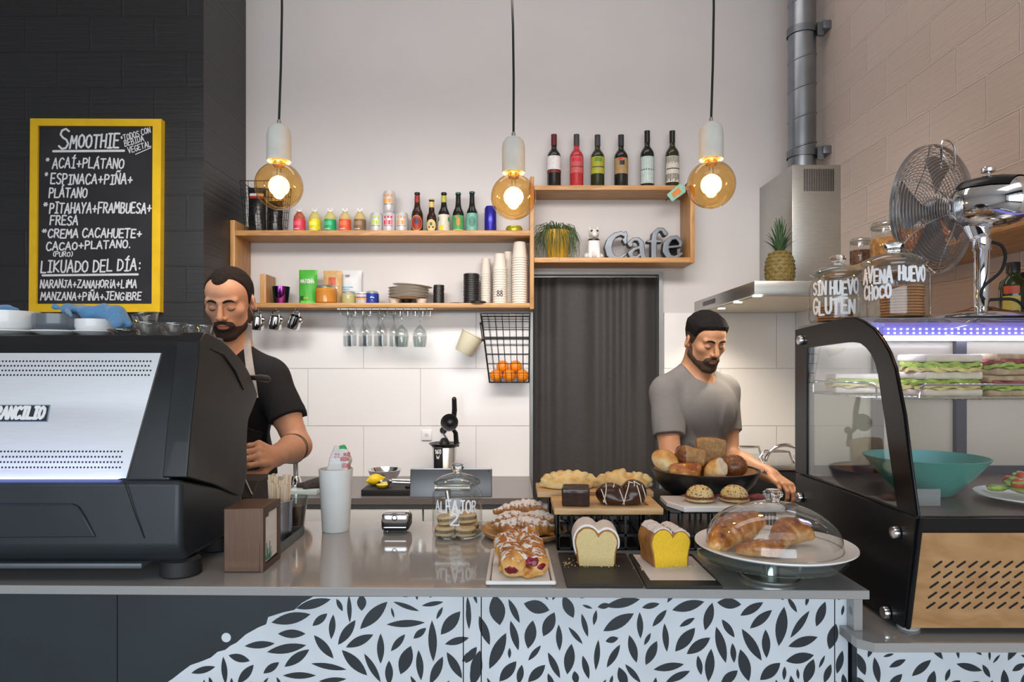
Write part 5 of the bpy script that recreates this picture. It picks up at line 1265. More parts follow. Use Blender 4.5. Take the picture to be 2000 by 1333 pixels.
for (dx, dy, lv, ax, ay), nm in zip(spots, names):
    loc = (jx + dx * .92, Yj + dy * .92, CZ + .0055 + lv * .0245)
    if src is None:
        src = r = thing('alfajor', nm, 'cookie', loc, 'filled cookies in the jar')
        for z in (0, .013): MB().lathe([(0, z), (.022, z), (.0245, z + .002), (.0245, z + .005), (.022, z + .0075), (0, z + .008)], n=28).build('biscuit', m_bisc, r)
        MB().lathe([(0, .0078), (.0238, .0078), (.0245, .0105), (.0238, .0135), (0, .0135)], n=28).build('filling', m_coco, r)
    else: r = dup(src, loc, nm)
    r.rotation_euler = (R(ax), R(ay), dx * 40)

# =====================================================================
# PASTRY
# =====================================================================
def crustmat(name, c1, c2, rough=.45, vs=25, bump=.25, bs=60, coat=0, pos=None): return M(name, c1, rough, 0, 0, vs, bump, bs, col2=c2, coat=coat)
m_gold = crustmat('golden_crust', (.42, .16, .035), (.68, .36, .10), .4, 30, coat=.2)
m_brownc = crustmat('brown_crust', (.20, .06, .014), (.48, .19, .05), .35, 22, coat=.3)
m_sugar = M('powdered_sugar', (.74, .70, .68), .9, 0, .06, 60, bump=.4, bscale=180)
m_pale = crustmat('pale_baked_dough', (.70, .48, .20), (.82, .64, .36), .45, 22, coat=.1)
m_berry = M('berry_filling', (.22, .01, .03), .2, 0, .3, 60)
def sugar_mat(name, c1, c2, amt=.5, sc=160):
    """baked crust dusted from above with powdered sugar that lies on upward faces"""
    m = M(name, c1, .5, 0, 0, 24, .3, 70, col2=c2); nt = m.node_tree; L = nt.links.new; b = nt.nodes['Principled BSDF']
    src_ = b.inputs['Base Color'].links[0].from_socket
    mx = nd(nt, 'ShaderNodeMix', data_type='RGBA'); L(src_, mx.inputs[6]); mx.inputs[7].default_value = (.76, .73, .71, 1)
    ge = nd(nt, 'ShaderNodeNewGeometry'); sp_ = nd(nt, 'ShaderNodeSeparateXYZ'); L(ge.outputs['Normal'], sp_.inputs[0])
    n_ = nd(nt, 'ShaderNodeTexNoise'); n_.inputs['Scale'].default_value = sc; n_.inputs['Detail'].default_value = 3; tc = nd(nt, 'ShaderNodeTexCoord'); L(tc.outputs['Object'], n_.inputs['Vector'])
    a = nd(nt, 'ShaderNodeMath', operation='MULTIPLY_ADD'); a.inputs[1].default_value = 1.5; L(n_.outputs['Fac'], a.inputs[0]); L(sp_.outputs['Z'], a.inputs[2])
    mr = nd(nt, 'ShaderNodeMapRange'); mr.inputs[1].default_value = 1.62 - amt; mr.inputs[2].default_value = 1.85 - amt; L(a.outputs[0], mr.inputs[0])
    L(mr.outputs[0], mx.inputs[0]); L(mx.outputs[2], b.inputs['Base Color']); return m
m_dust = sugar_mat('sugar_dusted_pastry', (.28, .10, .025), (.55, .26, .07), .42)
m_dust2 = sugar_mat('sugar_dusted_strudel', (.55, .22, .05), (.80, .48, .16), .12, 220)
def bake_mat(name, pale, mid, dark, amt=.0, sc=22, rough=.36, coat=.3, stripes=None):
    """oven browning: dark on crowns, pale along the sides, broken by noise"""
    m = M(name, mid, rough, 0, 0, sc, .3, 90, coat=coat); nt = m.node_tree; L = nt.links.new; b = nt.nodes['Principled BSDF']
    ge = nd(nt, 'ShaderNodeTexCoord'); sp_ = nd(nt, 'ShaderNodeSeparateXYZ'); L(ge.outputs['Normal'], sp_.inputs[0])
    n_ = nd(nt, 'ShaderNodeTexNoise'); n_.inputs['Scale'].default_value = sc * 2; n_.inputs['Detail'].default_value = 6; L(ge.outputs['Object'], n_.inputs['Vector'])
    a = nd(nt, 'ShaderNodeMath', operation='MULTIPLY_ADD'); a.inputs[1].default_value = 1.3; L(n_.outputs['Fac'], a.inputs[0])
    z = nd(nt, 'ShaderNodeMath', operation='MULTIPLY_ADD'); z.inputs[1].default_value = .38; z.inputs[2].default_value = -.30 + amt; L(sp_.outputs['Z'], z.inputs[0]); L(z.outputs[0], a.inputs[2])
    rp = nd(nt, 'ShaderNodeValToRGB'); L(a.outputs[0], rp.inputs[0]); e = rp.color_ramp.elements; e[0].position = .12; e[0].color = (*pale, 1); e[1].position = .82; e[1].color = (*dark, 1); q = e.new(.45); q.color = (*mid, 1)
    L(rp.outputs[0], b.inputs['Base Color']); return m
# round wooden plate with four dusted pastries
Yw = 1.652; wx = (1025 - 1000) / F * Yw
m_olive = wood('olive_wood_plate', (.42, .22, .08), (.66, .42, .18), (5, 30, 30))
o = MB().lathe([(0, 0), (.085, 0), (.098, .005), (.106, .016), (.104, .018), (.094, .011), (0, .009)], n=48).build('wooden_plate', m_olive, loc=(wx, Yw, CZ + .0005)); tag(o, 'round wooden plate with sugar dusted pastries beside the cookie jar', 'plate')
PZt = CZ + .0105
def turnover(lab, c, L_, rz, w_=.030, h_=.024, bend=.25, grp='sugar dusted pastries on the round wooden plate', mat=None, rough=.002, seed=0, tilt=0):
    c = Vector(c); s = S(); n = 7; M3 = Matrix.Rotation(R(rz), 3, 'Z') @ Matrix.Rotation(R(tilt), 3, 'Y')
    s.frame(np.array(M3), tuple(c)); pts = []
    for i in range(n + 1):
        u = i / n * 2 - 1; x = u * L_ / 2 * .9; y = bend * L_ * .5 * u * u; rr_ = h_ * (1 - .72 * abs(u) ** 1.6); pts.append(((x, y, h_ * .75), rr_))
    for i in range(n):
        s.cone(pts[i][0], pts[i + 1][0], pts[i][1] * .95, pts[i + 1][1] * .95, .006)
        s.ell(pts[i][0], (L_ * .07, pts[i][1] * w_ / h_ * .98, pts[i][1]), .006)
    s.disp(lambda P: rough * wob(P, 150, seed) + .0011 * np.sin((P[:, 0] * math.cos(R(rz)) + P[:, 1] * math.sin(R(rz))) * 420 + 60 * P[:, 2]))
    s.frame().plane((0, 0, -1), -c.z, .003)
    o = sdf_obj('pastry', s, c + Vector((-L_ * .75, -L_ * .75, -.005)), c + Vector((L_ * .75, L_ * .75, .075)), .0024, mat or m_dust, off=c, loc=c); return tag(o, lab, 'pastry', grp)
turnover('sugar dusted pastry at the front of the wooden plate', (W(1024, 1000, 1.60).x, 1.60, PZt), .15, -5, .032, .026, .12, seed=1)
turnover('sugar dusted pastry behind the front one at right', (W(1056, 1000, 1.665).x, 1.668, PZt), .12, -24, .026, .026, .1, seed=2)
turnover('sugar dusted pastry behind the front one at left', (W(1000, 1000, 1.665).x, 1.664, PZt + .002), .10, 24, .026, .025, .1, seed=3)
turnover('sugar dusted pastry topmost at the back of the wooden plate', (W(1030, 1000, 1.70).x, 1.722, PZt + .014), .165, -3, .024, .028, -.25, seed=4)
# white plate with berry strudel
r = thing('square_plate', 'white rectangular plate with berry pastries at the counter edge', 'plate', (.0155, 1.38, CZ + .0005)); 
b = MB(); b.box(-.058, .060, -.108, .108, .0, .007, 0, .0025); pr_ = [(-.061, -.111), (.063, -.111), (.060, .111), (-.058, .111)]
b = MB(); q1_ = [(-.054, -.104), (.056, -.104), (.054, .104), (-.052, .104)]
b.box(-.055, .057, -.105, .105, 0, .006, 0, .002)
for i in range(4):
    p, q = Vector(pr_[i]), Vector(pr_[(i + 1) % 4]); b.tube([(p.x, p.y, .006), (q.x, q.y, .006)], .0040, 10)
    b.ell((p.x, p.y, .006), .0040, 10, 8)
b.build('dish', m_white, r)
m_strud = bake_mat('flaky_golden_pastry', (.80, .52, .20), (.68, .34, .085), (.36, .12, .025), .10, 26, .6, .0)
def strudel(lab, c, L_, w_, h_, rz, seed):
    c = Vector(c); s = S(); s.frame(np.array(Matrix.Rotation(R(rz), 3, 'Z')), tuple(c)); rr = random.Random(seed)
    s.box((0, 0, h_ * .30), (w_ * .46, L_ * .46, h_ * .30), .014, .01)
    # two folded flaps meeting along a ragged seam, with sagging layered edges
    for x in (-1, 1):
        for k in range(5):
            y = (k / 4 - .5) * L_ * .86; s.ell((x * w_ * (.24 + rr.uniform(-.03, .03)), y, h_ * (.55 + rr.uniform(-.06, .10))), (w_ * rr.uniform(.22, .29), L_ * .17, h_ * rr.uniform(.34, .46)), .005)
    for k in range(6): a_ = rr.uniform(0, 6.28); s.cone((w_ * .42 * math.cos(a_), L_ * .44 * math.sin(a_), .006), (w_ * .46 * math.cos(a_ + .7), L_ * .48 * math.sin(a_ + .7), .010), .008, .006, .004)
    s.cone((-w_ * .34, -L_ * .48, h_ * .62), (w_ * .30, L_ * .2, h_ * .98), .006, .008, .006)
    s.cone((w_ * .05, -L_ * .55, h_ * .42), (w_ * .02, L_ * .3, h_ * .95), .006, .003, .006, '-')
    s.disp(lambda P: .0030 * np.abs(wob(P, 130, seed)) + .0020 * np.abs(wob(P * np.array([1, 1, 2.2]), 260, seed + 1)) - .002); s.frame().plane((0, 0, -1), -c.z, .003)
    r_ = thing('strudel', lab, 'pastry', c, 'berry pastries on the white plate')
    sdf_obj('crust', s, c + Vector((-.07, -.09, -.005)), c + Vector((.07, .09, .085)), .0019, m_strud, r_, off=c)
    for (bx, bz, br) in ((-.30, .34, .011), (.12, .60, .012), (.30, .45, .009)):
        cen = Vector(Matrix.Rotation(R(rz), 3, 'Z') @ Vector((bx * w_, -L_ * .47, bz * h_))) + c
        fl = S(); fl.fn(s, 0); fl.disp(lambda P: -.0014 + 0 * P[:, 0]); fl.fn(lambda P: np.linalg.norm((P - np.array(cen)) * np.array([.8, .5, 1.25]), axis=1) - br + .004 * wob(P, 240, seed), .002, '&')
        sdf_obj('berry_filling', fl, cen - Vector((.03, .04, .02)), cen + Vector((.03, .04, .02)), .0017, m_berry, r_, off=c)
    su = S(); su.fn(s, 0); su.disp(lambda P: -.0007 + 0 * P[:, 0]); su.fn(lambda P: (wob(P, 260, seed + 3) * .5 + wob(P, 520, seed + 4) * .7 + .10) * .004, .0005, '&'); su.plane((0, 0, -1), -c.z - h_ * .62, .002)
    sdf_obj('powdered_sugar', su, c + Vector((-.07, -.09, .0)), c + Vector((.07, .09, .085)), .0019, m_sugar, r_, off=c)
    return r_
strudel('golden berry pastry at the front of the white plate', (.0205, 1.335, CZ + .008), .095, .092, .055, 8, 11)
strudel('golden berry pastry behind on the white plate', (.013, 1.425, CZ + .008), .075, .082, .060, -10, 23)
# slates with loaf cakes
m_slate = M('black_slate', (.018, .018, .018), .55, 0, .2, 30, bump=.15, bscale=90)
def slate(lab, pts):
    o = MB().prism(pts, CZ + .0004, CZ + .0064, 'z').build('slate_board', m_slate, smooth=20); bevmod(o, .0015, 2); return tag(o, lab, 'slate board')
def cpt(px, py):
    Y = (1.51 - CZ) * F / (py - CY); return ((px - 1000) / F * Y, Y)
slate('black slate board under the white iced loaf cake', [cpt(1107, 1149), cpt(1257, 1149), cpt(1222, 1087), cpt(1090, 1085)])
slate('black slate board with white paper under the yellow loaf cake', [cpt(1262, 1151), cpt(1411, 1151), cpt(1352, 1088), cpt(1228, 1088)])
o = MB().prism([cpt(1270, 1141), cpt(1398, 1141), cpt(1350, 1094), cpt(1236, 1090)], CZ + .0066, CZ + .0071, 'z').build('baking_paper', M('white_paper', (.66, .63, .62), .8, 0, .03), smooth=20); tag(o, 'sheet of white baking paper on the right slate board', 'paper')
m_crust = crustmat('loaf_crust', (.26, .10, .025), (.46, .22, .06), .6, 40)
m_crumb = M('vanilla_crumb', (.74, .58, .28), .9, 0, .05, 150, bump=.5, bscale=350); m_lemon = M('yellow_crumb', (.88, .56, .035), .9, 0, .05, 150, bump=.5, bscale=350)
m_icing = M('white_icing', (.80, .77, .75), .35, 0, .02)
def loaf(lab, c, w_, h_, dp, rz, crumb, ice, z0):
    c = Vector((c[0], c[1], z0)); w2 = w_ / 2
    r = thing('loaf_cake', lab, 'cake', c, None, (0, 0, R(rz)))
    def d2(P):
        x = P[:, 0]; z = P[:, 2]; hw = w2 * (.88 + .14 * np.clip(z / h_, 0, 1))
        bx = np.maximum(np.abs(x) - hw, z - h_ * .62)
        e = lambda cx, cz, rx, rz_: (np.sqrt(((x - cx) / rx) ** 2 + ((z - cz) / rz_) ** 2) - 1) * min(rx, rz_)
        return smin(smin(bx, e(-w2 * .42, h_ * .60, w2 * .60, h_ * .40), .004), e(w2 * .50, h_ * .58, w2 * .52, h_ * .35), .003)
    fn_ = lambda P: smax(smax(d2(P) + .0006 * wob(P, 400, 2), np.abs(P[:, 1] - dp / 2) - dp / 2, .004), -P[:, 2], .004)
    sdf_obj('loaf', fn_, (-w_ * .7, -.01, -.006), (w_ * .7, dp + .01, h_ * 1.15), .0018, m_crust, r)
    sdf_obj('crumb', lambda P: smax(d2(P) + .0030 + .0008 * wob(P, 300, 4), np.abs(P[:, 1] - .003) - .0036, .001), (-w_ * .7, -.01, -.006), (w_ * .7, .02, h_ * 1.15), .0014, crumb, r)
    if ice:
        lowb = lambda P: h_ * (.52 + .16 * np.sin(P[:, 0] * 90 + 1) + .10 * np.sin(P[:, 1] * 120)) - (P[:, 0] < -w2 * .6) * h_ * .22
        fi = lambda P: smax(smax(smax(d2(P) - .0036, np.abs(P[:, 1] - dp / 2 - .002) - dp / 2 + .001, .002), -(d2(P) + .0016), .001), lowb(P) - P[:, 2], .004)
        sdf_obj('icing', fi, (-w_ * .7, -.01, 0), (w_ * .7, dp + .01, h_ * 1.2), .0018, m_icing, r)
    else:
        fi = lambda P: smax(smax(smax(d2(P) - .0014 - .0012 * wob(P, 350, 3), np.abs(P[:, 1] - dp / 2) - dp / 2, .002), -(d2(P) + .0016), .001), h_ * (.80 + .07 * np.sin(P[:, 0] * 120)) - P[:, 2], .003)
        sdf_obj('powdered_sugar', fi, (-w_ * .7, -.01, 0), (w_ * .7, dp + .01, h_ * 1.2), .0018, m_sugar, r)
    return r
loaf('cut loaf cake with white icing and pale crumb on black slate', ((1165 - 1000) / F * 1.375, 1.375, 0), .086, .078, .075, -3, m_crumb, True, CZ + .007)
loaf('cut loaf cake with bright yellow crumb and powdered sugar', ((1311 - 1000) / F * 1.368, 1.368, 0), .084, .077, .075, 10, m_lemon, False, CZ + .0078)
cb = MB(); rr = random.Random(5)
for k in range(70):
    t_ = rr.random()
    px, py = (rr.gauss(1110, 12), rr.gauss(1108, 4)) if t_ < .3 else (rr.uniform(1120, 1210), rr.gauss(1114, 1.5)) if t_ < .6 else (rr.gauss(1310, 30), rr.gauss(1116, 3))
    x, y = cpt(px, py); cb.ell((x, y, CZ + .0078), (rr.uniform(.0006, .0018),) * 3, 6, 4)
tag(cb.build('crumbs', m_crumb), 'cake crumbs scattered on the slate boards', 'crumbs', kind='stuff')
# crates with boards
m_crate = M('black_crate_plastic', (.012, .013, .014), .4, 0, .15)
def crate(lab, x0, x1, y0, y1, z1):
    r = thing('plastic_crate', lab, 'crate', ((x0 + x1) / 2, (y0 + y1) / 2, CZ)); of = r.location; z0 = CZ + .0005
    b = MB(of); b.box(x0, x1, y0, y1, z1 - .006, z1, 0, .001); b.box(x0, x1, y0, y1, z0, z0 + .006, 0, .001); b.build('trays', m_crate, r)
    b = MB(of); n = max(4, int((x1 - x0) / .027))
    for i in range(n + 1):
        x = x0 + .003 + (x1 - x0 - .006) * i / n
        for y in (y0, y1 - .004): b.box(x - .0025, x + .0025, y, y + .004, z0, z1)
    m_ = max(4, int((y1 - y0) / .02))
    for i in range(m_ + 1):
        y = y0 + .003 + (y1 - y0 - .006) * i / m_
        for x in (x0, x1 - .004): b.box(x, x + .004, y - .003, y + .003, z0, z1)
    for z in (z0 + .03,): b.ring([(x0, y0), (x1, y0), (x1, y1), (x0, y1)], [(x0 + .004, y0 + .004), (x1 - .004, y0 + .004), (x1 - .004, y1 - .004), (x0 + .004, y1 - .004)], z, z + .006, 'z')
    b.build('lattice', m_crate, r, 20)
crate('black lattice crate carrying the lower wooden board', .10, .285, 1.515, 1.635, 1.182); crate('black lattice crate carrying the upper wooden board', .09, .32, 1.655, 1.78, 1.189)
crate('black lattice crate carrying the bread bowl', .345, .585, 1.512, 1.79, 1.188)
def cboard(lab, x0, x1, y0, y1, z, sl=True):
    r = thing('wooden_board', lab, 'board', ((x0 + x1) / 2, (y0 + y1) / 2, z), 'pale boards on black crates'); of = r.location
    MB(of).box(x0, x1, y0, y1, z + .0004, z + .0145, 0, .0015).build('plank', m_lightwood, r)
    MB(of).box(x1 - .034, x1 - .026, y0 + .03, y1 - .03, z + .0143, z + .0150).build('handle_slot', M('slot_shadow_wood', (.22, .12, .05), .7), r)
cboard('pale wooden board in front with the chocolate pastries', .093, .333, 1.50, 1.648, 1.182); cboard('pale wooden board behind with the two pasties', .062, .345, 1.662, 1.79, 1.189)
# pasties
m_past = bake_mat('pasty_dough', (.84, .66, .34), (.80, .58, .24), (.58, .30, .07), -.10, 20, .42, .15)
def pasty(lab, c, w_, seed, dimple):
    c = Vector(c); s = S(); s.frame(np.eye(3), tuple(c))
    s.ell((0, 0, .008), (w_ * .46, .036, .026), .01).ell((0, .004, .014), (w_ * .34, .028, .024), .01)
    n = 11
    for i in range(n):
        a = PI * i / (n - 1); x = -math.cos(a) * w_ * .5; y = -.022 * math.sin(a) * .3; z = .006 + .032 * math.sin(a) ** .8
        s.ell((x * .97, y + .004 - .006 * (i % 2), z + .001), (.0092, .008, .0068), .007)
    if dimple: s.ell((w_ * .08, -.012, .036), (.012, .018, .012), .012, '-').cone((-w_ * .3, -.02, .022), (-w_ * .02, .0, .038), .007, .009, .01)
    s.disp(lambda P: .0012 * wob(P, 120, seed)); s.frame().plane((0, 0, -1), -c.z, .002)
    o = sdf_obj('pasty', s, c + Vector((-.09, -.06, -.005)), c + Vector((.09, .06, .06)), .0024, m_past, loc=c, off=c); return tag(o, lab, 'pasty', 'pasties on the back board')
pasty('pale half moon pasty at left on the back board', (W(1111, 0, 1.715).x, 1.715, 1.2048), .136, 3, False); pasty('pale folded pasty at right on the back board', (W(1218, 0, 1.715).x, 1.715, 1.2048), .136, 9, True)
m_choc = crustmat('chocolate_glaze', (.030, .010, .005), (.055, .018, .009), .28, 14, .1, 30, coat=.2); m_brownie = crustmat('brownie_crumb', (.022, .009, .005), (.045, .018, .010), .8, 90, .5, 200)
s = S(); c = Vector((W(1125, 0, 1.54).x, 1.545, 1.1975)); s.frame(np.array(Matrix.Rotation(R(-6), 3, 'Z')), tuple(c)); s.box((0, 0, .020), (.031, .030, .0205), .004).disp(lambda P: .0012 * wob(P, 150, 4)); s.frame().plane((0, 0, -1), -c.z, .001)
tag(sdf_obj('brownie', s, c + Vector((-.045, -.05, -.005)), c + Vector((.045, .05, .05)), .002, [m_brownie, m_choc], None, lambda P, n: ((n[:, 2] > .4) | (P[:, 2] > c.z + .031)).astype(int), loc=c, off=c), 'square chocolate brownie at left on the front board', 'brownie')
c = Vector((W(1214, 0, 1.55).x, 1.55, 1.1975)); r = thing('chocolate_palmier', 'heart shaped chocolate pastry with white drizzle on the front board', 'pastry', c)
s = S(); s.ell((-.026, 0, .022), (.033, .030, .025), .006).ell((.026, -.004, .026), (.030, .030, .029), .004).ell((0, -.004, .012), (.045, .030, .014), .01).cone((-.0, -.03, .05), (-.0, .03, .05), .004, .004, .006, '-').disp(lambda P: .0008 * wob(P, 140, 5)).plane((0, 0, -1), 0, .002)
sdf_obj('body', s, (-.07, -.045, -.005), (.07, .045, .07), .002, m_choc, r)
dz = MB(); m_wdr = M('white_chocolate', (.74, .66, .52), .4)
for (xa, za, xb, zb) in ((-.05, .040, -.038, .004), (-.036, .046, -.044, .006), (-.018, .046, -.022, .040), (-.008, .036, .002, .002), (.014, .050, -.002, .004), (.020, .056, .038, .046), (.026, .057, .024, .044), (.030, .046, .040, .006), (.042, .046, .052, .012), (-.045, .012, -.036, .002), (.012, .052, .022, .050)):
    pts = []
    for k in range(8):
        u = k / 7; x = xa + (xb - xa) * u; z = za + (zb - za) * u; lo_, hi_ = -.06, .02
        for _ in range(22):
            md = (lo_ + hi_) / 2
            if s(np.array([[x, md, z]]))[0] > 0: lo_ = md
            else: hi_ = md
        if hi_ < .015: pts.append((x, hi_ - .0004, z))
    if len(pts) > 2: dz.tube(pts, .0012, 6)
dz.build('drizzle', m_wdr, r)
# ---- bread bowl
Yb = 1.722; bxc = (1376 - 1000) / F * Yb
r = thing('bread_bowl', 'wide black wooden bowl heaped with bread on the crate', 'bowl', (bxc, Yb, 1.189))
MB().lathe([(0, 0), (.082, 0), (.100, .008), (.122, .032), (.133, .058), (.1335, .062), (.1295, .0625), (.128, .058)], n=64).build('shell', M('black_bowl_paint', (.010, .010, .011), .32, 0, .1), r, 50)
MB().lathe([(.1295, .0622), (.128, .058), (.117, .034), (.096, .013), (0, .010)], n=64).build('lining', wood('bowl_lining', (.38, .20, .08), (.58, .36, .17), (8, 8, 30)), r, 50)
m_whole = crustmat('wholemeal_crumb', (.34, .18, .07), (.50, .30, .13), .9, 120, .6, 220); m_seedc = crustmat('seeded_crust', (.10, .03, .010), (.24, .085, .022), .35, 60, .4, 90, coat=.3)
m_white_crumb = crustmat('white_bread_crumb', (.72, .58, .38), (.82, .70, .50), .9, 60, .5, 160); m_roll = bake_mat('glazed_roll', (.72, .40, .12), (.50, .18, .035), (.26, .07, .014), .05, 18, .3, .4)
def bread(name, lab, s, c, e, mats, mf=None, cat='bread', h=.0025):
    c = Vector(c); o = sdf_obj(name, s, c - Vector((e, e, e)), c + Vector((e, e, e)), h, mats, None, mf, loc=c, off=c); return tag(o, lab, cat, 'breads in the black bowl')
def bw(px, py, Y): return W(px, py, Y)
c = bw(1300, 902, 1.70); M3 = np.array(Matrix.Rotation(R(35), 3, 'Y') @ Matrix.Rotation(R(20), 3, 'Z'))
s = S(); s.frame(M3, tuple(c)); s.ell((0, 0, 0), (.040, .032, .026), .005).ell((.01, 0, .004), (.032, .033, .024), .006).plane((1, 0, .5), .020, .003).disp(lambda P: .0016 * wob(P, 100, 1) + .0007 * wob(P, 330, 2))
bread('bread_chunk', 'golden baguette end leaning at the left of the bread bowl', s, c, .06, [bake_mat('baguette_crust', (.82, .64, .36), (.72, .42, .13), (.50, .20, .04), .02, 20, .5, .1), m_white_crumb], lambda P, n: ((n @ (M3 @ np.array([.89, 0, .45]))) > .75).astype(int))
c = bw(1337, 924, 1.67); s = S(); s.ell(tuple(c), (.038, .034, .024), .005).cone(tuple(c + Vector((-.03, -.01, .012))), tuple(c + Vector((.03, -.005, .016))), .010, .010, .01).disp(lambda P: .0008 * wob(P, 90, 2))
bread('bread_roll', 'shiny brown glazed roll low at left in the bread bowl', s, c, .06, m_roll)
c = bw(1348, 891, 1.70); M3b = np.array(Matrix.Rotation(R(12), 3, 'Y') @ Matrix.Rotation(R(15), 3, 'Z')); s = S(); s.frame(M3b, tuple(c)); s.box((0, 0, 0), (.034, .026, .021), .012).ell((-.018, -.006, .002), (.022, .026, .021), .008).disp(lambda P: .0018 * wob(P, 120, 3))
bread('bread_chunk', 'brown wholemeal bread chunk with seeded crust at the top left', s, c, .06, [m_whole, m_seedc], lambda P, n: ((P[:, 0] < c.x - .018) & (n[:, 1] < .2)).astype(int))
c = bw(1388, 882, 1.765); M3c = np.array(Matrix.Rotation(R(-8), 3, 'X') @ Matrix.Rotation(R(4), 3, 'Y') @ Matrix.Rotation(R(8), 3, 'Z')); s = S(); s.frame(M3c, tuple(c)); s.box((0, 0, -.008), (.040, .010, .040), .006).ell((0, 0, .024), (.036, .010, .012), .008).disp(lambda P: .0008 * wob(P, 200, 4))
bread('bread_slice', 'upright slice of brown bread at the back of the bread bowl', s, c, .07, [m_whole, crustmat('slice_crust', (.30, .12, .03), (.44, .2, .06), .7, 40)], lambda P, n: (np.abs(n[:, 1]) < .45).astype(int))
c = bw(1401, 917, 1.655); M3d = np.array(Matrix.Rotation(R(-38), 3, 'Y') @ Matrix.Rotation(R(-24), 3, 'Z')); s = S(); s.frame(M3d, tuple(c)); s.ell((0, 0, 0), (.036, .026, .022), .004).box((.004, 0, 0), (.026, .022, .018), .012, .008).plane((1, -.15, 0), .016, .003).disp(lambda P: .0016 * wob(P, 140, 6) + .0008 * wob(P, 340, 7))
bread('bread_chunk', 'pale baguette chunk with white crumb at front of the bread bowl', s, c, .06, [MATS['baguette_crust'], m_white_crumb], lambda P, n: ((n @ (M3d @ np.array([.99, -.1, 0]))) > .55).astype(int))
def seedroll(lab, c, rx, rz_, seed):
    c = Vector(c); s = S(); s.ell(tuple(c), (rx, rx * .95, rz_), .005).disp(lambda P: .0008 * wob(P, 100, seed))
    o = bread('seeded_roll', lab, s, c, .06, m_seedc); rr = random.Random(seed); b = MB()
    for k in range(75):
        a, q = rr.uniform(0, 2 * PI), rr.uniform(0, 1.25); x, y, z = rx * math.sin(q) * math.cos(a), rx * .95 * math.sin(q) * math.sin(a), rz_ * math.cos(q); b.ell((x, y, z), (.0020, .0017, .0014), 6, 4)
    b.build('seeds', M('brown_seeds', (.36, .15, .06), .25, 0, .5, 200, coat=.4), o)
seedroll('round dark seeded roll at the right of the bread bowl', bw(1433, 912, 1.695), .033, .029, 4); seedroll('dark seeded roll half hidden behind the pale chunk', bw(1386, 922, 1.70), .028, .026, 6)
# white plate with seeded buns
x0, x1 = .350, .565
b = MB(); b.prism([(.378, 1.497), (.60, 1.497), (.60, 1.625), (.352, 1.625), (.352, 1.555)], 1.1885, 1.201, 'z'); o = b.build('serving_plate', m_white, smooth=20); bevmod(o, .002, 2); tag(o, 'white angular serving plate with seeded buns under the bread bowl', 'plate')
m_bun = crustmat('pale_bun', (.62, .42, .16), (.78, .60, .30), .5, 16); m_ham = M('dark_ham', (.16, .025, .022), .4, 0, .4, 80)
src = None
for (px, Y, lab) in ((1367, 1.553, 'seeded bun with ham at left on the white serving plate'), (1434, 1.553, 'seeded bun with ham at right on the white serving plate')):
    loc = (W(px, 0, Y).x, Y, 1.2013)
    if src is None:
        src = r = thing('seeded_bun', lab, 'bun', loc, 'seeded buns on the white serving plate')
        s = S(); s.ell((0, 0, .012), (.031, .031, .026), .005).plane((0, 0, -1), -.013, .002); tp = sdf_obj('top_half', s, (-.05, -.05, 0), (.05, .05, .05), .0022, m_bun, r)
        rr = random.Random(2); b = MB()
        for k in range(110):
            a, q = rr.uniform(0, 2 * PI), math.acos(rr.uniform(.08, 1)); x, y, z = .0312 * math.sin(q) * math.cos(a), .0312 * math.sin(q) * math.sin(a), .012 + .0262 * math.cos(q); b.ell((x, y, z), (.0015, .0011, .0009), 6, 4)
        b.build('seeds', M('dark_seeds', (.035, .022, .012), .5, 0, .5, 300), tp)
        s = S(); s.ell((0, 0, .006), (.033, .033, .0065), .004).disp(lambda P: .0008 * wob(P, 150, 3)).plane((0, 0, -1), 0, .001); sdf_obj('bottom_half', s, (-.05, -.05, -.004), (.05, .05, .02), .0022, m_bun, r)
        b = MB(); rr = random.Random(9)
        for k in range(14):
            a = k * 2 * PI / 14 + .2; l_ = rr.uniform(.030, .042); b.ell((l_ * .85 * math.cos(a), l_ * .85 * math.sin(a), .0118), (.008, .008, .0022), 8, 5)
        b.build('ham', m_ham, r)
    else: dup(src, loc, lab, (0, 0, 1.2))
tag(MB().ell((0, 0, 0), (.022, .018, .007), 14, 8).build('ham_slice', m_ham, loc=(W(1482, 0, 1.56).x, 1.57, 1.2085)), 'loose folded ham slice at right end of the white serving plate', 'ham')

# ---- cake stand, plate, dome, croissants
cx, cyy = .497, 1.316
r = thing('cake_stand', 'glass and steel cake stand at the right end of the bar', 'cake stand', (cx, cyy, CZ + .0005))
m_gdisc = thin_glass('green_tinted_glass', (.80, .88, .86), 1.5, gl=1.6)
MB().lathe([(0, 0), (.054, 0), (.055, .002), (.055, .006), (.053, .008), (.02, .010), (0, .010)], n=48).build('base', m_steel, r)
MB().lathe([(0, .009), (.018, .009), (.0175, .012), (.0175, .038), (.02, .041), (0, .041)], n=32).build('stem', m_chrome, r)
MB().lathe([(0, .0412), (.135, .0412), (.137, .043), (.137, .047), (.135, .049), (0, .049)], n=64).build('glass_disc', m_gdisc, r)
o = MB().lathe([(0, 0), (.085, 0), (.095, .003), (.142, .0135), (.148, .017), (.1475, .0195), (.142, .0185), (.094, .008), (0, .007)], n=72).build('croissant_plate', m_white, loc=(cx + .008, cyy, CZ + .050), smooth=50); tag(o, 'round white plate under the glass dome on the cake stand', 'plate')
DZ = CZ + .0635
r = thing('glass_dome', 'clear glass dome cover with knob over the croissants', 'dome', (cx + .006, cyy, DZ))
DH = .084; DR = .124
MB().lathe([(DR, 0), (DR, .012)] + [(DR * math.cos(R(a)), .012 + (DH - .012) * math.sin(R(a))) for a in range(8, 88, 8)] + [(.006, DH), (0, DH)], n=72).build('cover', thin_glass('dome_glass', (.96, .97, .965), 1.5, gl=1.7), r, 70)
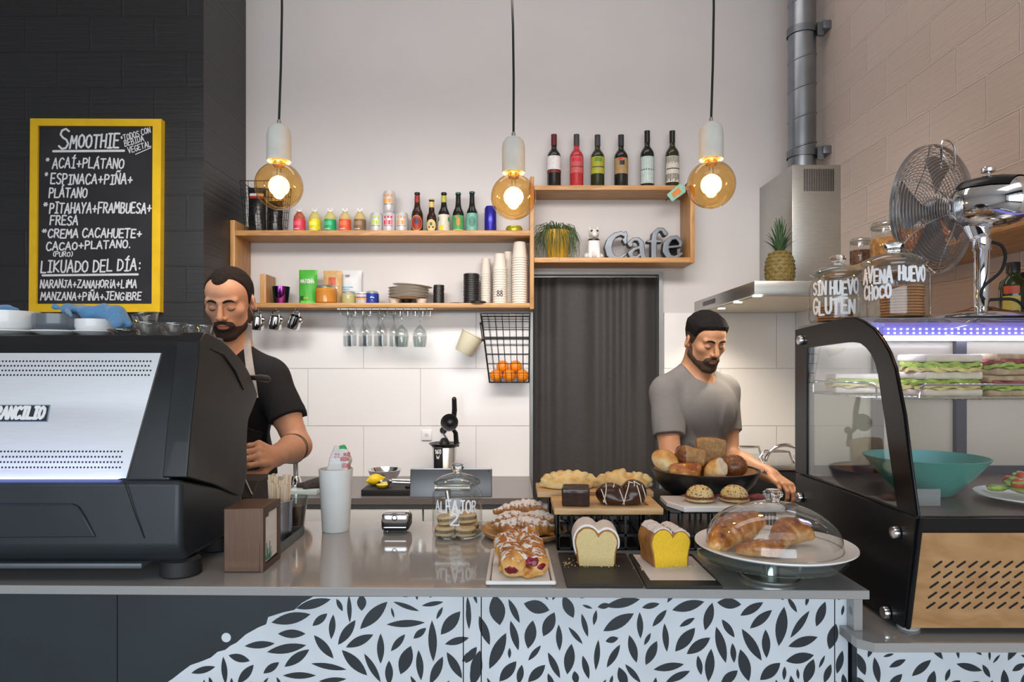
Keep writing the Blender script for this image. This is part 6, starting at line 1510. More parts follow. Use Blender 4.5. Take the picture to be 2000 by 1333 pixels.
MB().tube(arc((0, 0, .001), DR, 0, 360, 60, 'xy')[:-1], .0015, 8, closed=True).build('rim', g_rim, r)
MB().lathe([(0, DH), (.013, DH), (.014, DH + .004), (.012, DH + .007), (.0185, DH + .013), (.019, DH + .018), (.012, DH + .024), (0, DH + .0245)], n=36).build('knob', MATS['solid_glass'], r, 70)
m_cro = bake_mat('croissant_crust', (.80, .50, .19), (.52, .19, .035), (.24, .060, .012), .02, 24, .28, .45)
def croissant(lab, c, pts, rs, seed, nr=8):
    c = Vector(c); s = S(); s.frame(np.eye(3), tuple(c)); P_ = smooth(pts, 8); N_ = len(P_); rs_ = np.interp(np.linspace(0, 1, N_), np.linspace(0, 1, len(rs)), rs)
    for i in range(N_ - 1): s.cone(P_[i], P_[i + 1], rs_[i] * .86, rs_[i + 1] * .86, .003)
    # rolled dough steps: tilted flared discs, each lapping over the next
    for i in range(nr):
        u = i / (nr - 1); k = min(int(u * (N_ - 1)), N_ - 2); d_ = (P_[k + 1] - P_[k]).normalized(); sg = 1 if u < .5 else -1; q = P_[k]; rad_ = rs_[k]; tl = Vector((d_.x, d_.y, d_.z + .35)).normalized()
        s.cone(q - tl * rad_ * .38 * sg, q + tl * rad_ * .10 * sg, rad_ * .84, rad_ * 1.03, .0012)
    s.disp(lambda P: .0010 * wob(P, 110, seed) + .0007 * np.abs(wob(P, 260, seed + 2))); s.frame().plane((0, 0, -1), -c.z, .003)
    o = sdf_obj('croissant', s, c + Vector((-.10, -.08, -.004)), c + Vector((.10, .08, .09)), .0018, m_cro, None, loc=c, off=c); return tag(o, lab, 'croissant', 'croissants under the glass dome')
PLZ = CZ + .0585
croissant('large glossy croissant at left under the glass dome', (W(1443, 0, 1.30).x, 1.31, PLZ), [(-.042, -.020, .020), (-.020, -.004, .030), (.006, .004, .038), (.030, .012, .046), (.052, .022, .046)], [.020, .030, .031, .024, .012], 2)
croissant('smaller croissant at right under the glass dome', (W(1535, 0, 1.32).x, 1.325, PLZ), [(-.032, -.036, .014), (-.012, -.012, .022), (.012, .008, .030), (.034, .014, .026), (.052, .012, .018)], [.014, .023, .028, .022, .010], 5)
croissant('croissant lying in front under the dome behind the reflection', (W(1485, 0, 1.27).x, 1.262, PLZ + .0), [(-.038, .0, .012), (-.012, -.008, .016), (.016, -.008, .016), (.034, .004, .012)], [.010, .017, .017, .011], 8)
# =====================================================================
# GLASS DISPLAY CASE
# =====================================================================
XS = .716; XE = 1.36
r = thing('display_case', 'curved glass refrigerated display case with wood slotted front on the right slab', 'display case', (1.04, 1.46, 1.02)); of = r.location; CASE = r
m_cblack = M('gloss_black_trim', (.008, .008, .009), .22, 0, .1, spec=.3)
g_pane = thin_glass('case_glass', (.93, .955, .95), 1.5, gl=1.5)
outer = [(1.717, 1.245), (1.717, 1.60), (1.60, 1.606), (1.468, 1.612), (1.42, 1.609), (1.383, 1.598), (1.345, 1.581), (1.316, 1.56), (1.29, 1.533), (1.272, 1.505), (1.257, 1.46), (1.243, 1.42), (1.226, 1.34), (1.203, 1.245)]
inner = [(1.652, 1.247), (1.652, 1.553), (1.58, 1.556), (1.46, 1.560), (1.42, 1.559), (1.395, 1.556), (1.372, 1.546), (1.355, 1.534), (1.340, 1.517), (1.328, 1.492), (1.317, 1.45), (1.305, 1.41), (1.287, 1.34), (1.262, 1.247)]
b = MB(of); b.ring(outer, inner, XS - .004, XS + .004, 'x'); sp_ = b.build('side_panel', m_cblack, r, 25)
b = MB(of); b.prism(inner, XS - .001, XS + .001, 'x'); b.build('side_glass', g_pane, sp_, 20)
gl_path = [Vector((0, *p)) for p in outer[4:]]
b = MB(of); vs = []
for p in outer[4:]: vs += [(XS + .004, p[0] + .001, p[1]), (XE, p[0] + .001, p[1])]
b.add(vs, [(2 * i, 2 * i + 1, 2 * i + 3, 2 * i + 2) for i in range(len(outer[4:]) - 1)]); b.build('front_glass', g_pane, r, 60)
b = MB(of); b.tube([(XS, p[0] - .002, p[1] + .001) for p in outer[3:]], .0022, 8); b.build('glass_edge', m_cblack, r)
b = MB(of); b.box(XS + .004, XE, 1.42, 1.717, 1.600, 1.610); b.build('top_panel', M('case_top_steel', (.36, .36, .37), .25, .9, .05), r)
b = MB(of); b.prism([(1.716, 1.032), (1.245, 1.032), (1.206, 1.24), (1.716, 1.24)], XS - .003, XE, 'x'); b.build('base', M('case_black_base', (.008, .008, .009), .3, 0, .1), r, 20)
# wooden front with slanted vents
def fpt(px, py, d=0):
    Y = 1.22
    for _ in range(6):
        z = 1.51 - (py - CY) / F * Y; Y = 1.206 + (1.24 - z) * (.039 / .208)
    return (px - 1000) / F * Y, z
def fy(z, d): return 1.206 + (1.24 - z) * (.039 / .208) - d
zt = fpt(1800, 1041)[1]; zb = fpt(1800, 1226)[1]
b = MB(of); c4 = [(XS + .010, zb), (XE, zb), (XE, zt), (XS + .010, zt)]
b.add([(x, fy(z, .003), z) for x, z in c4] + [(x, fy(z, 0), z) for x, z in c4], [(0, 1, 2, 3), (7, 6, 5, 4), (0, 4, 5, 1), (1, 5, 6, 2), (2, 6, 7, 3), (3, 7, 4, 0)], 0)
for k in range(5):
    for i in range(22):
        cx_, cz_ = fpt(1829 + 23 * i - 3.3 * k, 1102 + 20 * k); 
        if cx_ > XE - .02: continue
        pts = []
        for j in range(12):
            a = 2 * PI * j / 12; u = .0023 * math.cos(a) + (.0075 if math.cos(a) > 0 else -.0075); v = .0023 * math.sin(a); ca, sa = math.cos(R(38)), math.sin(R(38))
            x, z = cx_ + u * ca - v * sa, cz_ + u * sa + v * ca; pts.append((x, fy(z, .0034), z))
        b.add(pts, [tuple(range(12))], 1)
m_ven = wood('oak_veneer', (.37, .195, .082), (.50, .29, .135), (6, 6, 14), .22)
b.build('front_panel', [m_ven, m_blackp], r, 20)
b = MB(of); b.tube([(XS + .004, 1.2, 1.243), (XS + .004, 1.242, 1.032)], .004, 8); b.build('front_edge', m_cblack, r)
for px, py in ((1570, 665), (1568, 972), (1757, 1041), (1738, 1197)):
    Y = XS * F / (px - 1000); z = 1.51 - (py - CY) / F * Y
    MB(of).lathe([(0, -.011), (.0105, -.011), (.012, -.008), (.012, -.002), (.007, 0), (.007, .004)], n=24, T=Matrix.Translation((XS - .003, Y, z)) @ Matrix.Rotation(R(90), 4, 'Y')).build('standoff', m_chrome, r)
m_foot = M('white_plastic_foot', (.70, .72, .70), .4)
for x, y in ((.74, 1.275), (1.32, 1.275), (.74, 1.66), (1.32, 1.66)): MB(of).lathe([(0, 0), (.018, 0), (.020, .003), (.014, .007), (.006, .009), (.006, .0125), (0, .0125)], (x, y, 1.0203), 20).build('foot', m_foot, r)
# rear door frames and pale sliding panels
m_grey = M('case_rear_grey', (.07, .072, .08), .4, .2)
b = MB(of)
for x in (XS + .006, .895, 1.10, XE - .03): b.box(x, x + .026, 1.690, 1.714, 1.245, 1.598)
b.box(XS + .006, XE, 1.690, 1.714, 1.572, 1.598); b.box(XS + .006, XE, 1.690, 1.714, 1.241, 1.262); b.build('rear_frame', m_grey, r, 20)
b = MB(of); b.box(XS + .033, .894, 1.700, 1.702, 1.262, 1.571); b.box(.922, 1.10, 1.704, 1.706, 1.262, 1.571); b.box(1.127, XE - .03, 1.700, 1.702, 1.262, 1.571); b.build('sliding_door', thin_glass('milky_door', (.85, .85, .8), 1.45, hz=.55, haze=(.70, .64, .50)), r, 20)
b = MB(of); b.box(XS + .006, XE, 1.22, 1.69, 1.2403, 1.2425); b.build('deck', M('brown_deck_tray', (.10, .065, .05), .35, .2, .1), r)
# LED light bar under the top
m_led = M('led_white', (.8, .8, 1), .4, emit=(.72, .74, 1.0), estr=14); m_ledb = M('led_bar_violet', (.12, .10, .35), .3, 0, .05, emit=(.22, .20, .75), estr=.9)
b = MB(of); b.box(XS + .02, XE, 1.39, 1.47, 1.588, 1.598, 0)
rot = 0
for k in range(3):
    for i in range(44):
        x = XS + .035 + i * .0138; y = 1.400 + .024 * k; b.box(x - .0015, x + .0015, y - .002, y + .002, 1.5868, 1.5879, 1)
b.prism([(1.372, 1.590), (1.390, 1.598), (1.390, 1.578), (1.372, 1.572)], XS + .03, XE, 'x', 0)
for i in range(47):
    x = XS + .04 + i * .0128
    for z in (1.576, 1.584): b.box(x - .0014, x + .0014, 1.3705, 1.3718, z - .0012, z + .0012, 1)
b.box(XS + .03, XE, 1.3704, 1.3716, 1.566, 1.5705, 1)
b.box(XS + .02, XE, 1.672, 1.682, 1.572, 1.577, 1)
b.build('led_bar', [m_ledb, m_led], r, 20)
area('case_led', (1.04, 1.44, 1.562), (0, 0, 0), .6, .06, 1.5, (.74, .76, 1.0))
# chrome wire shelf
WZ = 1.447
b = MB(of)
for y in (1.345, 1.66): b.tube([(XS + .012, y, WZ), (XE, y, WZ)], .0028, 8)
for i in range(49): x = XS + .016 + i * .0129; b.tube([(x, 1.345, WZ - .003), (x, 1.66, WZ - .003)], .0011, 5)
for y0 in (1.342,):
    b.tube([(.80, y0, WZ), (.803, y0, WZ + .018), (.812, y0, WZ + .026), (XE, y0, WZ + .026)], .0022, 8)
b.tube([(XS + .010, 1.36, WZ), (XS + .010, 1.36, WZ + .02), (XS + .010, 1.372, WZ + .027), (XS + .010, 1.63, WZ + .027), (XS + .010, 1.645, WZ + .02), (XS + .010, 1.645, WZ)], .0022, 8)
b.build('wire_shelf', m_chrome, r)
# ---- sandwiches on the shelf
m_bread = crustmat('white_sandwich_bread', (.66, .55, .42), (.78, .68, .56), .9, 30, .3, 150); m_let = M('lettuce', (.34, .46, .07), .5, 0, .35, 50, bump=.2, bscale=60); m_egg = M('egg_chicken_filling', (.72, .58, .22), .7, 0, .25, 60, bump=.3, bscale=90); m_rye = crustmat('seeded_rye', (.40, .26, .14), (.56, .42, .26), .9, 60, .4, 120); m_salami = M('red_salami', (.30, .04, .05), .4, 0, .3, 60)
def frill(mb, w, d, z, amp, rr, m=0):
    n = 40; vs = []; 
    for i in range(n):
        a = 2 * PI * i / n; k = 1 + .05 * math.sin(7 * a + rr) ; x = w / 2 * k * max(-1, min(1, 1.25 * math.cos(a))); y = d / 2 * k * max(-1, min(1, 1.25 * math.sin(a)))
        vs.append((x, y, z + amp * math.sin(9 * a + rr * 2)))
    for i in range(n): v = vs[i]; vs.append((v[0], v[1], v[2] + .007))
    fs = [(i, (i + 1) % n, n + (i + 1) % n, n + i) for i in range(n)] + [tuple(range(n)), tuple(range(n, 2 * n))]
    mb.add(vs, fs, m)
def sandwich(lab, x, y, z, w, d, layers, rz, name='sandwich', grp='sandwiches in the display case'):
    r = thing(name, lab, 'sandwich', (x, y, z), grp, (0, 0, R(rz))); zz = 0; i = 0
    for kind, h, m in layers:
        i += 1
        if kind == 'b': 
            b = MB(); b.box(-w / 2, w / 2, -d / 2, d / 2, zz, zz + h, 0, min(.005, h * .4), seg=3); b.build('bread', m, r)
        else:
            b = MB(); frill(b, w * 1.03, d * 1.05, zz, .0028, i); frill(b, w * .98, d * 1.08, zz + .003, .003, i + 2); b.build(kind, m, r, 60)
        zz += h
    return r
club = [('b', .016, m_bread), ('filling', .008, m_egg), ('lettuce', .011, m_let), ('b', .016, m_bread), ('filling', .008, m_egg), ('lettuce', .011, m_let), ('b', .016, m_bread)]
club2 = [('b', .014, m_bread), ('filling', .008, m_egg), ('lettuce', .008, m_let), ('b', .014, m_bread)]
sandwich('tall club sandwich with lettuce, middle of the display case shelf', .885, 1.415, WZ + .0005, .125, .09, club, 6)
sandwich('white bread sandwich nearest the black side panel on the shelf', .806, 1.59, WZ + .0005, .12, .09, club2, -12)
sandwich('white bread sandwich behind the tall club sandwich', .96, 1.575, WZ + .0005, .12, .09, club2, 4)
rye = [('b', .014, m_rye), ('lettuce', .007, m_let), ('salami', .007, m_salami), ('b', .015, m_rye)]
sandwich('seeded rye sandwich with salami, lower one at the right picture edge', 1.02, 1.41, WZ + .0005, .12, .09, rye, -4)
sandwich('seeded rye sandwich with salami stacked on another at the right edge', 1.025, 1.415, WZ + .0445, .125, .09, rye, 8)
# ---- teal bowl, tray, salad plate
o = MB().lathe([(0, 0), (.05, 0), (.055, .004), (.092, .045), (.118, .078), (.1155, .0785), (.089, .047), (.052, .009), (0, .008)], n=56).build('teal_bowl', M('teal_plastic', (.055, .33, .27), .35, 0, .05), loc=(.865, 1.43, 1.2430), smooth=50)
tag(o, 'wide teal green plastic bowl inside the display case', 'bowl')
o = MB().lathe([(0, 0), (.07, 0), (.11, .012), (.109, .0145), (.07, .004), (0, .004)], n=48).build('salad_plate', m_white, loc=(1.035, 1.34, 1.2430)); tag(o, 'white plate of mixed salad inside the display case at the right edge', 'plate')
rr = random.Random(12)
sal = MB()
for k in range(60):
    a, q = rr.uniform(0, 2 * PI), rr.uniform(0, .075); sal.ell((q * math.cos(a), q * math.sin(a), .012 + rr.uniform(0, .035) * (1 - q / .09)), (rr.uniform(.010, .022), rr.uniform(.010, .02), rr.uniform(.003, .007)), 8, 5, T=TR((0, 0, 0), rr.uniform(-10, 10), rr.uniform(-20, 20)))
tag(sal.build('salad_leaves', m_let, loc=(1.035, 1.34, 1.254)), 'green salad leaves heaped on the white plate in the display case', 'salad', kind='stuff')
m_tom = M('cherry_tomato', (.60, .06, .02), .2, 0, .2, 20, coat=.3); m_corn = M('yellow_pepper', (.80, .50, .02), .3, 0, .1)
src = None
for k in range(9):
    a, q = k * 2.4, .02 + .007 * k
    if src is None: src = o = MB().ell((0, 0, 0), (.012, .012, .011), 14, 9).build('cherry_tomato', m_tom)
    else: o = src.copy(); COL.objects.link(o)
    o.location = (1.035 + q * math.cos(a), 1.34 + q * math.sin(a), 1.300 - q * .42); tag(o, 'small red tomato lying on the salad in the display case', 'tomato', 'tomatoes on the salad')
o = MB().ell((0, 0, 0), (.018, .008, .008), 12, 8).build('pepper_strip', m_corn, loc=(.985, 1.275, 1.268)); o.rotation_euler = (0, R(30), R(40)); tag(o, 'yellow pepper strip at the left rim of the salad plate', 'pepper')
# card standing by the case's inside left
tag(MB().box(XS + .03, XS + .10, 1.30, 1.302, 1.2428, 1.275).build('price_card', M('grey_card', (.25, .26, .26), .5)), 'grey price card holder inside the case by the black side', 'card')

# ---- cookie jars on top of the case
TP = 1.6105
def wafers(x, y, z0, n, r0, lab, grp, pitch=.0062):
    src = None; rr = random.Random(n)
    for k in range(n):
        if src is None:
            src = o = MB().lathe([(0, 0), (r0 * .95, 0), (r0, .0015), (r0, .004), (r0 * .95, .0052), (0, .0052)], n=24).build('oat_cookie', M('oat_cookie', (.30, .12, .03), .8, 0, 0, 60, .5, 150, col2=(.52, .26, .09)))
        else: o = src.copy(); COL.objects.link(o)
        o.location = (x + rr.uniform(-.0015, .0015), y + rr.uniform(-.0015, .0015), z0 + pitch * k); tag(o, lab, 'cookie', grp)
Ya = 1.640; xa = .783
J1 = glassjar('cookie_jar', 'squat glass cookie jar nearest the extractor hood on the display case', (xa, Ya, TP), .0655, .118)
jartext(J1, [('SIN', -78, -48, .068, .030, .0050), ('HUEVO', -40, 14, .066, .032, .0052), ('GLUTEN', -78, 6, .022, .034, .0058)], .0655)
wafers(xa - .012, Ya - .012, TP + .0055, 6, .040, 'brown oat cookie in the low pile of the left cookie jar', 'cookies in the left jar')
wafers(xa + .030, Ya + .028, TP + .0055, 8, .018, 'small oat cookie at the back of the left cookie jar', 'small cookies in the left jar')
Yb2 = 1.505; xb = .842
J2 = glassjar('cookie_jar', 'larger glass cookie jar beside the fan on the display case', (xb, Yb2, TP), .0715, .124)
jartext(J2, [('AVENA', -82, -32, .078, .030, .0050), ('HUEVO', -22, 22, .080, .030, .0052), ('CHOCO', -80, -34, .044, .026, .005)], .0715)
wafers(xb + .008, Yb2 - .018, TP + .0055, 11, .043, 'brown oat cookie in the tall pile of the right cookie jar', 'cookies in the right jar')
# ---- fan
m_grille = M('polished_wire', (.55, .55, .56), .18, 1, .1)
fy_ = 1.52; fx = 1.046
r = thing('desk_fan', 'chrome desk fan turned away on top of the display case', 'fan', (fx, fy_, TP)); of = r.location
MB(of).lathe([(0, .002), (.100, .002), (.104, .006), (.098, .011), (.06, .019), (.03, .026), (.022, .03), (0, .03)], (fx, fy_, TP), 56).build('base', m_chrome, r, 60)
MB(of).lathe([(.017, .028), (.015, .032), (.015, .155), (.0185, .158), (.0185, .200), (.015, .205), (0, .206)], (fx, fy_, TP), 32).build('pole', m_chrome, r, 50)
hub = Vector(W(1868, 405, 1.57)); ax = Vector((-.42, .905, .07)).normalized()
def fT(o_): return Matrix.Translation(o_) @ ax.to_track_quat('Z', 'Y').to_matrix().to_4x4()
T = fT(hub); RF = .150
def grille(name, prof):
    b = MB(of)
    for q, z, t_ in prof: b.tube([(q * math.cos(a), q * math.sin(a), z) for a in [2 * PI * k / 56 for k in range(56)]], t_, 5, closed=True, T=T)
    for k in range(6):
        a = k * PI / 3 + .3; b.tube([((q + .0) * math.cos(a + .25 * math.sin(3 * q / RF)), q * math.sin(a + .25 * math.sin(3 * q / RF)), z) for q, z, _ in prof], .0016, 5, T=T)
    return b.build(name, m_grille, r)
def pz(q, d, z0): u = (q - .028) / (RF - .028); return z0 + d * (u ** 1.6)
N_ = 19
grille('rear_grille', [(.028 + (RF - .028) * i / N_, pz(.028 + (RF - .028) * i / N_, .050, 0), .0010 if i < N_ else .003) for i in range(N_ + 1)])
grille('front_grille', [(.028 + (RF - .028) * i / N_, .105 - pz(.028 + (RF - .028) * i / N_, .050, 0), .0010 if i < N_ else .003) for i in range(N_ + 1)])
b = MB(of)
for k in range(4):
    vs = []; a0 = k * PI / 2
    for i in range(6):
        q = .025 + (.125 - .025) * i / 5
        for j in range(5): a = a0 + (j / 4 - .5) * 1.05 * (.7 + .3 * i / 5); vs.append((q * math.cos(a), q * math.sin(a), .052 + .02 * (j / 4 - .5)))
    b.add(vs, [(i * 5 + j, i * 5 + j + 1, i * 5 + j + 6, i * 5 + j + 5) for i in range(5) for j in range(4)], T=T)
b.lathe([(0, .035), (.025, .037), (.027, .06), (.02, .075), (0, .078)], n=24, T=T); b.build('blades', M('fan_blade_alu', (.28, .28, .29), .3, .9), r, 60)
b = MB(of); b.lathe([(0, .004), (.030, .004), (.034, -.002), (.034, -.012), (.047, -.016), (.054, -.03), (.057, -.06), (.055, -.10), (.048, -.135), (.032, -.16), (0, -.168)], n=48, T=T); mo = b.build('motor_housing', m_chrome, r, 50)
# black saddle over the motor
b = MB(of); q_ = ax.to_track_quat('Z', 'Y').to_matrix(); upl = q_.transposed() @ Vector((0, 0, 1)); am = math.atan2(upl.y, upl.x)
b.lathe([(.0555, -.024), (.0590, -.06), (.0570, -.10), (.050, -.135)], n=20, T=T, a0=am - 1.0, a1=am + .95); b.build('motor_cover', m_cblack, mo, 60)
kt = T @ Vector((0, 0, -.070)); b = MB(of); b.lathe([(.004, .055), (.004, .066), (.013, .067), (.014, .069), (.014, .076), (.012, .078), (0, .078)], c=tuple(kt), n=20); b.build('knob', m_chrome, mo)
jt = T @ Vector((0, 0, -.045)); b = MB(of); b.tube([(fx, fy_, TP + .185), (fx - .004, fy_, jt.z - .075), tuple(jt - Vector((0, 0, .048)))], [.016, .021, .026], 20); b.build('tilt_joint', m_chrome, r)
b = MB(of); hd = [T @ Vector((.0, RF * .93, .08)), ]
tc_ = T @ (q_.transposed() @ Vector((0, 0, RF * .88)) + Vector((0, 0, .02)))
sdv = ax.cross(Vector((0, 0, 1))).normalized() * -1
b.tube(smooth([tc_ + sdv * .025 - Vector((0, 0, .045)), tc_ + sdv * .022 + Vector((0, 0, .01)), tc_ + sdv * .012 + Vector((0, 0, .026)), tc_ - sdv * .016 + Vector((0, 0, .022)), tc_ - sdv * .026 + Vector((0, 0, .004)), tc_ - sdv * .024 - Vector((0, 0, .05))]), .0024, 8); b.build('handle', m_chrome, r)
b = MB(of); b.tube(smooth([(fx + .019, fy_ - .004, TP + .175), (fx + .035, fy_ - .012, TP + .165), (fx + .038, fy_ - .02, TP + .14), (fx + .02, fy_ - .03, TP + .105), (fx - .012, fy_ - .026, TP + .075), (fx - .018, fy_ - .024, TP + .055), (fx - .01, fy_ - .022, TP + .045)]), .0034, 8)
b.tube(smooth([(fx + .013, fy_ - .006, TP + .046), (fx + .05, fy_ - .03, TP + .044), (fx + .085, fy_ - .02, TP + .022), (fx + .12, fy_, TP + .0045), (fx + .2, fy_ + .02, TP + .0045)]), .0034, 8); b.build('power_cable', m_cord, r)
# ---- clip jars on the right wall shelf, oil bottles, glasses
m_tea = [M('rust_dried_fruit', (.42, .12, .02), .7, 0, .5, 40), M('brown_dried_tea', (.10, .05, .025), .9, 0, .6, 60), M('amber_granola', (.45, .22, .06), .8, 0, .5, 60)]
for k, (px, w_, h_, Y, lab, f_) in enumerate(((1630, .078, .105, 2.57, 'clip top storage jar at the left end of the brick wall shelf', 1), (1676, .105, .135, 2.42, 'largest clip top storage jar on the brick wall shelf', 2), (1728, .115, .130, 2.26, 'clip top storage jar of rust coloured fruit right of the largest', 0), (1762, .10, .115, 2.08, 'clip top storage jar behind the fan grille', 0))):
    x = (px - 1000) / F * Y; x = max(x, 1.27 + w_ / 2 + .004); r0 = w_ / 2
    r = thing('storage_jar', lab, 'jar', (x, Y, SRZ + .0005), 'storage jars on the brick wall shelf')
    MB().lathe([(0, 0), (r0 * .92, 0), (r0, .006), (r0, h_ * .72), (r0 * .9, h_ * .8), (r0 * .9, h_ * .85)], n=36).build('glass_body', g_clear, r, 60)
    MB().lathe([(0, .003), (r0 * .9, .003), (r0 * .95, .009), (r0 * .95, h_ * .55), (0, h_ * .57)], n=32).build('contents', m_tea[f_], r, 50)
    MB().lathe([(r0 * .88, h_ * .86), (r0 * .97, h_ * .875), (r0 * .97, h_ * .93), (r0 * .88, h_ * .97), (r0 * .5, h_), (0, h_)], n=36).build('lid', g_rim, r, 60)
    c = MB(); c.tube(arc((0, 0, h_ * .82), r0 * .94, 0, 360, 28, 'xy')[:-1], .0018, 6, closed=True); c.tube([(-r0 * .3, -r0 * .93, h_ * .82), (-r0 * .3, -r0 * 1.08, h_ * .7), (r0 * .3, -r0 * 1.08, h_ * .7), (r0 * .3, -r0 * .93, h_ * .82)], .0016, 6); c.build('wire_clip', m_steel, r)
    MB().lathe([(r0 * .90, h_ * .845), (r0 * .935, h_ * .845), (r0 * .935, h_ * .862), (r0 * .90, h_ * .862)], n=32).build('rubber_seal', M('grey_seal', (.12, .12, .11), .8), r)
m_oil = M('dark_green_oil_bottle', (.018, .030, .006), .08, 0, .1, coat=.4)
for (px, Y, lab) in ((1979, 1.80, 'dark green olive oil bottle at the right picture edge behind the fan'),):
    r = thing('oil_bottle', lab, 'bottle', ((px - 1000) / F * Y, Y, 1.6205), None)
    MB().lathe([(0, 0), (.030, 0), (.0325, .004), (.0325, .095), (.029, .112), (.0165, .122), (.0145, .128), (.0145, .15), (0, .15)], n=32).build('bottle', m_oil, r, 50)
    MB().lathe([(.016, .134), (.016, .160), (.0145, .162), (0, .162)], n=24).build('cap', m_blackp, r)
    p = MB(); p.patch(.0331, 190, 262, .012, .072, 8, 0); p.patch(.0334, 195, 258, .078, .098, 8, 1); p.patch(.0334, 200, 255, .03, .034, 6, 2); p.build('paper_label', [sticker('oil yellow', (.45, .36, .07)), sticker('oil red', (.40, .06, .03)), ink], r)
for px, lab in ((1853, 'small clear glass behind the fan base at left'), (1880, 'small clear glass behind the fan base at right')):
    Y = 1.84; o = MB().lathe([(0, .001), (.016, 0), (.018, .004), (.020, .03), (.019, .03), (.016, .006), (0, .005)], n=24).build('shot_glass', g_rim, loc=((px - 1000) / F * Y + .03, Y, 1.6205), smooth=60); tag(o, lab, 'glass', 'small glasses behind the fan base')
r = thing('wall_plug', 'black plug adapter on the brick wall under the shelf', 'plug', (RX - .001, 2.03, 1.74)); MB().box(-.045, 0, -.035, .035, -.05, .05, 0, .012).build('body', m_blackp, r)
# ---- pineapple on the hood
Yp = 3.02; px_ = (1523 - 1000) / F * Yp
r = thing('pineapple', 'whole ripe pineapple standing on the extractor hood', 'pineapple', (px_, Yp, HT + .0005))
mpn = M('pineapple_skin', (.11, .075, .018), .6, 0, 0, 60, .5, 120, col2=(.20, .14, .04)); m_eye = M('pineapple_eye', (.13, .10, .022), .6, 0, .4, 80)
b = MB(); b.lathe([(0, .0), (.035, .0), (.05, .012), (.060, .04), (.063, .08), (.059, .12), (.046, .15), (.028, .163), (0, .165)], n=36); body = b.build('fruit', mpn, r, 60)
e = MB()
for i in range(9):
    z = .016 + i * .0165; rad_ = float(np.interp(z, [0, .012, .04, .08, .12, .15, .163], [.035, .05, .06, .063, .059, .046, .028])); n = 13
    for j in range(n):
        a = 2 * PI * (j + (.5 if i % 2 else 0)) / n
        Tm = Matrix.Translation((rad_ * math.cos(a), rad_ * math.sin(a), z)) @ Matrix.Rotation(a, 4, 'Z')
        e.add([(0.0045, 0, 0), (-.0005, .0125, 0), (-.0005, 0, .0095), (-.0005, -.0125, 0), (-.0005, 0, -.0095)], [(0, 1, 2), (0, 2, 3), (0, 3, 4), (0, 4, 1)], 0, Tm)
e.build('skin_eyes', m_eye, body, 10)
lf = MB(); rr = random.Random(8)
for k in range(46):
    a = k * 2.4; t_ = k / 46; ln = .055 + .09 * t_; out = .055 * (1 - t_) + .012; w_ = .009; pts = []; z0 = .158 + .02 * t_
    for j in range(6):
        u = j / 5; q = .012 * (1 - t_) + out * (u ** 1.1) + .02 * max(0, u - .6) * (1 - t_); z = z0 + ln * (u - .28 * u * u * (1 - t_)); pts.append((q, z, w_ * (1 - u) ** .7))
    vs = []
    for q, z, ww in pts: vs += [(q * math.cos(a) - ww * math.sin(a), q * math.sin(a) + ww * math.cos(a), z), ((q - .003) * math.cos(a), (q - .003) * math.sin(a), z - .001), (q * math.cos(a) + ww * math.sin(a), q * math.sin(a) - ww * math.cos(a), z)]
    lf.add(vs, [(3 * j + i, 3 * j + i + 1, 3 * j + i + 4, 3 * j + i + 3) for j in range(5) for i in range(2)])
lf.build('crown_leaves', M('pineapple_leaf', (.05, .10, .045), .5, 0, .4, 30), r, 60)
tag(MB().box(-.03, .03, -.008, .008, 0, .14, 0, .003).build('wooden_block', m_woodv, loc=(1.262, 3.16, HT + .0005)), 'small wooden block standing behind the pineapple on the hood', 'block')
# =====================================================================
# BACK COUNTER THINGS
# =====================================================================
Yk = 3.2
def bx_(px, Y): return (px - 1000) / F * Y
tag(MB().box(bx_(707, 3.12), bx_(850, 3.12), 3.10, 3.34, BZ + .0005, BZ + .028, 0, .002).build('chopping_board', M('black_chopping_board', (.016, .016, .018), .55, 0, .15, 40)), 'thick black chopping board on the back counter', 'chopping board')
o = MB().lathe([(0, 0), (.045, 0), (.05, .003), (.076, .045), (.083, .064), (.086, .066), (.084, .067), (.075, .048), (.048, .006), (0, .005)], n=48).build('steel_bowl', m_chrome, loc=(bx_(751, 3.46), 3.46, BZ + .0005), smooth=50); tag(o, 'round shiny steel mixing bowl behind the chopping board', 'bowl')
CB = BZ + .0285
m_lem = M('lemon_skin', (.80, .56, .015), .4, 0, .06, 40, bump=.2, bscale=200)
s = S(); s.ell((0, 0, .027), (.034, .028, .027), .005).cone((.028, 0, .027), (.044, 0, .026), .012, .006, .01).cone((-.028, 0, .027), (-.038, 0, .027), .01, .006, .01)
o = sdf_obj('lemon', s, (-.055, -.04, -.005), (.055, .04, .06), .003, m_lem); o.location = (bx_(734, 3.22), 3.22, CB); o.rotation_euler = (0, R(-8), R(25)); tag(o, 'whole yellow lemon on the black chopping board', 'lemon', 'lemons on the board')
r = thing('lemon_half', 'squeezed lemon half lying in front of the whole lemon', 'lemon', (bx_(748, 3.17), 3.15, CB), 'lemons on the board')
MB().lathe([(0, 0), (.018, .001), (.026, .010), (.028, .016), (.025, .017), (0, .014)], n=24).build('peel', m_lem, r, 60); MB().lathe([(0, .0155), (.024, .0168), (0, .0172)], n=20).build('flesh', M('lemon_flesh', (.75, .66, .22), .4, 0, .1, 60), r)
r = thing('lemon_squeezer', 'steel lemon squeezer lying on the chopping board', 'squeezer', (bx_(762, 3.2), 3.19, CB)); of = r.location
b = MB(of); b.lathe([(.0, .010), (.020, .014), (.030, .03), (.032, .036), (.029, .036), (.018, .018)], c=(of.x - .02, of.y, of.z - .009), n=24); b.build('cup', m_chrome, r, 60)
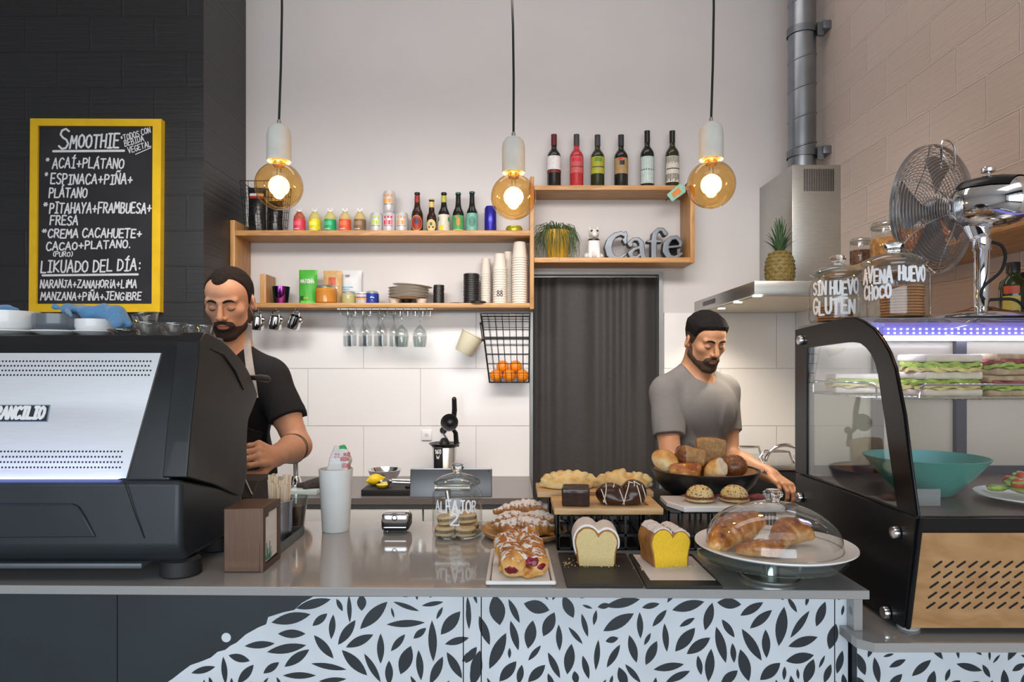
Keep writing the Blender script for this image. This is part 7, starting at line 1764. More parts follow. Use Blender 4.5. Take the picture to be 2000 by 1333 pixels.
for s_ in (0, 1): b = MB(of); b.tube([(of.x + .01, of.y, of.z + .018 + .012 * s_), (of.x + .06, of.y + .01, of.z + .014 + .012 * s_), (of.x + .14, of.y + .02, of.z + .010 + .012 * s_)], [.006, .008, .007], 10); b.build('handle', m_steel, r)
o = MB().lathe([(0, 0), (.012, .002), (.014, .008), (.008, .014), (0, .015)], n=16).build('bottle_stopper', m_blackp, loc=(bx_(797, 3.15), 3.145, CB)); tag(o, 'small black stopper on the chopping board beside the tablet', 'stopper')
# juicer
Yj2 = 3.45; jx2 = bx_(868, Yj2)
r = thing('citrus_juicer', 'black and steel lever citrus juicer on the back counter', 'juicer', (jx2, Yj2, BZ + .0005)); of = r.location; z0 = of.z
zt_ = 1.51 - (866 - CY) / F * Yj2
b = MB(of); b.lathe([(0, 0), (.070, 0), (.072, .006), (.058, .03), (.062, zt_ - z0 - .02), (.060, zt_ - z0 - .018)], tuple(of), 40); b.build('body', m_steel, r, 50)
b = MB(of); b.lathe([(.058, -.022), (.074, -.006), (.080, 0), (.077, .001), (.045, -.012), (.02, -.012), (.030, .0), (.016, .024), (0, .03)], (jx2, Yj2, zt_), 40); b.build('bowl_and_cone', m_blackp, r, 50)
b = MB(of); b.box(jx2 - .046, jx2 - .002, Yj2 - .075, Yj2 - .05, z0 + .03, zt_ - .01, 0, .006); fp = b.build('front_plate', m_blackp, r)
t = MB(of); letters(t, '160', lambda u, v: (u, Yj2 - .0756, v), jx2 - .040, jx2 - .010, zt_ - .045, .020, .0035); letters(t, 'W', lambda u, v: (u, Yj2 - .0756, v), jx2 - .032, jx2 - .018, zt_ - .07, .016, .003); t.build('lettering', m_white, fp, 20)
b = MB(of); ya = Yj2 + .02; pA = Vector((jx2 + .060, ya, zt_ - .02)); pts = [pA, Vector((jx2 + .055, ya, zt_ + .05)), Vector((bx_(884, Yj2), ya - .02, 1.51 - (838 - CY) / F * Yj2)), Vector((bx_(889, Yj2), ya - .06, 1.51 - (800 - CY) / F * Yj2)), Vector((bx_(889, Yj2), ya - .08, 1.51 - (779 - CY) / F * Yj2))]
b.tube(pts, [.013, .012, .012, .013, .012], 12); b.ell(tuple(pts[-1]), .012, 12, 8); b.build('lever_arm', m_blackp, r, 60)
b = MB(of); cc = Vector((bx_(880, Yj2), Yj2 - .06, 1.51 - (824 - CY) / F * Yj2)); Tm = Matrix.Translation(cc) @ Matrix.Rotation(R(78), 4, 'X')
b.lathe([(0, -.03), (.022, -.026), (.042, 0), (.044, .004), (.040, .004), (.020, -.018), (.012, -.012), (0, -.006)], n=36, T=Tm); b.build('press_cup', m_blackp, r, 50)
b = MB(of); cp_ = Vector((bx_(858, Yj2), WY - .015, 1.165)); b.tube([tuple(cp_), tuple(cp_ + Vector((.0, -.03, -.012))), (jx2 + .0, Yj2 + .12, zt_ + .012), (jx2 + .02, Yj2 + .09, zt_ - .08)], .004, 8); b.lathe([(0, -.024), (.017, -.024), (.019, -.004), (.019, 0), (0, 0)], n=20, T=Matrix.Translation(cp_) @ Matrix.Rotation(R(-90), 4, 'X') @ Matrix.Scale(-1, 4, (0, 0, 1))); b.build('plug_and_cable', m_blackp, r)
r = thing('wall_socket', 'small white square switch on the tiles beside the juicer', 'switch', (bx_(834, WY), WY - .0125, 1.51 - (850 - CY) / F * WY)); MB().box(-.028, .028, -.010, 0, -.028, .028, 0, .005).build('plate', m_white, r); MB().lathe([(0, .001), (.010, .001), (.010, 0)], n=20, T=Matrix.Translation((0, -.0095, 0)) @ Matrix.Rotation(R(90), 4, 'X')).build('button', M('soft_grey', (.55, .55, .55), .5), r)
# tap, tray with dark cloth
r = thing('kitchen_tap', 'tall chrome tap standing by the sink behind the barista arm', 'tap', (bx_(578, 3.42), 3.42, BZ + .0005)); of = r.location
b = MB(of); b.tube([of + Vector((0, 0, 0)), of + Vector((0, 0, .26)), of + Vector((0, -.02, .31)), of + Vector((0, -.07, .335)), of + Vector((0, -.12, .31)), of + Vector((0, -.13, .26))], .013, 14); b.build('spout', m_chrome, r); MB(of).lathe([(0, 0), (.03, 0), (.026, .02), (.018, .04), (0, .045)], tuple(of), 24).build('base', m_chrome, r)
tag(MB().box(bx_(573, 3.2), bx_(628, 3.2), 3.12, 3.30, BZ + .0005, BZ + .022, 0, .002).build('glass_tray', M('pale_green_glass', (.50, .60, .58), .1, 0, .05, coat=.5)), 'pale glass tray under a dark cloth by the tap', 'tray')
s = S(); c = Vector((bx_(610, 3.2), 3.2, BZ + .0225)); s.cone((c.x - .06, c.y, c.z + .008), (c.x + .05, c.y - .02, c.z + .022), .012, .02, .03).cone((c.x - .02, c.y - .04, c.z + .01), (c.x + .055, c.y + .02, c.z + .036), .014, .02, .03).disp(lambda P: .004 * wob(P, 70, 4)).plane((0, 0, -1), -c.z, .002)
tag(sdf_obj('dark_cloth', s, c + Vector((-.11, -.09, -.01)), c + Vector((.11, .08, .09)), .004, M('brown_black_cloth', (.045, .035, .033), .9, 0, .3, 60)), 'crumpled dark brown cloth on the glass tray by the tap', 'cloth')
# hanging steel milk jugs
src = None
for px, py, a, lab in ((503, 632, 8, 'hanging steel milk jug nearest the barista ear'), (538, 631, 12, 'hanging steel milk jug in the middle of three'), (575, 630, 22, 'hanging steel milk jug at right, nearest the glass rack')):
    Y = 3.50; c = W(px, py, Y)
    if src is None:
        src = r = thing('milk_jug', lab, 'jug', c, 'steel milk jugs under the shelf')
        MB().lathe([(0, -.032), (.032, -.032), (.034, -.029), (.033, .0), (.029, .034), (.0275, .034), (.031, 0), (.031, -.026), (0, -.028)], n=32).build('body', m_chrome, r, 50)
        MB().tube([(0, .002, .0), (.0, -.002, .0)], .001, 4)
        b = MB(); b.tube([(-.022, 0, .03), (-.024, 0, .055), (-.006, 0, .064), (.010, 0, .055), (.018, 0, .03)], .003, 8); b.build('handle', m_chrome, r)
        b = MB(); b.cone_ = None; b.ell((.032, 0, .022), (.010, .012, .014), 10, 8); b.build('spout', m_chrome, r)
    else: r = dup(src, c, lab)
    r.rotation_euler = (R(6), R(a), R(-10))
    hk = W(px + 2, py - 22, Y); b = MB(); b.tube([(hk.x, Y, T2 - .0245), (hk.x, Y, hk.z + .006), (hk.x + .006, Y, hk.z - .004), (hk.x + .012, Y, hk.z + .004)], .002, 6); tag(b.build('jug_hook', m_steel), lab.replace('hanging steel milk jug', 'steel hook carrying the milk jug'), 'hook', 'steel hooks under the shelf')
# stemware rack and glasses
SB = T2 - .0245
r = thing('glass_rack', 'chrome wire stemware rack under the lower shelf', 'rack', (bx_(760, 3.55), 3.55, SB)); of = r.location
b = MB(of); xr_ = [bx_(px, 3.55) for px in (672, 687, 702, 717, 732, 747, 762, 777, 792, 807, 822, 837)]
b.tube([(xr_[0] - .02, 3.49, SB - .004), (xr_[-1] + .03, 3.49, SB - .004)], .002, 6); b.tube([(xr_[0] - .02, 3.63, SB - .004), (xr_[-1] + .03, 3.63, SB - .004)], .002, 6)
for x in xr_: b.tube([(x, 3.63, SB - .004), (x, 3.63, SB - .03), (x, 3.48, SB - .03), (x, 3.468, SB - .022), (x, 3.475, SB - .004)], .0018, 6)
b.build('wires', m_chrome, r)
def stem(name, px, Y, kind, lab, grp, srcs={}):
    z = SB - .0275
    if kind not in srcs:
        r = thing(name, lab, 'glass', (bx_(px, Y), Y, z), grp)
        if kind == 'flute': pr = [(.0035, -.045), (.010, -.060), (.022, -.080), (.025, -.11), (.023, -.165), (.0215, -.165), (.0235, -.11)]
        else: pr = [(.0035, -.055), (.012, -.066), (.030, -.085), (.037, -.115), (.034, -.150), (.030, -.170), (.0285, -.170), (.0355, -.115)]
        MB().lathe(pr, n=32).build('bowl', g_rim if kind != 'flute' else thin_glass('flute_glass', (.94, .95, .95), 1.5, gl=1.3), r, 70); MB().lathe([(0, .0), (.030, -.0005), (.031, -.002), (.008, -.005), (.0035, -.012), (.0035, -.046), (0, -.047)], n=28).build('foot_and_stem', g_rim, r, 70); srcs[kind] = r
    else: dup(srcs[kind], (bx_(px, Y), Y, z), lab, group=grp)
for px in (687, 717, 747): stem('champagne_flute', px, 3.52, 'flute', 'clear champagne flute hanging upside down in the front row of the rack', 'flutes in the front row')
for px in (679.5, 709.5, 739.5, 769.5): stem('champagne_flute', px, 3.60, 'flute', 'clear champagne flute hanging upside down in the back row of the rack', 'flutes in the back row')
stem('wine_glass', 784.5, 3.52, 'wine', 'left of two wine glasses hanging upside down in the rack', 'wine glasses in the rack'); stem('wine_glass', 820, 3.52, 'wine', 'right of two wine glasses hanging upside down in the rack', 'wine glasses in the rack')
# wire basket with oranges and a plastic jug
r = thing('hanging_basket', 'black wire basket of oranges hanging on the tiles beside the curtain', 'basket', (-.03, 3.54, 1.44)); of = r.location
zt2, zb2 = 1.51 - (613 - CY) / F * 3.46, 1.51 - (748 - CY) / F * 3.5
X0t, X1t, X0b, X1b = bx_(938, 3.46), .092, bx_(955, 3.48), .088
def bp(u, v, w_):
    x0 = X0b + (X0t - X0b) * w_; x1 = X1b + (X1t - X1b) * w_; y0 = 3.505 + (3.46 - 3.505) * w_; y1 = 3.652; return Vector((x0 + (x1 - x0) * u, y0 + (y1 - y0) * v, zb2 + (zt2 - zb2) * w_))
b = MB(of)
for i, w_ in enumerate((0, .14, .28, .42, .56, .66, .80, .92, 1)): b.tube([bp(0, 0, w_), bp(1, 0, w_), bp(1, 1, w_), bp(0, 1, w_)], .0034 if w_ in (1, .66) else .0016, 6, closed=True)
for i in range(8):
    u = i / 7; b.tube([bp(u, 0, 1), bp(u, 0, 0), bp(u, 1, 0), bp(u, 1, 1)], .0014, 5)
for v in (.33, .66): b.tube([bp(0, v, 1), bp(0, v, 0), bp(1, v, 0), bp(1, v, 1)], .0014, 5)
b.build('wire_frame', m_wire, r)
b = MB(of)
for w_ in (.86, .62): q = bp(0, .0, w_); b.ell(tuple(q + Vector((-.004, .004, 0))), .007, 10, 6)
b.tube([bp(0, .0, .86) - Vector((.006, 0, 0)), bp(0, 0, .62) - Vector((.006, 0, 0))], .003, 6); b.build('side_hook', m_wire, r)
m_or = M('orange_peel', (.80, .24, .012), .38, 0, .1, 20, bump=.25, bscale=260)
src = None
OX = (-.083, -.0145, .054); OY = (3.545, 3.6125); oz = zb2 + .0355
OR = [(x, y, oz) for y in OY for x in OX] + [(-.049, 3.579, oz + .046), (.0195, 3.579, oz + .046)]
ON = ['front left in the basket bottom', 'front middle in the basket bottom', 'front right in the basket bottom', 'back left in the basket bottom', 'back middle in the basket bottom', 'back right in the basket bottom', 'left on top of the basket pile', 'right on top of the basket pile']
for k, p in enumerate(OR):
    if src is None:
        src = r = thing('orange', 'x', 'orange', (0, 0, 0), 'oranges in the wire basket'); MB().ell((0, 0, 0), (.0335, .0335, .0325), 24, 14).build('fruit', m_or, r); MB().lathe([(0, .033), (.003, .033), (.0035, .032)], n=8).build('stem_scar', M('stem_green', (.12, .14, .03), .8), r)
    else: r = dup(src, (0, 0, 0))
    r.location = p; r.rotation_euler = (k * 1.1, k * .7, k); r['label'] = 'bright orange at ' + ON[k]
r = thing('plastic_jug', 'cream translucent plastic pot hanging tilted left of the wire basket', 'jug', W(914, 672, 3.54), None, (0, R(28), 0))
MB().lathe([(0, -.055), (.042, -.055), (.046, -.050), (.060, .05), (.0635, .052), (.0635, .057), (.058, .056), (.044, -.048), (0, -.05)], n=36).build('body', M('cream_plastic', (.66, .62, .46), .4, 0, .03, sss=.1), r, 50)
# ---- stove and griddle in the kitchen corner
KZ = .90
r = thing('stove', 'black cooker with steel griddle top and handles in the corner', 'stove', (1.2, 3.2, KZ)); of = r.location
b = MB(of); b.box(1.0, 1.40, 3.06, 3.46, KZ + .0005, KZ + .14, 0, .006); b.build('body', m_blackm, r)
b = MB(of); b.box(.99, 1.41, 3.05, 3.47, KZ + .141, KZ + .165, 0, .006); b.build('griddle_top', m_steel, r)
def hdl(x, y, w_, up, dy): b = MB(of); b.tube([(x, y, KZ + .163), (x - .02, y - .005, KZ + .163 + up * .5), (x + .01, y + dy, KZ + .163 + up), (x + w_, y + dy, KZ + .163 + up), (x + w_ + .02, y, KZ + .163)], .008, 10); b.build('handle', m_chrome, r)
hdl(1.06, 3.2, .10, .065, .01); hdl(1.15, 3.12, .12, .055, .01)
b = MB(of); b.tube(arc((1.24, 3.10, KZ + .160), .09, 10, 170, 14, 'xz'), .009, 10); b.build('handle', m_chrome, r)
# =====================================================================
# THE TWO MEN BEHIND THE BAR
# =====================================================================
def near(fn, c, rad):
    """evaluate fn only inside a sphere, a safe bound elsewhere"""
    c = np.array(c, float)
    def f(P):
        d = np.linalg.norm(P - c, axis=1); o = d - rad * .7; m = d < rad
        if m.any(): o[m] = fn(P[m])
        return o
    return f
def make_head(ears=True, nose=1.0, jaw=1.0):
    s = S()
    s.ell((0, .016, .036), (.076, .097, .086), .01).ell((0, -.034, .048), (.064, .058, .054), .02).ell((0, -.026, -.030), (.061, .066, .080), .02)
    for x in (-1, 1):
        s.cone((x * .052, .004, -.052), (x * .020, -.062, -.098), .020 * jaw, .016 * jaw, .022)
        s.ell((x * .043, -.056, -.012), (.022, .022, .020), .02)
    s.ell((0, -.074, -.101), (.022, .017, .017), .018)
    for x in (-1, 1):
        s.cone((x * .010, -.087, .026), (x * .046, -.075, .029), .0095, .0085, .012)
        s.ell((x * .031, -.101, .006), (.0165, .014, .012), .012, '-')
        s.ell((x * .031, -.0785, .005), (.0140, .0125, .0125), .004)
    s.cone((0, -.089, .022), (0, -.1135 * (.985 + .015 * nose), -.026), .0075, .0108, .008)
    for x in (-1, 1): s.ell((x * .0125, -.0985, -.030), (.0085, .0105, .0078), .006)
    s.ell((0, -.083, -.058), (.030, .014, .020), .014)
    s.ell((0, -.0945, -.0555), (.022, .0075, .0062), .004).ell((0, -.0930, -.0665), (.0185, .0068, .0058), .004)
    s.cone((-.024, -.098, -.0615), (.024, -.098, -.0615), .0016, .0016, .003, '-')
    s.ell((0, -.104, -.046), (.0035, .004, .007), .004, '-')
    base = S(); base.ops = list(s.ops)
    if ears:
        for x in (-1, 1):
            Rm = Matrix.Rotation(R(12), 3, 'X') @ Matrix.Rotation(R(x * 22), 3, 'Z')
            s.ell((x * .0795, .016, -.004), (.0085, .0195, .031), .006, '+', Rm)
            s.ell((x * .0865, .012, .000), (.006, .010, .017), .004, '-', Rm)
            s.ell((x * .0765, .006, -.018), (.006, .008, .009), .004)
    return s, base
def hand_ops(w, X, Z, ts, curl, spread=3, sc=1.0, thumb=(.5, .3)):
    """hand with five separate fingers: w wrist, X finger direction, Z back of the hand, ts side of the thumb"""
    X = np.array(X, float); X /= np.linalg.norm(X); Z = np.array(Z, float); Z -= X * (Z @ X); Z /= np.linalg.norm(Z); Y = np.cross(Z, X); Rm = np.stack([X, Y, Z], 1)
    s = S(); ln = [.070, .078, .073, .057]; rad = [.0090, .0092, .0088, .0078]
    s.cone((-.03, 0, 0), (.012, 0, 0), .0245 * 1.0, .024, .01)
    for i in range(4):
        ky = (1.5 - i) * .0195 * ts; kx = .086 - .005 * (i - 1) ** 2 * (.6 if i < 2 else .9)
        s.cone((.004, ky * .55, 0), (kx, ky, .003), .0165, .0112, .010)
        p = np.array((kx, ky, .003)); a = 0; L = ln[i]
        for j, fr_ in enumerate((.46, .31, .23)):
            a += curl[j] * (1 + .07 * (i - 1)); d = np.array((math.cos(R(a)), math.sin(R(spread * (1.5 - i) * ts)) * .6 * math.cos(R(a)), -math.sin(R(a)))); q = p + d * L * fr_
            s.cone(p, q, rad[i] * (1 - .09 * j), rad[i] * (1 - .09 * (j + 1)), .0035); p = q
    t0 = np.array((.018, .026 * ts, -.006)); t1 = t0 + np.array((.030, .022 * ts, -.010)); t2 = t1 + np.array((.028, .006 * ts * thumb[0], -.012)); t3 = t2 + np.array((.020, -.006 * ts, -.012 * thumb[1] * 2))
    s.chain([t0, t1, t2, t3], [.0155, .0125, .0105, .0085], .007)
    w = np.array(w, float)
    return lambda P: s((P - w) @ Rm / sc) * sc
def torso_ops(s, fr, grow=0., sh=.172):
    s.frame(*fr); g = grow
    s.ell((0, -.004, .03), (.158 + g, .108 + g, .165 + g), .03).ell((0, 0, -.20), (.140 + g, .100 + g, .21 + g), .05).ell((0, .008, -.40), (.152 + g, .108 + g, .17 + g), .05)
    s.cone((-sh * .95, .008, .115), (sh * .95, .008, .115), .056 + g, .056 + g, .04)
    for x in (-1, 1):
        s.cone((x * .02, .028, .205), (x * sh * .9, .012, .135), .040 + g, .045 + g, .03); s.ell((x * .06, -.058, .055), (.078 + g, .042 + g, .068 + g), .06)
        s.ell((x * .085, .075, .07), (.06 + g, .035 + g, .09 + g), .03)
    s.frame()
def loc2w(fr, p): return np.array(fr[0]) @ np.array(p, float) + np.array(fr[1])
def person(label, body_c, body_yaw, head_c, head_yaw, head_pitch, arms, skin, lip, shirt_m, hair_m, hair_fn, beard_t, beard_m, beard_fn, sleeve, fold_seed, lean=0, head_roll=0, collar=.074, hems=.50, apron=None, h=.0034, jaw=1.0, hs=.92, fade=None):
    root = thing('person', label, 'person', (body_c[0], body_c[1], 0)); off = Vector((body_c[0], body_c[1], 0))
    bR = Matrix.Rotation(R(body_yaw), 3, 'Z') @ Matrix.Rotation(R(lean), 3, 'X'); bf = (np.array(bR), np.array(body_c, float))
    hR = np.array(Matrix.Rotation(R(head_yaw), 3, 'Z') @ Matrix.Rotation(R(head_roll), 3, 'Y') @ Matrix.Rotation(R(head_pitch), 3, 'X')); hc = np.array(head_c, float)
    head, base = make_head(jaw=jaw); toh = lambda P: (P - hc) @ hR / hs
    # --- one continuous body
    s = S(); torso_ops(s, bf)
    nb = loc2w(bf, (0, .030, .155)); nt = hR @ np.array((0, .030, -.045)) * hs + hc; nf = hR @ np.array((0, -.012, -.075)) * hs + hc
    s.cone(nb, nt, .060, .056, .03).cone(loc2w(bf, (0, -.02, .15)), nf, .046, .040, .03)
    s.fn(near(lambda P: head(toh(P)) * hs, hc, .21), .018)
    joints = []
    for side, el, wr, hx, hz, ts, curl, thumb in arms:
        sh = loc2w(bf, (side * .172, .008, .118)); el = np.array(el, float); wr = np.array(wr, float); joints.append((sh, el, wr))
        mid = (sh + el) / 2; s.cone(sh, mid, .052, .047, .02).cone(mid, el, .047, .038, .02)
        fm = el + (wr - el) * .30; s.cone(el, fm, .039, .042, .02).cone(fm, wr, .042, .0265, .015)
        s.fn(near(hand_ops(wr, hx, hz, ts, curl, thumb=thumb), wr + np.array(hx) / np.linalg.norm(hx) * .07, .17), .014)
    s.frame(*bf).plane((0, 0, -1), .47, .01).frame()
    allp = np.array([hc + .15, hc - .15] + [p for j in joints for p in j] + [j[2] + np.array(a[3]) / np.linalg.norm(a[3]) * .19 for j, a in zip(joints, arms)] + [np.array(body_c) - np.array((.2, .2, .5)), np.array(body_c) + .2])
    lo, hi = allp.min(0) - .09, allp.max(0) + .09
    def lips(P, n):
        q = toh(P); u = (q[:, 0] / .0235) ** 2 + ((q[:, 2] + .061) / .0092) ** 2; return ((u < 1) & (q[:, 1] < -.080)).astype(int)
    sdf_obj('body', s, lo, hi, h, [skin, lip], root, lips, off=off)
    # --- hair, beard, brows, lashes: thin shells on the head
    hm = lambda P, n: np.zeros(len(P))
    hairs = lambda P: hair_fn(toh(P), base) * hs
    sdf_obj('hair', near(hairs, hc, .26), hc - .17, hc + .17, .0026, [hair_m, fade or hair_m], root, (lambda P, n: (lambda q: ((q[:, 2] + .012 * wob(q, 60, 4) < .042) & (np.abs(q[:, 0]) > .045)).astype(int))(toh(P))), off=off)
    beards = lambda P: smax(beard_fn(toh(P), base, beard_t), -((lambda q: (np.sqrt((q[:, 0] / .0225) ** 2 + ((q[:, 2] + .0612) / .0092) ** 2) - 1) * .009)(toh(P))), .001)
    sdf_obj('beard', near(beards, hc, .26), hc - .17, hc + .17, .0022, beard_m, root, off=off)
    def onface(x, z, out=0.):
        a, c = -.16, -.02
        for _ in range(26):
            m = (a + c) / 2
            if head(np.array([[x, m, z]]))[0] > 0: a = m
            else: c = m
        return Vector(hR @ np.array((x, c - out, z)) * hs + hc)
    for x in (-1, 1):
        b = MB(off); pts = [onface(x * q, z, -.0014) for q, z in ((.0105, .0250), (.018, .0285), (.028, .0305), (.038, .0295), (.0475, .0240))]; b.tube(pts, [.0030, .0042, .0044, .0036, .0016], 8); b.build('eyebrow', hair_m, root, 80)
        b = MB(off); pts = [onface(x * q, z, -.0006) for q, z in ((.0185, .0005), (.024, -.0030), (.031, -.0048), (.038, -.0032), (.0445, .0012))]; b.tube(pts, [.0010, .0017, .0019, .0018, .0012], 6); b.build('eyelashes', m_lash, root, 80)
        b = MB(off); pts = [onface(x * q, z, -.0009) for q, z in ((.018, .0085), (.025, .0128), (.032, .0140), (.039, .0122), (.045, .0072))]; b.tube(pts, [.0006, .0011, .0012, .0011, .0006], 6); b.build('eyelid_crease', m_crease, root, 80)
    # --- T-shirt
    t = S(); torso_ops(t, bf, .008)
    for (sh, el, wr) in joints:
        d = (el - sh) / np.linalg.norm(el - sh); e = sh + (el - sh) * sleeve; L_ = np.linalg.norm(e - sh)
        t.fn(lambda P, e=e, d=d, sh=sh, L_=L_: smax(np.linalg.norm(P - sh - np.clip((P - sh) @ d, 0, L_ + .05)[:, None] * d, axis=1) - .060, (P - e) @ d, .004), .03)
    t.disp(lambda P: .0055 * wob(P * np.array([1, 1, .5]), 22, fold_seed) - .085 * np.clip((body_c[2] + .11 - P[:, 2]) / .12, 0, 1) * np.maximum(0, .13 - np.abs(wob(P * np.array([1, .8, .40]), 20, fold_seed + 1))) * np.clip(.55 + 1.2 * wob(P, 8, fold_seed + 3), 0, 1) + .001)
    nc = loc2w(bf, (0, .006, .205)); t.ell(tuple(nc), (collar, collar * .95, .066), .004, '-')
    t.fn(lambda P: np.where(np.linalg.norm(P - nc, axis=1) < .12, np.linalg.norm(P - (nb + nt) / 2, axis=1) * 0 - 1, -1), 0, '&')
    t.frame(*bf).plane((0, 0, -1), hems, .004).frame()
    sdf_obj('t_shirt', t, lo, hi, .0036, [shirt_m, M('ribbed_' + shirt_m.name, tuple(c_ * .8 for c_ in ((.18, .172, .168) if 'grey' in shirt_m.name else (.010, .011, .014))), .95, 0, .2, 200)], root, lambda P, n: (np.linalg.norm((P - nc) / np.array([collar, collar * .95, .066]), axis=1) < 1.17).astype(int), off=off)
    # --- trousers and shoes
    p = S(); p.frame(*bf).ell((0, .008, -.44), (.158, .116, .13), .03).frame(); hip = [loc2w(bf, (x * .085, .01, -.48)) for x in (-1, 1)]
    for x, hp in zip((-1, 1), hip):
        kn = np.array((hp[0] + x * .01, hp[1] - .01, .50)); an = np.array((kn[0] + x * .01, kn[1] + .03, .09)); p.cone(hp, kn, .088, .062, .03).cone(kn, an, .062, .050, .02)
        b = MB(off); b.ell((an[0], an[1] - .05, .042), (.045, .125, .042), 16, 10); b.box(an[0] - .043, an[0] + .043, an[1] - .16, an[1] + .07, .001, .022, 0, .006); b.build('shoe', m_blackm, root)
    p.plane((0, 0, -1), -.075, .003)
    sdf_obj('trousers', p, (body_c[0] - .28, body_c[1] - .25, .05), (body_c[0] + .28, body_c[1] + .25, body_c[2] - .28), .008, m_trous, root, off=off)
    return root, bf, hR, hc, onface, joints, s, off, t
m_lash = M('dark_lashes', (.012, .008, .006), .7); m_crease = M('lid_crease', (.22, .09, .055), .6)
m_trous = M('dark_trousers', (.018, .020, .026), .8, 0, .2, 60)
def skinm(n, c): return M(n, c, .48, 0, .05, 30, .06, 300, sss=.08)
def hairm(n, c): return M(n, c, .8, 0, .5, 220, .6, 420, stretch=(1, 1, .35), spec=.2)
m_sk1 = skinm('skin_fair', (.60, .325, .205)); m_sk2 = skinm('skin_tan', (.52, .265, .145))
m_lip1 = M('lip_rose', (.55, .20, .16), .4, 0, .05); m_lip2 = M('lip_brown', (.42, .17, .12), .4, 0, .05)
m_h1 = hairm('dark_brown_hair', (.018, .012, .009)); m_h2 = hairm('black_hair', (.010, .0085, .0085))
m_b1 = M('dark_beard', (.018, .011, .008), .8, 0, 0, 330, .5, 500, col2=(.060, .034, .023)); m_b2 = M('brown_beard', (.028, .016, .011), .8, 0, 0, 330, .5, 500, col2=(.085, .045, .028)); m_fade2 = M('faded_hair', (.030, .019, .014), .7, 0, 0, 300, .3, 500, col2=(.075, .042, .027))
m_black_t = M('black_jersey', (.010, .011, .014), .9, 0, .12, 300, .15, 500); m_grey_t = M('heather_grey_jersey', (.18, .172, .168), .95, 0, .16, 420, .2, 600)
def hairline(yk, zk): return lambda q: np.interp(q[:, 1], yk, zk)
def hair1(q, base):      # cropped, receding at the temples, a forelock in the middle
    z0 = np.interp(q[:, 1], [-.10, -.075, -.05, -.028, -.012, .0, .022, .045, .08, .12], [.108, .106, .098, .062, .008, -.014, .030, .0, -.045, -.055])
    fore = np.abs(q[:, 0] + .006) < .030
    z0 = np.where((q[:, 1] < -.045), np.where(fore, .083 + 14 * (q[:, 0] + .006) ** 2, np.maximum(z0, .096)), z0)
    t = np.interp(q[:, 2], [-.04, .02, .07, .12], [.0008, .0022, .0050, .0055]) * (.2 + .8 * np.clip((q[:, 2] - z0) / .018, 0, 1))
    return np.maximum(base(q) - t + .0012 * wob(q, 160, 5), (z0 - q[:, 2]) * .6)
def hair2(q, base):      # short faded sides, thick brushed-up top
    z0 = np.interp(q[:, 1], [-.11, -.085, -.062, -.048, -.030, -.008, .004, .024, .045, .08, .12], [.080, .078, .072, .054, .020, -.010, -.008, .030, .005, -.035, -.045])
    t = np.interp(q[:, 2], [-.03, .02, .055, .085, .13], [.0006, .0025, .009, .019, .020]) * np.interp(q[:, 1], [-.13, -.09, -.06, -.03, .06, .11], [.40, .50, .85, 1.0, .8, .55]) * (.25 + .75 * np.clip((q[:, 2] - z0) / .016, 0, 1))
    return np.maximum(base(q) - t + .003 * wob(q, 120, 7) * np.clip((q[:, 2] - .05) * 30, 0, 1), (z0 - q[:, 2]) * .6)
def beardf(q, base, t):
    zb = np.interp(q[:, 1], [-.12, -.10, -.088, -.072, -.050, -.025, -.012, .004], [-.0415, -.0415, -.045, -.066, -.068, -.052, -.024, -.010])
    wm = np.clip((.038 - np.abs(q[:, 0])) / .014, 0, 1) * np.clip((-.064 - q[:, 1]) / .008, 0, 1); front = zb * (1 - wm) + wm * (-.0415 - .22 * np.maximum(np.abs(q[:, 0]) - .012, 0))
    edge = np.clip((front - q[:, 2]) / .014, 0, 1)
    r1 = (q[:, 2] - front) * .6; r2 = (q[:, 1] - .006) * .8; r3 = (-.122 - q[:, 2])
    philtrum = (.0045 - np.abs(q[:, 0])) * .5 - np.maximum(0, -.050 - q[:, 2]) * 2
    return np.maximum.reduce([base(q) - t * (.25 + .75 * edge) + .0006 * wob(q, 330, 3), r1, r2, r3])
Wn = lambda px, py, Y: np.array(W(px, py, Y))
# barista at the espresso machine
c1 = (-.955, 2.31, 1.348)
el, wr = Wn(583, 872, 2.19), Wn(530, 893, 1.95); hx = Wn(492, 884, 1.84) - wr
ra = (-1, (-1.22, 2.2, 1.10), (-1.05, 2.02, 1.16), (.35, -.9, .05), (-.3, 0, 1), -1, (35, 45, 30), (.5, .3))
P1 = person('person in black T-shirt and dark apron working behind the espresso machine, looking down', c1, -20, Wn(449, 592, 2.25), 3, 20,
  [(1, el, wr, hx, (.62, -.45, .35), 1, (48, 62, 45), (.4, .6)), ra], m_sk1, m_lip1, m_black_t, m_h1, hair1, .0030, m_b1, beardf, .60, 2, lean=4, collar=.070)
root, bf, hR, hc, onface, joints, bs_, off, tsh = P1
ap = lambda P: (lambda q: np.maximum.reduce([tsh(P) - .006, -(tsh(P) - .0015), q[:, 1] + .015, np.abs(q[:, 0]) - np.interp(q[:, 2], [-.5, -.1, .02, .06], [.20, .17, .11, .095]), q[:, 2] - .06, -.50 - q[:, 2]]))((P - bf[1]) @ bf[0])
sdf_obj('apron', ap, np.array(c1) - np.array((.24, .24, .53)), np.array(c1) + np.array((.24, .24, .12)), .0032, M('charcoal_apron', (.020, .021, .024), .9, 0, .2, 200), root, off=off)
def outward(p_, d_, out):
    a, c = 0., .30; p_ = np.array(p_, float); d_ = np.array(d_, float); f_ = lambda q: min(tsh(q[None])[0], bs_(q[None])[0])
    for _ in range(26):
        m = (a + c) / 2
        if f_(p_ + d_ * m) < 0: a = m
        else: c = m
    return Vector(p_ + d_ * (c + out))
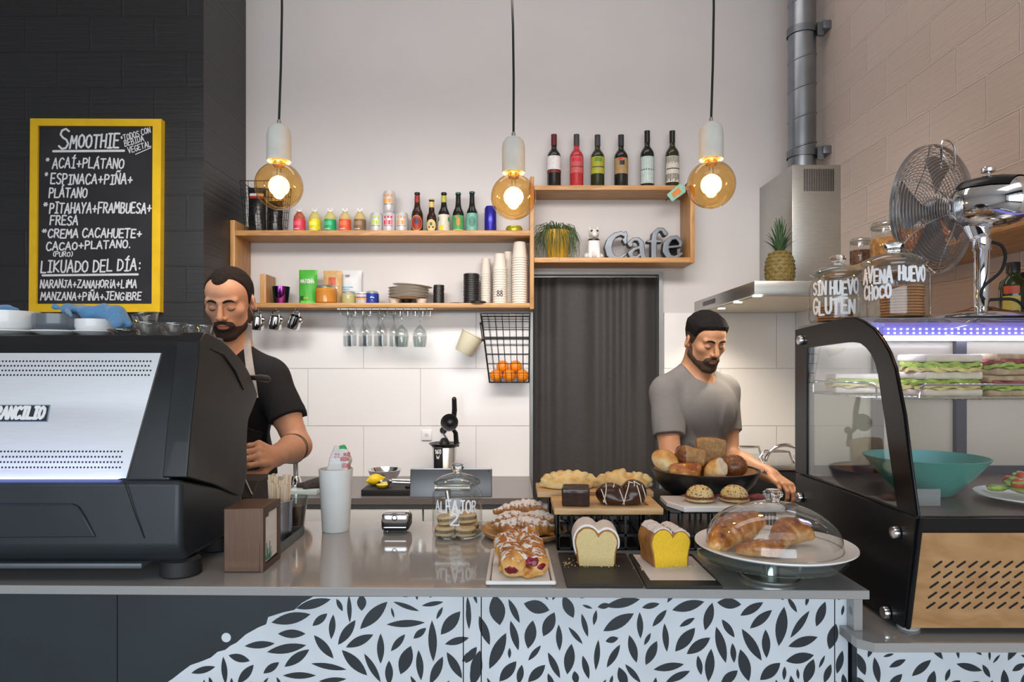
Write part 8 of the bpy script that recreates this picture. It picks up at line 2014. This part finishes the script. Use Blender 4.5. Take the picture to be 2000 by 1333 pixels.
def hit(px, py, gap):
    # first point of neck or shirt met along the ray, then lifted by the strap's thickness
    d_ = np.array(((px - 1000) / F, 1., -(py - CY) / F)); t_ = 1.85
    for _ in range(140):
        v_ = min(tsh(np.array([d_ * t_ + np.array((0, 0, 1.51))]))[0], bs_(np.array([d_ * t_ + np.array((0, 0, 1.51))]))[0])
        if v_ < gap: break
        t_ += max(v_ - gap * .5, .001) * .8
    return Vector(d_ * t_ + np.array((0, 0, 1.51)))
b = MB(off); zv = Vector((0, -1, .1)).normalized()
for strip in (((486, 632), (484, 648), (483, 664), (484, 682), (486, 700), (489, 722), (493, 748), (497, 778)), ((424, 690), (421, 705), (419, 725), (418, 750), (418, 778))):
    fine = smooth([hit(x, y, .0045) for x, y in strip], 4); vs = []
    for i, p in enumerate(fine):
        tn = (fine[min(i + 1, len(fine) - 1)] - fine[max(i - 1, 0)]).normalized(); wd = tn.cross(zv).normalized() * .0125; nr = wd.cross(tn).normalized(); nr = nr if nr.y < 0 else -nr
        vs += [p + wd, p - wd, p - wd + nr * .0025, p + wd + nr * .0025]
    b.add(vs, [(4 * i + j, 4 * i + (j + 1) % 4, 4 * i + 4 + (j + 1) % 4, 4 * i + 4 + j) for i in range(len(fine) - 1) for j in range(4)] + [(0, 1, 2, 3), tuple(len(vs) - 4 + j for j in (3, 2, 1, 0))])
    if strip[0][0] > 450: b.build('apron_strap', M('pale_grey_strap', (.50, .48, .46), .85, 0, .05, 100), root, 60); b = MB(off)
o = b.build('apron_strap', M('pale_grey_strap', (.50, .48, .46), .85, 0, .05, 100), root, 60); o['label'] = 'pale grey apron strap round the neck'
el_, wr_ = joints[0][1], joints[0][2]; dd = (wr_ - el_) / np.linalg.norm(wr_ - el_)
def band(c, n_, col_m, name, rr_):
    n_ = Vector(n_).normalized(); u = n_.orthogonal().normalized(); v = n_.cross(u); pts = []
    for k in range(36):
        a = 2 * PI * k / 36; d_ = u * math.cos(a) + v * math.sin(a); lo_, hi_ = 0, .09
        for _ in range(22):
            m = (lo_ + hi_) / 2
            if bs_(np.array([Vector(c) + d_ * m]))[0] < 0: lo_ = m
            else: hi_ = m
        pts.append(Vector(c) + d_ * hi_)
    MB(off).tube(pts, rr_, 6, closed=True).build(name, col_m, root, 80)
m_ink = M('faded_tattoo_ink', (.075, .055, .042), .6)
for q in (.16, .26): band(el_ + dd * .25 * q, dd, m_ink, 'arm_band_tattoo', .0028 if q < .2 else .0022)
# man in grey at the bread
c2 = (.772, 2.86, 1.282)
a1 = (-1, Wn(1310, 905, 2.66), Wn(1385, 955, 2.48), (.55, -.8, .0), (.1, .1, 1), -1, (25, 35, 25), (.5, .3))
el2, wr2 = Wn(1425, 893, 2.88), Wn(1506, 929, 2.67); hx2 = Wn(1556, 966, 2.54) - wr2
a2 = (1, el2, wr2, hx2, (.30, -.62, .72), 1, (22, 38, 30), (.5, .4))
P2 = person('person in grey T-shirt standing behind the bread bowl, looking down', c2, 30, Wn(1377, 668, 2.79), 15, 20, [a1, a2], m_sk2, m_lip2, m_grey_t, m_h2, hair2, .0034, m_b2, beardf, .62, 6, lean=3, collar=.072, fade=m_fade2)
root, bf, hR, hc, onface, joints, bs_, off, tsh = P2
# star tattoo on the forearm
w0 = joints[1][1] + (joints[1][2] - joints[1][1]) * .86; dv = Vector(camo.location) - Vector(w0); dv.normalize()
ux = Vector((1, 0, 0)); ux = (ux - dv * ux.dot(dv)).normalized(); uy = dv.cross(ux); pts = []
nrm = dv
def skinpt(u, v):
    p0 = Vector(w0) + ux * u + uy * v; lo_, hi_ = 0, .08
    for _ in range(22):
        m = (lo_ + hi_) / 2
        if bs_(np.array([p0 + nrm * m]))[0] < 0: lo_ = m
        else: hi_ = m
    return p0 + nrm * (hi_ + .0006)
b = MB(off); star = [skinpt((.013 if k % 2 == 0 else .0055) * math.cos(PI / 2 + k * PI / 5 + .2), (.013 if k % 2 == 0 else .0055) * math.sin(PI / 2 + k * PI / 5 + .2)) for k in range(10)]; c_ = skinpt(0, 0)
b.add([c_] + star, [(0, 1 + k, 1 + (k + 1) % 10) for k in range(10)]); b.build('star_tattoo', M('tattoo_ink', (.035, .035, .045), .6), root)
